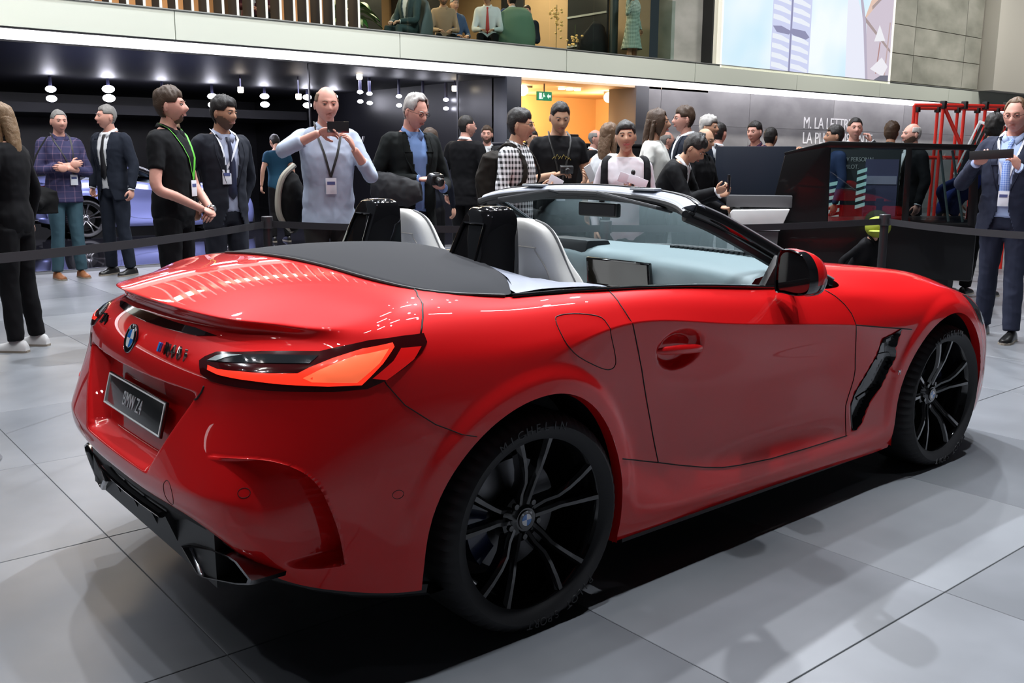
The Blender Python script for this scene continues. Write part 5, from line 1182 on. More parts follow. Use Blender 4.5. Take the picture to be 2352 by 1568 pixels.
    if hs == 'long':
        for q0, q1, q2, q3, rr_ in (((-.06, 0, .03), (-.085, 0, -.08), (-.10, 0, -.20), (-.10, 0, -.30), .062), ((-.02, .062, .02), (-.035, .078, -.08), (-.045, .075, -.18), (-.05, .065, -.26), .030), ((-.02, -.062, .02), (-.035, -.078, -.08), (-.045, -.075, -.18), (-.05, -.065, -.26), .030)):
            P = catmull([q0, q1, q2, q3], 6); K = len(P); mb = MB(); mb.tube([Mh @ q_ for q_ in P], [((rr_*.75*(1-.55*(i/K)**2)*s), rr_*1.15*(1-.45*(i/K)**2)*s) for i in range(K)], n=18, up=(0, 1, 0))
            hl_ = remeshed('hair_length', mb, .008, 1, [HR(hair)], root, wr=.010, seed=NP[0], scl=28)
    if beard:
        n, m = 40, 20; V = []; ok = []
        for i in range(m+1):
            th = PI*(.50+.47*i/m)
            for k in range(n+1):
                ph = -PI*.62+PI*1.24*k/n; p_ = head_pt(th, ph); a_ = abs(ph)
                V.append(Mh @ (p_+p_.normalized()*.0035)); o_ = p_.z < (-.045+.03*sm(a_, .5, 1.3)) and not (abs(p_.y) < .022 and -.068 < p_.z < -.046)
                if beard == 'goatee': o_ = o_ and abs(p_.y) < .034
                ok.append(o_)
        F = [(i*(n+1)+k, (i+1)*(n+1)+k, (i+1)*(n+1)+k+1, i*(n+1)+k+1) for i in range(m) for k in range(n) if ok[i*(n+1)+k] and ok[(i+1)*(n+1)+k+1]]
        bo = obj('beard', V, F, M('stubble', (.13, .075, .05) if hair != 'silver' else (.3, .28, .26), rough=.7, noise=(300, .4)), root)
        bm = bmesh.new(); bm.from_mesh(bo.data); bmesh.ops.delete(bm, geom=[v for v in bm.verts if not v.link_faces], context='VERTS'); bm.to_mesh(bo.data); bm.free()
    if glasses:
        mb = MB()
        for s_ in (-1, 1):
            mb.tube([Mh @ Vector((.098-.004*abs(math.sin(a*PI/8)), s_*.032+.021*math.cos(a*PI/8), .010+.015*math.sin(a*PI/8))) for a in range(16)], .0014*s, n=5, closed=True)
            mb.tube([Mh @ Vector((.094, s_*.053, .014)), Mh @ Vector((.05, s_*.078, .014)), Mh @ Vector((-.01, s_*.083, .010))], .0014*s, n=5)
        mb.tube([Mh @ Vector((.099, -.011, .013)), Mh @ Vector((.099, .011, .013))], .0014*s, n=5)
        tag(mb.build('glasses', M('frames', (.02, .02, .022), rough=.2, metal=.5), root), None)
    # ---- clothes
    jacket = top == 'jacket'; g = .014 if jacket else .006
    zb = .80 if jacket else (.90 if top in ('tee', 'polo', 'shirt', 'blouse') else .9)
    if top == 'untucked': zb = .82
    def vcut(c_):      # opening at the front
        z_ = c_.z/s-dz
        if jacket and c_.x > 0: 
            w_ = np.interp(z_, [.80, .98, 1.10, 1.30, 1.44, 1.50], [.10, .035, .035, .06, .075, .07]) if 'open' in (twist or '') else np.interp(z_, [.80, .98, 1.06, 1.30, 1.44, 1.50], [.03, .0, .0, .045, .065, .07]); xx = T((0, 0, z_)).x
            return abs(c_.y)/s < w_ and c_.x > xx+.03 and z_ < 1.56
        return False
    twist = twist or ''
    mb = MB()
    if jacket or top == 'untucked':
        n = 24; rings = []
        for (z_, hd_, hw_) in ((zb, .120*b, .172*b), (.94, .113*b, .165*b)): rings.append([T((.004+(hd_+g)*math.cos(2*PI*k/n), (hw_+g)*math.sin(2*PI*k/n), z_)) for k in range(n)])
        mb.add([q_ for g_ in rings for q_ in g_], [(k, (k+1) % n, n+(k+1) % n, n+k) for k in range(n)]+[tuple(range(n))[::-1], tuple(range(n, 2*n))])
    torso(mb, g, zmin=.86 if not jacket else .92, zmax=1.52)
    if sleeve > 0:
        arm(mb, Rr, -1, g*.9+.002, sleeve); arm(mb, Ll, 1, g*.9+.002, sleeve)
    nm = {'jacket': 'jacket', 'shirt': 'shirt', 'untucked': 'shirt', 'tee': 'tee_shirt', 'polo': 'polo_shirt', 'blouse': 'blouse', 'dress': 'dress'}[top]
    garment = remeshed(nm, mb, vx, 2, [tm], root, wr=.010 if lod < 2 else 0, cut=vcut if jacket else None, seed=NP[0])
    gb = None
    if jacket and lod < 2:
        sf = garment.modifiers.new('so', 'SOLIDIFY'); sf.thickness = .006; sf.offset = -1; bake_mods(garment)
    if jacket:
        mb = MB(); torso(mb, .002, zmin=.92, zmax=1.52); sh_ = remeshed('shirt', mb, max(vx, .012), 2, [inner or CL('white', (.72, .74, .78))], root, wr=.004, seed=NP[0])
        cuff = MB()
        for a in (Rr, Ll):
            w_ = A(a['wr']); e_ = A(a['el']); d_ = (w_-e_).normalized(); cuff.tube([w_-d_*.03*s, w_+d_*.006*s], .036*s, n=14)
        if not head_only: cuff.build('cuffs', inner or CL('white', (.72, .74, .78)), root)['kind'] = 'stuff'
        if lod < 2:
            tr_ = BVHTree.FromPolygons([tuple(v.co) for v in garment.data.vertices], [tuple(p_.vertices) for p_ in garment.data.polygons])
            for s_ in (-1, 1):      # lapels
                v = []; op = 'open' in twist
                for (z_, y0, y1) in ((1.50, .075, .100), (1.44, .070, .118), (1.36, .062, .122), (1.30, .058, .105), (1.20, .045, .075), (1.12, .036, .045), (1.06, .034, .036)):
                    for yy in (y0, y1):
                        q_ = T((.5, s_*yy, z_)); h_ = tr_.ray_cast(Vector((.6*s+q_.x*0, q_.y, q_.z)), Vector((-1, 0, 0)))
                        v.append((h_[0] if h_[0] else T((.1, s_*yy, z_)))+Vector((.007*s, 0, 0)))
                lp_ = obj('lapel', v, [(2*i, 2*i+1, 2*i+3, 2*i+2) for i in range(6)], tm, root); sf = lp_.modifiers.new('so', 'SOLIDIFY'); sf.thickness = .004; bake_mods(lp_)
    surf = (lambda tr__: (lambda y_, z_: (lambda h_: h_[0] if h_[0] else T((.12, y_, z_)))(tr__.ray_cast(Vector((.7*s+T((0, 0, z_)).x, y_*s, T((0, 0, z_)).z)), Vector((-1, 0, 0))))))(BVHTree.FromPolygons([tuple(v.co) for o_ in ([garment]+([sh_] if jacket else [])) for v in o_.data.vertices], [tuple(i_+off for i_ in p_.vertices) for o_, off in ([(garment, 0)]+([(sh_, len(garment.data.vertices))] if jacket else [])) for p_ in o_.data.polygons]))
    if top in ('shirt', 'jacket', 'polo', 'untucked'):
        cm = inner if jacket and inner else (CL('white', (.72, .74, .78)) if jacket else tm)
        for s_ in (-1, 1):
            v = [T((.080, s_*.006, 1.475)), T((.062, s_*.046, 1.515)), T((.0, s_*.066, 1.545)), T((-.065, s_*.03, 1.555)), T((-.068, 0, 1.556)), T((.098, s_*.036, 1.435)), T((.078, s_*.072, 1.490)), T((.0, s_*.084, 1.520)), T((-.078, s_*.04, 1.528)), T((-.082, 0, 1.528))]
            cl2 = obj('collar', v, [(i, i+1, i+6, i+5) for i in range(4)], cm, root); sf = cl2.modifiers.new('so', 'SOLIDIFY'); sf.thickness = .004; bake_mods(cl2)
    if tie:
        v = []
        for (z_, w_) in ((1.485, .016), (1.455, .019), (1.44, .013), (1.30, .024), (1.12, .034), (1.06, .038), (1.02, .004)):
            for yy in (-w_, w_): v.append(surf(yy, z_)+Vector((.006*s, 0, 0)))
        to = obj('tie', v, [(2*i, 2*i+1, 2*i+3, 2*i+2) for i in range(6)], tie, root); sf = to.modifiers.new('so', 'SOLIDIFY'); sf.thickness = .005; bake_mods(to)
    if lanyard:
        lb = lanb or (.02, 1.14)
        for s_ in (-1, 1):
            K = [(T((-.03, s_*.075, 1.548))), (T((.045, s_*.085, 1.515)))]+[surf(s_*.085+(lb[0]-s_*.085)*t, 1.47+(lb[1]-1.47)*t)+Vector((.006*s, 0, 0)) for t in (0, .25, .5, .75, 1)]
            m2 = MB(); m2.tube(K, (.0085*s, .0012*s), n=6, up=(1, 0, 0)); m2.build('lanyard', lanyard, root)
    if badge or lanyard:
        lb = lanb or (.02, 1.14); q_ = surf(lb[0], lb[1]-.06)+Vector((.012*s, 0, 0)); m2 = MB(); m2.box(q_, (.004, .075*s, .11*s)); m2.build('badge', M('badge_card', (.72, .74, .8), rough=.4), root, bevel=.002)
        m2 = MB(); m2.box(q_+Vector((.0025, 0, .02*s)), (.002, .055*s, .022*s)); m2.build('badge_print', M('badge_ink', (.08, .10, .25), rough=.5), root)
    if watch:
        a = Rr if watch < 0 else Ll; w_ = A(a['wr']); e_ = A(a['el']); d_ = (w_-e_).normalized(); m2 = MB(); m2.tube([w_-d_*.022*s, w_-d_*.006*s], .036*s, n=18); m2.ell(w_-d_*.014*s+Vector((.02*s, -.015*s, .018*s)), (.02*s, .02*s, .015*s)); m2.build('wristwatch', CHROME, root)
    # ---- legs
    if not hidelegs:
        F_ = feet
        if sit: LG_ = [((0, sd*.09, .93), (.42, sd*.13, .95), (.44, sd*.13, .50)) for sd in (-1, 1)]
        else: LG_ = [((0, sd*.088, .90), (.012+sd*F_*.4, sd*(.098), .50), (-.02+sd*F_, sd*(.105+.02), .085)) for sd in (-1, 1)]
        bare = skirt is not None
        mb = MB(); gg = 0 if bare else .012
        for a_, k_, f_ in LG_:
            a_, k_, f_ = A(a_), A(k_), A(f_)
            mb.tube([a_, a_.lerp(k_, .5), k_, k_.lerp(f_, .35), f_], [(.088+gg*.3)*s*b, (.078+gg*.4)*s, (.055+gg)*s, (.056+gg)*s, (.040+gg*1.5)*s], n=14)
        if not sit: mb.tube([A((0, 0, .84)), A((0, 0, .92)), A((0, 0, 1.0))], [(.10*s*b, .150*s), (.112*s*b, .165*s*b), (.110*s*b, .155*s*b)], n=18, up=(0, 1, 0))
        else: mb.tube([A((-.02, 0, .84)), A((0, 0, .96)), A((0, 0, 1.02))], [(.11*s, .17*s), (.12*s, .17*s), (.11*s, .155*s)], n=18, up=(0, 1, 0))
        remeshed('legs' if bare else 'trousers', mb, vx, 2, [SK(skin) if bare else tr], root, wr=0 if bare else .012, seed=NP[0]+5, scl=7)
        for a_, k_, f_ in LG_:
            f_ = A(f_); z0 = f_.z-.085*s; sm_ = MB(); n = 14; rings = []
            for (xx, w_, ht) in ((-.085, .026, .05), (-.07, .034, .075), (-.02, .036, .085), (.04, .038, .070), (.10, .046, .050), (.15, .042, .040), (.178, .026, .030), (.188, .010, .022)):
                rings.append([Vector((f_.x+xx*s, f_.y+w_*math.cos(PI*k/(n-1))*s*(1), z0+.012*s+ht*math.sin(PI*k/(n-1))*s)) for k in range(n)])
            K = len(rings); F2 = [(i*n+k, i*n+k+1, (i+1)*n+k+1, (i+1)*n+k) for i in range(K-1) for k in range(n-1)]+[(i*n+n-1, i*n, (i+1)*n, (i+1)*n+n-1) for i in range(K-1)]+[tuple(range(n))[::-1], tuple((K-1)*n+k for k in range(n))]
            sm_.add([q_ for r2 in rings for q_ in r2], F2); so_ = sm_.build('shoe', shoes, root, sharp=40)
            m2 = MB(); m2.prism([(f_.x+xx*s, f_.y+w_*s) for xx, w_ in ((-.09, -.022), (-.07, -.036), (.0, -.037), (.10, -.048), (.16, -.042), (.192, -.012), (.192, .012), (.16, .042), (.10, .048), (0, .037), (-.07, .036), (-.09, .022))], z0, z0+.016*s, axis='z'); m2.build('sole', M('sole', (.25, .22, .18) if shoes.name != 'shoe_black' else (.01, .01, .01), rough=.7), so_)
        if not bare and top in ('shirt', 'tee', 'polo') and not sit:
            pass
    if skirt is not None:
        mb = MB(); n = 32; rings = []
        for (z_, hd_, hw_) in ((1.02, .112, .152), (.92, .135, .172), (.80, .150, .185), (.66, .175, .21), (.52, .205, .245)):
            rings.append([Vector(((hd_*(1+.07*math.sin(9*2*PI*k/n)*(1.02-z_)))*math.cos(2*PI*k/n)*s, hw_*(1+.07*math.sin(9*2*PI*k/n)*(1.02-z_))*math.sin(2*PI*k/n)*s, (z_+dz)*s)) for k in range(n)])
        mb.add([q_ for r2 in rings for q_ in r2], [(i*n+k, i*n+(k+1) % n, (i+1)*n+(k+1) % n, (i+1)*n+k) for i in range(4) for k in range(n)]); mb.build('skirt', skirt, root, sharp=None)
    return dict(root=root, T=T, A=A, Mh=Mh, s=s, surf=surf)
def held(P_, name, label, cat, pts, fn, mat, bevel=.002, rot=(0, 0, 0)):
    """a thing held by a person: top-level object placed at a hand. pts local to the person"""
    root = P_['root']; Mw = Matrix.Translation(root.location) @ Matrix.Rotation(root.rotation_euler.z, 4, 'Z')
    q_ = Mw @ P_['A'](pts); mb = MB(); fn(mb); o = mb.build(name, mat, None, bevel=bevel)
    o.location = q_; o.rotation_euler = (Matrix.Rotation(root.rotation_euler.z, 4, 'Z') @ Matrix.Rotation(rot[2], 4, 'Z') @ Matrix.Rotation(rot[1], 4, 'Y') @ Matrix.Rotation(rot[0], 4, 'X')).to_euler()
    return tag(o, label, cat)
NAVY = CL('navy', (.022, .028, .045)); BLK = CL('black', (.008, .008, .010)); CHAR = CL('charcoal', (.03, .031, .035)); WHT = CL('white', (.70, .72, .75)); LBLUE = CL('pale_blue', (.42, .48, .60)); SKY = CL('sky', (.16, .26, .50))
DENIM = CL('denim', (.05, .10, .13)); BROWNS = M('shoe_tan', (.26, .10, .04), rough=.5); TIEB = M('tie_black', (.008, .008, .01), rough=.5); TIEN = M('tie_navy', (.012, .015, .04), rough=.5)
front = lambda y, z, x=.24: dict(el=(.02, -.235, 1.15), wr=(x, y, z), d=(.25, .8, .1), n=(-.2, 0, -1))
# --- near row, left to right
p = person('woman with long fair-brown hair seen from behind in black at the left edge', -.17, 4.7, 1.78, -125, hair='light', hs='long', top='shirt', tm=BLK, tr=BLK, shoes=M('shoe_white', (.6, .6, .6), rough=.5), fem=1., lod=1)
p = person('grey-haired man in blue checked shirt and jeans with arms crossed', 1.24, 8.86, 1.93, 18, skin='pink', hair='grey', hs='crop', thick=.007, top='untucked', tm=plaid('plaid_navy', (.030, .028, .085), (.16, .10, .17), 14, .10, line2=1), tr=DENIM, shoes=BROWNS, sleeve=.82, bulk=1.08,
    R_=dict(el=(.06, -.25, 1.16), wr=(.225, .02, 1.22), d=(.15, 1, .1), n=(-1, 0, 0), curl=.4), L_=dict(el=(.06, .25, 1.14), wr=(.255, -.03, 1.18), d=(.1, -1, .05), n=(-1, 0, 0), curl=.4), badge=True, lanyard=M('lanyard_dark', (.02, .02, .02)), lanb=(.07, 1.12), hpitch=4)
person('grey-haired man in dark suit, white shirt and black tie facing left beside the blue car', 1.80, 8.86, 2.0, -42, skin='pink', hair='grey', hs='short', thick=.012, top='jacket', tm=NAVY, inner=WHT, tie=TIEB, tr=NAVY, R_=dict(el=(-.06, -.27, 1.17), wr=(.02, -.27, .93), d=(0, 0, -1), n=(0, 1, 0), curl=.9), hyaw=-25, twist='open', watch=1)
p = person('half-hidden woman looking down at a phone behind the man in the black polo', 2.05, 7.6, 1.82, 20, hair='fair', hs='short', top='shirt', tm=BLK, fem=1, lod=2, hpitch=25, R_=dict(el=(.02, -.22, 1.12), wr=(.28, -.06, 1.22), d=(1, .2, .1), n=(0, 0, 1)))
pp = person('man in black polo shirt with green lanyard and hands clasped in front', .80, 4.16, 1.90, 62, skin='pink', hair='brown', hs='full', thick=.020, top='polo', tm=CL('polo_black', (.010, .011, .013)), tr=BLK, sleeve=.34, bulk=1.08, beard='goatee', lanyard=M('lanyard_green', (.12, .55, .05), rough=.5), lanb=(.03, 1.17), hpitch=-2, hyaw=12,
    R_=dict(el=(.03, -.26, 1.12), wr=(.245, -.045, .965), d=(.3, .8, -.25), n=(-.6, .1, -.8), curl=.65), L_=dict(el=(.04, .25, 1.12), wr=(.255, .06, .955), d=(.2, -.85, -.3), n=(-.6, 0, -.8), curl=.65), watch=1)
person('man with dark wavy hair in blue-grey suit and navy tie, hands behind him', 1.36, 4.55, 1.88, 30, skin='tan', hair='dark', hs='full', thick=.021, top='jacket', tm=CL('suit_slate', (.030, .034, .048)), inner=CL('shirt_lilac', (.38, .42, .56)), tie=TIEN, tr=CL('suit_slate', (.03, .034, .048)), twist='open', lanyard=M('lanyard_white', (.6, .62, .68), rough=.5), lanb=(-.05, 1.25), beard='full', hyaw=20, hpitch=6, R_=dict(el=(-.10, -.28, 1.17), wr=(-.10, -.20, .95), d=(-.3, .5, -1), n=(-1, 0, 0)), L_=dict(el=(-.10, .28, 1.17), wr=(-.10, .2, .95), d=(-.3, -.5, -1), n=(-1, 0, 0)))
p = person('balding man in pale blue shirt holding a phone up with both hands', 1.77, 3.58, 1.93, 12, skin='pink', hair='fair', hs='bald', top='untucked', tm=LBLUE, tr=CL('trouser_grey', (.035, .034, .032)), sleeve=.80, bulk=1.10, hpitch=8,
    R_=dict(el=(.16, -.335, 1.345), wr=(.335, -.115, 1.465), d=(.15, 1, .10), n=(.6, 0, -.6), curl=.45), L_=dict(el=(.17, .27, 1.17), wr=(.325, .115, 1.36), d=(.1, -.45, 1), n=(-.2, -.7, 0), curl=.45), lanyard=M('lanyard_dark', (.02, .02, .02)), lanb=(-.01, 1.17))
held(p, 'smartphone', 'phone in maroon case held up by balding man in pale blue shirt', 'phone', (.375, .0, 1.50), lambda m: m.box((0, 0, 0), (.010, .155, .078)), M('phone_dark', (.02, .018, .02), rough=.15, coat=1))
po = person('old man with glasses in black blazer and blue shirt holding a camera', 2.50, 3.55, 1.905, 28, skin='pink', hair='silver', hs='recede', thick=.020, top='jacket', tm=CL('blazer_black', (.007, .010, .010)), inner=SKY, tr=CL('denim_dark', (.012, .016, .028)), glasses=True, hpitch=20, hyaw=16, bulk=1.08, twist='open',
    R_=dict(el=(-.02, -.30, 1.15), wr=(.235, -.065, 1.165), d=(.3, .9, .05), n=(-.2, 0, -1), curl=.55), L_=dict(el=(.02, .27, 1.13), wr=(.27, .12, 1.10), d=(.1, -.7, .3), n=(-.4, 0, 1), curl=.55))
cm_ = held(po, 'camera', 'black and silver camera in the hands of the old man in a black blazer', 'camera', (.31, .03, 1.165), lambda m: (m.box((0, 0, 0), (.055, .13, .075)), m.lathe([(0, .075), (.030, .075), (.034, .07), (.034, .02)], n=20, axis='x'), m.box((0, 0, .045), (.03, .05, .022))), M('camera_black', (.015, .015, .015), rough=.35, coat=.5), bevel=.006, rot=(0, .35, .3))
tp = MB(); tp.box((0, 0, .036), (.045, .12, .02)); o_ = tp.build('camera_top', M('camera_silver', (.5, .5, .5), rough=.3, metal=1), cm_, bevel=.004)
# grey jacket folded over his arm
mb = MB(); A_ = po['A']; mb.tube([A_((.0, -.31, 1.10)), A_((.10, -.24, 1.09)), A_((.22, -.14, 1.07)), A_((.28, -.07, 1.08))], [(.06, .13), (.075, .13), (.07, .11), (.05, .07)], n=16, up=(0, 0, 1)); ja = remeshed('draped_jacket', mb, .010, 2, [CL('jacket_grey', (.055, .056, .060))], None, wr=.022, seed=4, scl=9)
ja.location = po['root'].location; ja.rotation_euler = po['root'].rotation_euler; tag(ja, "grey jacket draped over the old man's forearm", 'jacket')
person('woman with shoulder-length brown hair seen from behind the old man', 4.0, 5.48, 1.72, 150, hair='brown', hs='long', top='shirt', tm=CL('navy2', (.015, .018, .03)), fem=1, lod=2)
person('man in black suit seen from behind with his head turned right', 5.03, 6.24, 1.90, 152, skin='pink', hair='dark', hs='crop', thick=.008, top='jacket', tm=BLK, inner=WHT, lod=1, hyaw=-38, glasses=True)
person('bearded man in grey suit and open white shirt facing forward far back', 6.95, 8.29, 1.87, -5, skin='pink', hair='brown', hs='short', top='jacket', tm=CHAR, inner=WHT, beard='full', lod=1)
ppl = person('man with glasses in black and white checked shirt and backpack, holding a card', 3.04, 2.89, 1.78, 66, skin='asian', hair='dark', hs='full', thick=.018, top='untucked', tm=plaid('plaid_bw', (.012, .012, .014), (.75, .76, .78), 24, .5), glasses=True, hyaw=10, hpitch=4, sleeve=.72,
    R_=dict(el=(.0, -.26, 1.15), wr=(.27, -.15, 1.17), d=(1, .3, .2), n=(0, .6, .5), curl=.6), L_=dict(el=(.04, .25, 1.15), wr=(.25, .12, 1.15), d=(.9, -.3, .1), n=(0, -.6, .6), curl=.6))
mb = MB(); A_ = ppl['A']; mb.tube([A_((-.20, 0, .98)), A_((-.21, 0, 1.05)), A_((-.23, 0, 1.25)), A_((-.19, 0, 1.42)), A_((-.17, 0, 1.46))], [(.06, .10), (.10, .145), (.11, .15), (.08, .13), (.03, .07)], n=20, up=(0, 1, 0))
for sd in (-1, 1): mb.tube(catmull([A_((-.12, sd*.09, 1.48)), A_((.0, sd*.11, 1.52)), A_((.125, sd*.12, 1.38)), A_((.12, sd*.15, 1.22)), A_((-.08, sd*.17, 1.12))], 5), (.028, .009), n=8, up=(1, 0, 0))
bp_ = remeshed('backpack', mb, .010, 1, [CL('backpack_brown', (.022, .018, .014))], None, wr=.018, seed=9); bp_.location = ppl['root'].location; bp_.rotation_euler = ppl['root'].rotation_euler; tag(bp_, 'dark brown backpack on the back of the man in the checked shirt', 'backpack')
held(ppl, 'card', 'white card with blue logo in the hand of the man in the checked shirt', 'card', (.375, -.10, 1.235), lambda m: m.box((0, 0, 0), (.004, .11, .075)), M('card_white', (.72, .74, .8), rough=.5), rot=(-.5, 0, -1.1))
pt = person('man in black t-shirt with gold print looking down at a camera', 3.92, 3.38, 1.895, 12, skin='asian', hair='dark', hs='crop', thick=.012, top='tee', tm=BLK, sleeve=.30, hpitch=20, lanyard=M('lanyard_dark', (.02, .02, .02)), lanb=(.0, 1.10),
    R_=dict(el=(.0, -.27, 1.14), wr=(.26, -.07, 1.20), d=(.5, .7, .2), n=(-.1, .2, -1), curl=.55), L_=dict(el=(.0, .27, 1.14), wr=(.25, .16, 1.12), d=(.5, .2, .7), n=(-.1, -.9, .2), curl=.5))
held(pt, 'camera', 'small black camera held by the man in the black t-shirt', 'camera', (.34, .0, 1.24), lambda m: (m.box((0, 0, 0), (.05, .11, .06)), m.lathe([(0, .06), (.024, .06), (.024, .02)], n=16, axis='x')), M('camera_black', (.015, .015, .015)), bevel=.005, rot=(0, .3, 0))
held(pt, 'smartphone', 'white phone in the left hand of the man in the black t-shirt', 'phone', (.31, .20, 1.21), lambda m: m.box((0, 0, 0), (.009, .072, .145)), M('phone_white', (.6, .6, .62), rough=.2), rot=(.5, 0, .4))
A_ = pt['surf']; mb = MB()
for k, (yy, zz) in enumerate(((-.06, 1.33), (-.035, 1.345), (-.01, 1.33), (.02, 1.345), (.045, 1.33), (.065, 1.32))):
    q_ = A_(yy, zz); mb.tube([q_+Vector((.003, -.014, -.01)), q_+Vector((.004, 0, .014)), q_+Vector((.003, .014, -.008))], (.004, .002), n=5)
gp = mb.build('chest_print', M('gold_print', (.45, .36, .10), rough=.5), pt['root']); gp['kind'] = 'stuff'
person('dark-haired head between the checked-shirt man and the black t-shirt man', 6.6, 6.9, 1.78, 40, skin='asian', hair='dark', hs='full', top='shirt', tm=CHAR, lod=2, glasses=True)
person('grey-haired man in dark suit looking right in front of the warm-lit doorway', 7.56, 6.68, 1.80, 75, skin='pink', hair='grey', hs='bald', top='jacket', tm=BLK, inner=WHT, lod=2)
person('woman with wavy auburn hair in sleeveless white top seen from behind', 4.6, 3.45, 1.72, 145, skin='tan', hair='fair', hs='long', top='blouse', tm=WHT, sleeve=0, fem=1, lod=1, thick=.024)
pw = person('young woman in white blouse and black waistcoat speaking with cards in her hand', 3.37, 2.03, 1.68, 2, skin='asian', hair='dark', hs='full', thick=.015, top='blouse', tm=CL('blouse_white', (.66, .62, .66)), tr=BLK, fem=1, hroll=3,
    R_=dict(el=(-.04, -.25, 1.15), wr=(.05, -.22, .95), d=(.1, 0, -1), n=(0, 1, 0)), L_=dict(el=(.02, .22, 1.15), wr=(.22, .06, 1.24), d=(.2, -.3, 1), n=(-.3, -.8, .2), curl=.8))
mb = MB(); A_ = pw['A']
for sd in (-1, 1): mb.tube(catmull([A_((-.06, sd*.12, 1.47)), A_((.02, sd*.15, 1.45)), A_((.075, sd*.155, 1.30)), A_((.07, sd*.14, 1.10)), A_((.05, sd*.13, .95))], 5), [(.05, .035)]*21, n=12, up=(1, 0, 0))
mb.tube([A_((-.09, 0, 1.42)), A_((-.09, 0, 1.2)), A_((-.08, 0, .95))], [(.05, .14), (.05, .14), (.05, .14)], n=14, up=(0, 1, 0)); remeshed('waistcoat', mb, .010, 2, [BLK], pw['root'], wr=.008)
held(pw, 'card', 'white cue cards with logos held by the young woman in the white blouse', 'card', (.28, .03, 1.335), lambda m: (m.box((0, -.045, 0), (.004, .09, .07), rz=.2), m.box((.006, .05, .012), (.004, .14, .06), rz=-.1)), M('card_white', (.72, .74, .8)), rot=(-.35, 0, 0))
held(pw, 'microphone', "slim black microphone at the young woman's hand", 'microphone', (.26, .05, 1.33), lambda m: (m.tube([(0, 0, -.10), (0, 0, .05)], .010), m.ell((0, 0, .06), (.016, .016, .02))), M('mic_black', (.01, .01, .01), rough=.6))
person('tall person with brown hair in a white top facing right behind the young woman', 4.9, 3.15, 1.86, 80, skin='tan', hair='brown', hs='long', top='blouse', tm=CL('blouse_cream', (.70, .70, .66)), sleeve=.3, lod=1, fem=1)
person('tall brown-haired man with glasses and navy suit facing left', 6.2, 3.88, 1.95, -72, skin='pink', hair='brown', hs='full', thick=.018, top='jacket', tm=NAVY, inner=WHT, glasses=True, lod=1)
person('man with curly grey hair behind the bald man', 6.95, 4.22, 1.88, 60, skin='tan', hair='silver', hs='full', thick=.026, top='jacket', tm=NAVY, inner=WHT, lod=2)
person('man with short dark-grey hair seen from behind at the monitor edge', 7.52, 4.51, 1.83, 150, skin='pink', hair='dark', hs='short', top='jacket', tm=CHAR, lod=2)
person('bald head far back against the grey wall left of the tall man', 9.01, 6.66, 1.80, 100, skin='pink', hair='grey', hs='bald', top='shirt', tm=CHAR, lod=2)
pb = person('dark-haired man in black jacket leaning forward over his camera', 4.44, 2.72, 1.70, 72, skin='asian', hair='dark', hs='full', thick=.020, top='jacket', tm=CL('jacket_black', (.010, .011, .013)), inner=WHT, lean=28, hpitch=22, lod=1,
    R_=dict(el=(.38, -.20, 1.13), wr=(.60, -.12, 1.20), d=(1, .2, .3), n=(0, .6, .5), curl=.6), L_=dict(el=(.35, .22, 1.10), wr=(.60, .06, 1.17), d=(1, -.1, .3), n=(0, -.7, .4), curl=.6))
held(pb, 'smartphone', 'phone held out by the leaning man in the black jacket', 'phone', (.70, -.05, 1.27), lambda m: m.box((0, 0, 0), (.010, .075, .14)), M('phone_dark', (.02, .018, .02)))
pz = person('bald man with glasses in black jacket beside the dark monitor', 5.80, 3.35, 1.715, 58, skin='asian', hair='dark', hs='bald', top='shirt', tm=BLK, glasses=True, hpitch=14, lod=1,
    R_=dict(el=(.06, -.27, 1.12), wr=(.33, -.10, .98), d=(1, .4, -.1), n=(0, .3, -1), curl=.6), L_=dict(el=(.05, .27, 1.12), wr=(.32, .12, 1.0), d=(1, -.3, 0), n=(0, -.3, -1), curl=.6))
held(pz, 'camera', 'camera held low by the bald man with glasses', 'camera', (.42, .0, .97), lambda m: (m.box((0, 0, 0), (.06, .12, .08)), m.lathe([(0, .09), (.03, .09), (.03, .02)], n=16, axis='x')), M('camera_black', (.015, .015, .015)), bevel=.005)
# --- right-hand background
person('man in purple shirt resting folded arms on top of the dark monitor', 8.05, 4.30, 1.86, -30, skin='pink', hair='dark', hs='short', top='shirt', tm=CL('purple', (.06, .02, .06)), sleeve=.3, lod=1, lean=8, R_=dict(el=(.20, -.30, 1.36), wr=(.34, -.06, 1.46), d=(.2, 1, .1), n=(-.5, 0, -1)), L_=dict(el=(.20, .30, 1.36), wr=(.34, .05, 1.44), d=(.1, -1, 0), n=(-.5, 0, -1)))
person('dark-haired head just behind the man in purple', 8.6, 4.55, 1.8, 150, skin='tan', hair='dark', hs='full', top='shirt', tm=BLK, lod=2)
person('man with black hair facing left above the black car roof', 7.88, 3.14, 1.78, -75, skin='tan', hair='dark', hs='full', top='shirt', tm=CL('shirt_navy3', (.03, .05, .12)), lod=2, R_=dict(el=(.2, -.25, 1.3), wr=(.35, -.1, 1.5), d=(.5, .5, .4), n=(0, 0, -1)))
person('broad-faced man with short dark hair holding a phone to his ear', 8.85, 3.52, 1.90, 12, skin='pink', hair='dark', hs='crop', thick=.010, top='jacket', tm=CHAR, inner=WHT, lod=1, bulk=1.1, L_=dict(el=(.10, .33, 1.28), wr=(.10, .17, 1.52), d=(-.1, -.35, 1), n=(0, -1, 0), curl=.6))
person('person with curly brown hair seen from behind above the black car', 10.2, 3.80, 1.88, 165, skin='tan', hair='brown', hs='full', thick=.028, top='shirt', tm=CL('teal_dark', (.01, .03, .035)), lod=2)
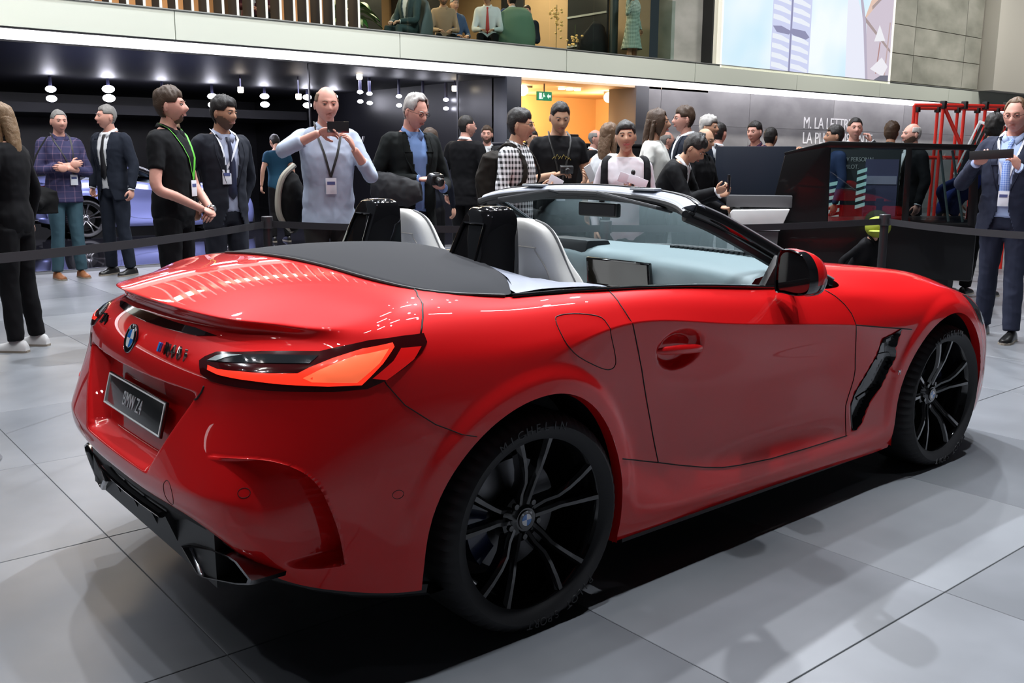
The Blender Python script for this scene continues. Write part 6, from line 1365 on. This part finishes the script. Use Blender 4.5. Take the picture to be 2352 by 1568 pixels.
person('bald man with grey beard in black coat facing left', 8.36, 2.50, 1.80, -60, skin='pink', hair='silver', hs='bald', beard='full', top='jacket', tm=BLK, inner=WHT, lod=1)
person('dark-haired figure half hidden behind the man photographing at the right edge', 8.24, 1.60, 1.85, 160, skin='tan', hair='dark', hs='full', thick=.028, top='shirt', tm=BLK, lod=2)
pr = person('man with glasses in navy suit and striped tie raising a long black phone', 5.95, .40, 1.88, -14, skin='pink', hair='fair', hs='recede', thick=.009, top='jacket', tm=CL('suit_navy', (.035, .042, .075)), inner=CL('shirt_blue', (.40, .50, .75)), tie=plaid('tie_stripe', (.10, .18, .50), (.35, .45, .7), 60, .5), tr=CL('suit_navy', (.035, .042, .075)), glasses=True, hpitch=12, bulk=1.16, twist='open', lod=0,
    R_=dict(el=(.08, -.32, 1.16), wr=(.33, -.16, 1.31), d=(.3, .6, .35), n=(-.3, .3, 1), curl=.55), L_=dict(el=(.08, .31, 1.15), wr=(.33, .13, 1.28), d=(.2, -.4, .7), n=(-.3, -.9, 0), curl=.5), lanyard=M('lanyard_white', (.6, .62, .68)), lanb=(.0, 1.12), feet=.10)
held(pr, 'smartphone', 'long black phone case held level by the man in the navy suit', 'phone', (.40, -.045, 1.375), lambda m: m.box((0, 0, 0), (.014, .30, .065)), M('phone_case', (.010, .010, .011), rough=.5), rot=(.06, 0, 0))
person('person in dark red trousers standing far right behind the navy-suited man', 9.6, -.05, 1.8, 120, hair='dark', top='shirt', tm=CL('wine', (.05, .012, .02)), tr=CL('wine', (.05, .012, .02)), lod=2)
person('crouching person with a yellow-green cap beside the belt post', 6.09, 1.76, 1.27, 60, hair='fair', hs='short', top='shirt', tm=BLK, lod=2, fem=1, sit=True, lean=25, base=-.02)
CROUCH = [q_ for q_ in COL.objects if q_.type == 'EMPTY' and q_.get('label', '').startswith('crouching')][0]
person('person in royal blue sweater leaning behind the black car window', 8.15, 1.95, 1.68, 75, hair='dark', hs='short', top='shirt', tm=CL('royal', (.010, .018, .10)), lean=35, lod=2, tr=BLK)
person('figure in teal t-shirt with bowed head in the dark showroom', 5.4, 12.0, 1.80, 200, hair='dark', hs='short', top='tee', tm=CL('teal', (.015, .06, .11)), sleeve=.3, lod=2, hpitch=30, tr=BLK)
def shelltop():
    pass
def shell_chair(label, x, y, rz, mat):
    t = thing('armchair', label, 'armchair', (x, y, 3.02), rz); n = 18; rows = []
    for z_, rr, op in ((.30, .30, .8), (.45, .36, .60), (.62, .37, .58), (.80, .35, .50), (.98, .30, .36), (1.06, .22, .25)):
        rows.append([(-rr*math.cos(a_), rr*math.sin(a_), z_) for a_ in [PI*op*(-1+2*k/(n-1)) for k in range(n)]])
    v = [q_ for r_ in rows for q_ in r_]; o = obj('back_shell', v, [(i*n+k, i*n+k+1, (i+1)*n+k+1, (i+1)*n+k) for i in range(5) for k in range(n-1)], mat, t); sf = o.modifiers.new('s', 'SOLIDIFY'); sf.thickness = .05; bake_mods(o)
    MB().bbox((-.28, -.28, .34), (.30, .28, .46)).build('seat', mat, t, bevel=.05)
    for sx in (-1, 1):
        for sy in (-1, 1): m2 = MB(); m2.tube([(.2*sx, .2*sy, .35), (.26*sx, .26*sy, 0)], .012); m2.build('leg', M('chair_leg', (.3, .3, .3), rough=.3, metal=1), t)
    return t
shell_chair('sage green shell armchair seen from behind through the gallery glass', 9.95, 11.35, R(75), CL('sage', (.17, .27, .19)))
shell_chair('grey-green armchair under the seated man with white trainers', 7.70, 11.45, R(195), CL('slate_seat', (.13, .15, .16)))
shell_chair('dark armchair at the right end of the gallery', 12.25, 11.75, R(120), CL('seat_dark', (.03, .03, .032)))
sofa = thing('sofa', 'low black sofa behind the gallery glass', 'sofa', (11.4, 13.4, 3.02)); MB().bbox((-.8, -.35, .0), (.8, .35, .42)).build('seat', CL('seat_dark', (.03, .03, .032)), sofa, bevel=.05); MB().bbox((-.8, .25, .1), (.8, .42, .78)).build('backrest', CL('seat_dark', (.03, .03, .032)), sofa, bevel=.05)
# gallery people
sitR = dict(el=(.12, -.24, 1.10), wr=(.36, -.10, 1.06), d=(.8, .4, -.1), n=(0, 0, -1)); sitL = mir(sitR)
gk = dict(base=3.02, lod=2)
person('seated man in grey-green suit with legs crossed and white trainers in the gallery', 7.70, 11.42, 1.82, 0, rot=195, hair='brown', top='jacket', tm=CL('suit_green', (.05, .075, .08)), inner=WHT, tr=CL('suit_green', (.05, .075, .08)), shoes=M('shoe_white', (.6, .6, .6)), sit=True, R_=sitR, L_=sitL, base=3.02, lod=1)
person('seated bearded man in beige shirt beside the gallery glass', 8.75, 11.9, 1.78, 0, rot=-120, skin='tan', hair='dark', hs='short', beard='full', top='shirt', tm=CL('beige', (.35, .24, .16)), sit=True, R_=sitR, L_=sitL, **gk)
person('seated man in blue shirt behind the man with the red tie', 9.35, 12.4, 1.8, 0, rot=-100, hair='grey', top='shirt', tm=CL('blue_mid', (.06, .10, .20)), sit=True, R_=sitR, L_=sitL, **gk)
person('seated man in white shirt and red tie looking left in the gallery', 9.42, 11.45, 1.84, 0, rot=-128, skin='tan', hair='dark', hs='full', top='shirt', tm=WHT, tie=M('tie_red', (.40, .03, .03), rough=.5), sit=True, R_=sitR, L_=sitL, hyaw=-30, **gk)
person('person in blue suit sitting in the sage green armchair', 9.98, 11.42, 1.85, 0, rot=75, hair='dark', top='jacket', tm=CL('suit_blue', (.03, .06, .16)), tr=CL('suit_blue', (.03, .06, .16)), sit=True, R_=sitR, L_=sitL, **gk)
person('seated man in dark suit facing the sage green armchair', 11.0, 12.2, 1.8, 0, rot=-140, skin='pink', hair='brown', top='jacket', tm=NAVY, inner=WHT, sit=True, R_=sitR, L_=sitL, **gk)
person('woman in black and white gingham dress standing at the gallery glass', 12.48, 10.72, 1.76, 0, rot=-75, skin='tan', hair='dark', hs='long', top='dress', tm=plaid('gingham', (.05, .09, .07), (.60, .68, .62), 38, .5), skirt=plaid('gingham', (.1, .1, .1), (.6, .6, .6)), fem=1, lod=1, base=3.02, R_=dict(el=(.02, -.25, 1.17), wr=(.12, -.22, 1.42), d=(.1, .2, 1), n=(0, 1, 0)))
person('figure in maroon behind the white balustrade fins', 4.9, 11.6, 1.75, 0, rot=-100, hair='dark', top='jacket', tm=CL('maroon', (.08, .02, .03)), inner=WHT, sit=True, R_=sitR, L_=sitL, **gk)
# plant in the gallery
pl_ = thing('potted_plant', 'broad-leaved green plant in a dark pot beside the seated man', 'plant', (6.85, 12.0, 3.02)); MB().lathe([(0, .0), (.16, .0), (.20, .42), (.17, .42), (.0, .38)], n=20).build('pot', M('pot_dark', (.03, .03, .03), rough=.5), pl_)
for i in range(34):
    a = i*2.4; L = .32+.3*random.random(); zz = .42+.55*random.random(); dx_, dy_ = math.cos(a), math.sin(a); base_ = Vector((dx_*.05, dy_*.05, zz)); v = []
    for j in range(7):
        t = j/6; c_ = base_+Vector((dx_*L*t, dy_*L*t, .30*t-.42*t*t)); w_ = .085*math.sin(PI*min(1, t*.95+.03)); v += [c_+Vector((-dy_*w_, dx_*w_, .02)), c_, c_+Vector((dy_*w_, -dx_*w_, .02))]
    obj('leaf', v, [(3*j+k, 3*j+k+1, 3*j+k+4, 3*j+k+3) for j in range(6) for k in range(2)], M('leaf_green', (.03, .12, .02), rough=.4), pl_)
m2 = MB()
for i in range(8): a = i*.8; m2.tube([(0, 0, .36), (math.cos(a)*.05, math.sin(a)*.05, .95)], .007, n=5)
m2.build('stems', M('stem', (.05, .08, .02)), pl_)['kind'] = 'stuff'
# yellow blossom sprigs hanging decoration
for i, (xx, zz) in enumerate(((11.25, 4.05), (11.75, 3.72))):
    t_ = thing('blossom_spray', ('larger spray of pale yellow blossom hanging in the gallery', 'smaller spray of pale yellow blossom near the glass joint')[i], 'blossom', (xx, 11.6, zz)); m2 = MB()
    for k in range(34 if i == 0 else 16): m2.ell((random.gauss(0, .07), random.gauss(0, .05), random.gauss(0, .13 if i == 0 else .07)), (.028, .028, .022), 7, 5)
    m2.build('petals', M('blossom', (.70, .45, .15), rough=.6, emit=.15, ecol=(.8, .5, .2)), t_)['kind'] = 'stuff'; m2 = MB(); m2.tube([(0, 0, -.75+.0*i), (.01, 0, .3)], .006, n=5); m2.build('stalk', M('stem', (.05, .08, .02)), t_)
# showroom lamps on short stems; upper glowing disc stands in for the ceiling reflection
LD = M('showroom_lamp', (1, 1, 1), emit=30, ecol=(.86, .86, 1)); LD2 = M('showroom_lamp_small', (1, .9, .8), emit=9, ecol=(1, .85, .65))
def pendant(i, x, y, z, r=.105, pos=''):
    t_ = thing('pendant_lamp', pos, 'lamp', (x, y, z), group='lamps with reflection discs in the dark showroom')
    for k, dz_ in ((0, 0), (1, .17)): m2 = MB(); m2.ell((0, 0, dz_), (r, r, r*.62), 14, 10); m2.build('disc', LD, t_)
    m2 = MB(); m2.tube([(0, 0, .2), (0, 0, 2.86-z)], .03, n=8); m2.build('stem', M('lamp_stem', (.02, .02, .05), rough=.4), t_)
LP = [(3.1, 2.45), (4.13, 2.50), (5.16, 2.47), (6.18, 2.45), (7.33, 2.50), (8.33, 2.52), (8.98, 2.56)]
for i, (x, z) in enumerate(LP): pendant(i, x, 16.5, z, .115 if i == 1 else .095, 'white showroom lamp and its reflection disc '+('above the checked-shirt man', 'above the grey-haired man in the dark suit', 'just left of the polo man', 'above the slate-suited man', 'above the teal figure', 'just left of the balding man', 'just right of the balding man')[i])
for i, (x, y, z) in enumerate(((7.55, 12.9, 2.42), (7.75, 12.9, 2.40), (8.4, 12.9, 2.38), (8.95, 12.9, 2.38), (9.5, 12.9, 2.36))): pendant(i, x, y, z, .055, 'small white lamp and its reflection disc '+('left of the old man', 'just left of the old man', 'just right of the old man', 'above the black-suited man seen from behind', 'beside the dark pillar')[i])
for i, (x, y, z) in enumerate(((7.25, 12.4, 2.77), (9.35, 12.4, 2.66), (5.7, 14, 2.55), (6.65, 13.6, 2.45))):
    t_ = thing('ceiling_spotlight', ('small warm spotlight high above the old man', 'small warm spotlight beside the dark pillar', 'small warm spotlight above the teal figure', 'small warm spotlight left of the old man')[i], 'spotlight', (x, y, z)); m2 = MB(); m2.lathe([(0, 0), (.045, 0), (.055, .03), (.05, .10), (0, .10)], n=14); m2.build('spot_body', LD2, t_); m2 = MB(); m2.tube([(0, 0, .1), (0, 0, 2.86-z)], .012); m2.build('stem', M('lamp_stem', (.02, .02, .05)), t_)
l = bpy.data.lights.new('showroom_fill', 'AREA'); l.shape = 'RECTANGLE'; l.size = 6; l.size_y = 1.5; l.energy = 420; l.color = (.85, .85, 1); o_ = bpy.data.objects.new('showroom_fill', l); COL.objects.link(o_); o_.location = (5, 13.4, 2.8)  # unseen fill light added to brighten the blue car
# the second car: same panels, metallic lavender-blue with silver wheels
bc = thing('sports_car', 'pale blue metallic sports car on the glossy black showroom floor', 'car', (2.99, 15.35, .0)); BP = M('blue_paint', (.30, .34, .72), rough=.32, metal=.5, coat=1)
SR = M('silver_rim', (.6, .6, .63), rough=.25, metal=1)
def recopy(o, par, mat=None):
    c = o.copy(); COL.objects.link(c); c.parent = par; c.matrix_parent_inverse = Matrix()
    if mat and o.data:
        for i_, sl in enumerate(c.material_slots):
            if sl.material in (PAINT, RIMB): sl.link = 'OBJECT'; sl.material = mat
    return c
skip = ('windscreen_header', 'roll_hoop', 'seat', 'display', 'badge', 'M_', 'number_plate', 'tow', 'plate', 'console', 'rear_view', 'hood_latch', 'sun_visor', 'steering', 'demister', 'roundel', 'wing_badge', 'sensor', 'mirror_tri')
for ch in list(car.children):
    if ch.type != 'MESH' or any(ch.name.startswith(k) for k in skip): continue
    c = recopy(ch, bc, SR if ch.name.startswith('wheel') and 'well' not in ch.name else BP)
    if ch.name.startswith('wheel') and 'well' not in ch.name:
        for g in ch.children:
            if g.name.startswith(('spoke', 'tyre', 'brake', 'centre_cap')): recopy(g, c, SR)
# closed roof for it
n = 13; rows = []
for (x_, w_, z_) in ((-.30, .62, 1.05), (.0, .64, 1.12), (.45, .60, 1.20), (.95, .56, 1.22), (1.35, .58, 1.13), (1.75, .68, .98)): rows.append([(x_, w_*(-1+2*k/(n-1)), z_+(.03-.06*abs(-1+2*k/(n-1))**3)) for k in range(n)])
o_ = obj('roof', [q_ for r_ in rows for q_ in r_], [(i*n+k, i*n+k+1, (i+1)*n+k+1, (i+1)*n+k) for i in range(5) for k in range(n-1)], BP, bc)
# belt posts and belts
POSTM = M('post_black', (.012, .012, .014), rough=.4); BELT = M('belt_black', (.016, .016, .020), rough=.75)
def post(x, y, label, h=.98):
    t = thing('belt_post', label, 'belt post', (x, y, 0)); MB().tube([(0, 0, .012), (0, 0, h-.07)], .032, n=20).build('pole', POSTM, t); MB().lathe([(0, h-.085), (.040, h-.085), (.042, h-.08), (.042, h-.004), (.038, h), (0, h)], n=20).build('post_head', M('post_head', (.03, .03, .033), rough=.35), t, bevel=0)
    MB().lathe([(0, 0), (.178, 0), (.182, .006), (.17, .016), (.06, .026), (.035, .035), (0, .035)], n=40).build('base', M('post_base', (.10, .10, .105), rough=.35, metal=.6), t, sharp=50)
Ps = [(-1.06, 1.98), (1.24, 3.52), (2.90, 1.75)]
post(*Ps[0], 'black belt post whose round base stands at the left edge of the floor'); post(*Ps[1], 'black belt post between the slate-suited man and the pale-shirted man'); post(*Ps[2], 'black belt post hidden behind the red roadster')
Pr = [(5.19, .99), (4.70, -.66)]
post(*Pr[0], 'black belt post behind the bonnet beside the yellow-green cap'); post(*Pr[1], 'black belt post beyond the right edge')
def belt(a, b, z=.925, label='', sag=.02):
    v = []; A_, B_ = Vector((*a, z)), Vector((*b, z)); d_ = (B_-A_).normalized(); A_ += d_*.04; B_ -= d_*.04; nrm_ = Vector((-d_.y, d_.x, 0))*.0012
    for i in range(13):
        t = i/12; q_ = A_.lerp(B_, t)-Vector((0, 0, sag*4*t*(1-t))); v += [q_+Vector((0, 0, .024))+nrm_, q_-Vector((0, 0, .024))+nrm_, q_-Vector((0, 0, .024))-nrm_, q_+Vector((0, 0, .024))-nrm_]
    o = obj('belt', v, [(4*i+k, 4*i+(k+1) % 4, 4*i+4+(k+1) % 4, 4*i+4+k) for i in range(12) for k in range(4)], BELT, None, smooth=False); tag(o, label, 'belt')
belt(Ps[0], Ps[1], label='black barrier belt crossing in front of the people at the left'); belt(Ps[1], Ps[2], label='black barrier belt in front of the pale-shirted man and behind the roll hoops'); belt(Pr[0], Pr[1], label='dark barrier belt in front of the navy-suited man at the right edge')
belt(Ps[2], Pr[0], label='black barrier belt hidden behind the windscreen')
# black bag on a strap at the checked-shirt man's side
bg = thing('shoulder_bag', 'black camera bag hanging from a strap beside the checked-shirt man', 'bag', (.93, 8.55, .78)); mb = MB(); mb.box((0, 0, .12), (.30, .16, .24)); mb.ell((0, 0, .14), (.17, .11, .15), 20, 14); mb.tube([(-.05, -.1, .12), (-.10, -.18, .10)], .06, n=12); remeshed('bag_body', mb, .02, 1, [CL('bag_black', (.010, .010, .011))], bg, wr=.02)
mb = MB(); mb.tube(catmull([(-.14, 0, .26), (-.02, .05, .60), (.16, .20, .84)], 5), (.02, .004), n=6); mb.build('strap', CL('bag_black', (.01, .01, .011)), bg)
bs_ = thing('shoulder_bag', 'black rucksack with cream strap hanging at the pale-shirted man', 'bag', (1.60, 3.86, .92)); mb = MB(); mb.ell((0, 0, .14), (.10, .14, .24), 20, 14); remeshed('bag_body', mb, .016, 1, [CL('bag_black', (.01, .01, .011))], bs_, wr=.02)
mb = MB(); mb.tube(catmull([(-.01, -.02, -.08), (-.105, -.02, .03), (-.115, -.02, .18), (-.07, -.02, .33), (.03, -.02, .42)], 6), (.022, .030), n=8, up=(0, 1, 0)); mb.build('strap', CL('strap_cream', (.40, .38, .32)), bs_)
# reception counter
rc = thing('reception_counter', 'black reception counter with thin grey letters', 'counter', (11.0, 9.9, 0)); MB().bbox((-2.6, -.3, 0), (2.3, .3, 1.64)).build('counter_body', M('counter_black', (.012, .012, .014), rough=.4), rc, bevel=.01); MB().bbox((-2.65, -.33, 1.62), (2.35, .33, 1.66)).build('counter_top', M('counter_edge', (.02, .02, .022), rough=.3), rc, bevel=.005)
for ch, xx in (('V', 10.23), ('P', 10.62)): text(ch, .34, M('letter_dim', (.2, .2, .22)), (xx-11.0, -.302, 1.16), (PI/2, 0, 0), rc, 'counter_letter', ext=.004, align='LEFT', bold=-.004)
mb = MB(); mb.bbox((-.22, -.15, 0), (.22, .15, .16)); o_ = mb.build('printer', M('device_black', (.015, .015, .016), rough=.4), None, bevel=.02); o_.location = (9.95, 9.9, 1.661); tag(o_, 'small black device standing on the reception counter', 'device')
# monitor and white desk
def disp(px_u, py_u): pass
FD = Vector((.634, .773, 0)).normalized(); RD = Vector((FD.y, -FD.x, 0))
def facing(c): return math.atan2(CAMP.y-c[1], CAMP.x-c[0])+PI/2
mo = thing('monitor', 'large dark navy monitor back with a man leaning on its top edge', 'monitor', (7.14, 3.65, 0), facing((7.14, 3.65))); MB().bbox((-.45, -.03, .87), (.41, .03, 1.535)).build('screen_back', M('monitor_navy', (.012, .017, .030), rough=.45), mo, bevel=.01); MB().bbox((-.06, -.02, .3), (.06, .02, .95)).build('stand', POSTM, mo); MB().bbox((-.3, -.2, 0), (.3, .2, .03)).build('foot', POSTM, mo)
mb = MB(); mb.bbox((-.45, .03, .87), (-.38, .15, 1.535)); mb.build('side_housing', M('monitor_navy', (.012, .017, .03)), mo, bevel=.006)
de = thing('desk', 'white desk edge under the dark monitor', 'desk', (5.78, 2.60, 0), facing((5.78, 2.60))); MB().prism([(-.22, .74), (.20, .74), (.28, .94), (-.24, .925), (-.26, .90)], -.15, .15).build('desk_front', M('desk_white', (.62, .62, .62), rough=.35), de, bevel=.012); MB().prism([(-.2, 0), (.15, 0), (.19, .73), (-.21, .73)], -.10, .10).build('desk_leg', M('desk_grey', (.08, .08, .085)), de); MB().bbox((-.3, -.02, .95), (.3, .14, 1.06)).build('desk_shelf', M('desk_grey', (.08, .08, .085)), de, bevel=.01)
# black car with people behind its windows
C0 = (6.49, 1.94); rz_ = facing(C0)
kc = thing('black_car', 'black upright car body with tall windows behind the bonnet', 'car', (C0[0], C0[1], 0), rz_)
KB = M('black_paint', (.003, .003, .0035), rough=.35, coat=.12, spec=.3); KG = glassmat('car_glass_dark', (.33, .40, .41))
def kpoly(name, pl, y0, y1, mat, bev=.01, par=None): return MB().prism(pl, y0, y1).build(name, mat, par or kc, bevel=bev)
kpoly('lower_body', [(-.94, .30), (.98, .30), (.98, .80), (.94, .84), (-.30, .80), (-.84, .84), (-.93, .70)], 0, 1.15, KB, .03)
kpoly('left_pillar', [(-.86, .82), (-.31, .78), (-.33, 1.50), (-.36, 1.56), (-.74, 1.44)], 0, .12, KB, .015); kpoly('roof', [(-.74, 1.43), (-.36, 1.50), (.90, 1.49), (.93, 1.53), (-.34, 1.565), (-.75, 1.46)], 0, 1.1, KB, .01)
kpoly('middle_pillar', [(.34, .80), (.40, .80), (.38, 1.50), (.33, 1.50)], 0, .06, KB, .004); kpoly('right_pillar', [(.90, .80), (.98, .80), (.93, 1.51), (.86, 1.50)], 0, .06, KB, .004)
obj('rear_window', [(-.31, .02, .80), (.34, .02, .80), (.33, .02, 1.50), (-.33, .02, 1.50)], [(0, 1, 2, 3)], KG, kc, False); obj('side_window', [(.40, .02, .80), (.90, .02, .80), (.87, .02, 1.50), (.38, .02, 1.50)], [(0, 1, 2, 3)], KG, kc, False)
for a0, a1 in ((.62, .74), (.72, .86)): m2 = MB(); m2.tube([(a0, .05, 1.48), (a1, .05, .84)], (.012, .012), n=6); m2.build('window_trim', M('trim_glint', (.45, .5, .5), rough=.3, metal=.6), kc)
for sx in (-.78, .80):
    m2 = MB(); m2.lathe([(0, -.05), (.30, -.05), (.34, 0), (.34, .2), (0, .2)], n=28, M4=Matrix.Translation((sx, .6, .345)) @ Matrix.Rotation(PI/2, 4, 'Z'), axis='y'); m2.build('wheel', RUBBER, kc)
# info panel seen through its window
ip = thing('info_panel', 'grey information panel with white headline seen through the black car window', 'sign', (7.95, 2.88, 0), facing((7.95, 2.88)))
MB().bbox((-.40, -.02, .3), (.42, .02, 1.55)).build('panel', M('panel_grey', (.030, .036, .040), rough=.5), ip, bevel=.005); LV = M('panel_lavender', (.09, .09, .17), rough=.5)
MB().bbox((.06, -.035, .62), (.40, -.02, 1.40)).build('poster', LV, ip, smooth=False); MB().bbox((.08, -.04, 1.13), (.39, -.034, 1.22)).build('poster_band', M('panel_pale', (.30, .30, .40), emit=.1), ip, smooth=False)
for s_, zz in (('BMW PERSONAL', 1.395), ('COPILOT.', 1.315)): text(s_, .066, M('panel_text', (.40, .42, .42), emit=.15), (-.235, -.022, zz), (PI/2, 0, 0), ip, 'panel_lettering', ext=.002, align='LEFT', sx=.78)
SL = M('reflection_teal', (.35, .55, .53), emit=.45, ecol=(.5, .85, .82))  # glowing stripes painted in place of teal reflections on the glass
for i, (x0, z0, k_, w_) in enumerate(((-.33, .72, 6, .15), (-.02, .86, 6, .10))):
    sl_ = thing('reflection_stripes', ('wider stack of painted teal reflection stripes behind the black car window', 'narrower stack of painted teal reflection stripes right of the reflected face')[i], 'light', ip.location+Matrix.Rotation(ip.rotation_euler.z, 3, 'Z') @ Vector((x0, -.12, z0)), ip.rotation_euler.z)
    for k in range(k_): MB().prism([(0, .075*k), (w_, .075*k+.035), (w_, .075*k+.075), (0, .075*k+.040)], -.005, .005).build('glow_bar', SL, sl_, smooth=False)
# cap of the crouching person
hb_ = [c_ for c_ in CROUCH.children if c_.name.startswith('hair')][0]; hv = np.array([v.co[:] for v in hb_.data.vertices]); hv = Vector(((hv[:, 0].min()+hv[:, 0].max())/2, (hv[:, 1].min()+hv[:, 1].max())/2, hv[:, 2].max()-.08)); hv = Matrix.Translation(CROUCH.location) @ Matrix.Rotation(CROUCH.rotation_euler.z, 4, 'Z') @ hv
cp = thing('cap', 'yellow-green cap of the crouching person beside the belt post', 'cap', hv); mb = MB(); mb.ell((0, 0, -.01), (.125, .105, .095), 18, 12); mb.build('crown', M('cap_yellow', (.26, .30, .025), rough=.6), cp); mb = MB(); mb.ell((-.10, -.05, -.04), (.08, .07, .012), 14, 6); mb.build('peak', M('cap_yellow', (.26, .30, .025)), cp)
# red tube rack and striped white frames at the right
rk = thing('tube_rack', 'red tubular rack with black joints in front of the grey wall', 'rack', (0, 0, 0)); RT = M('rack_red', (.65, .03, .02), rough=.35); JB = M('joint_black', (.015, .015, .015), rough=.5)
O0 = Vector((9.35, 2.70, 0)); E1 = Vector((10.9, 1.95, 0)); E0 = Vector((9.10, 2.92, 0)); z1, z0 = 2.02, 1.42
def tub(a, b, r_=.022, nm='rack_tube', m_=None): MB().tube([a, b], r_, n=8).build(nm, m_ or RT, rk)
up_ = Vector((0, 0, 1)); tub(E0+up_*z1, O0+up_*z1); tub(O0+up_*z1, E1+up_*z1); tub(E0+up_*z0, E1+up_*z0); bk = Vector((.35, .5, 0)); tub(O0+bk+up_*z1, E1+bk+up_*z1)
for i in range(7):
    q_ = O0.lerp(E1, i/6); tub(q_, q_+up_*z1, .020, 'rack_upright'); tub(q_+bk, q_+bk+up_*z1, .020, 'rack_upright'); MB().bbox((q_.x-.03, q_.y-.03, z1-.04), (q_.x+.03, q_.y+.03, z1+.05)).build('rack_joint', JB, rk, bevel=.008); q2 = q_+bk; MB().bbox((q2.x-.03, q2.y-.03, z1-.05), (q2.x+.03, q2.y+.03, z1+.03)).build('rack_joint', JB, rk, bevel=.008)
tub(E0, E0+up_*z1, .02, 'rack_upright'); tub(O0+up_*z1, O0.lerp(E1, .22)+up_*z0); tub(O0.lerp(E1, .5)+up_*(z1-.08), O0.lerp(E1, .34)+up_*z0)
for i in range(3):
    c_ = (9.05+.20*i, 2.15-.10*i); fr_ = thing('striped_frame', ('leftmost', 'middle', 'rightmost')[i]+' of three white slanted frames with black slats before the red rack', 'frame', (c_[0], c_[1], 0), facing(c_), group='white slatted frames'); Ms_ = Matrix.Translation((0, 0, 1.50)) @ Matrix.Rotation(R(20), 4, 'Y')
    for a, b in (((-.085, 0, 0), (.018, .02, .62)), ((.085, 0, 0), (.018, .02, .62)), ((0, 0, .30), (.17, .02, .03)), ((0, 0, -.30), (.17, .02, .03))): MB().box((0, 0, 0), b, M4=Ms_ @ Matrix.Translation(a)).build('frame_bar', M('frame_white', (.75, .75, .75), rough=.4), fr_, bevel=.003)
    for k in range(3): MB().box((0, 0, 0), (.030, .012, .56), M4=Ms_ @ Matrix.Translation((-.045+.045*k, 0, 0))).build('slat', M('slat_black', (.01, .01, .01)), fr_)
    MB().tube([(0, .15, 0), (0, .05, 1.4)], .012).build('frame_leg', M('frame_white', (.75, .75, .75)), fr_)
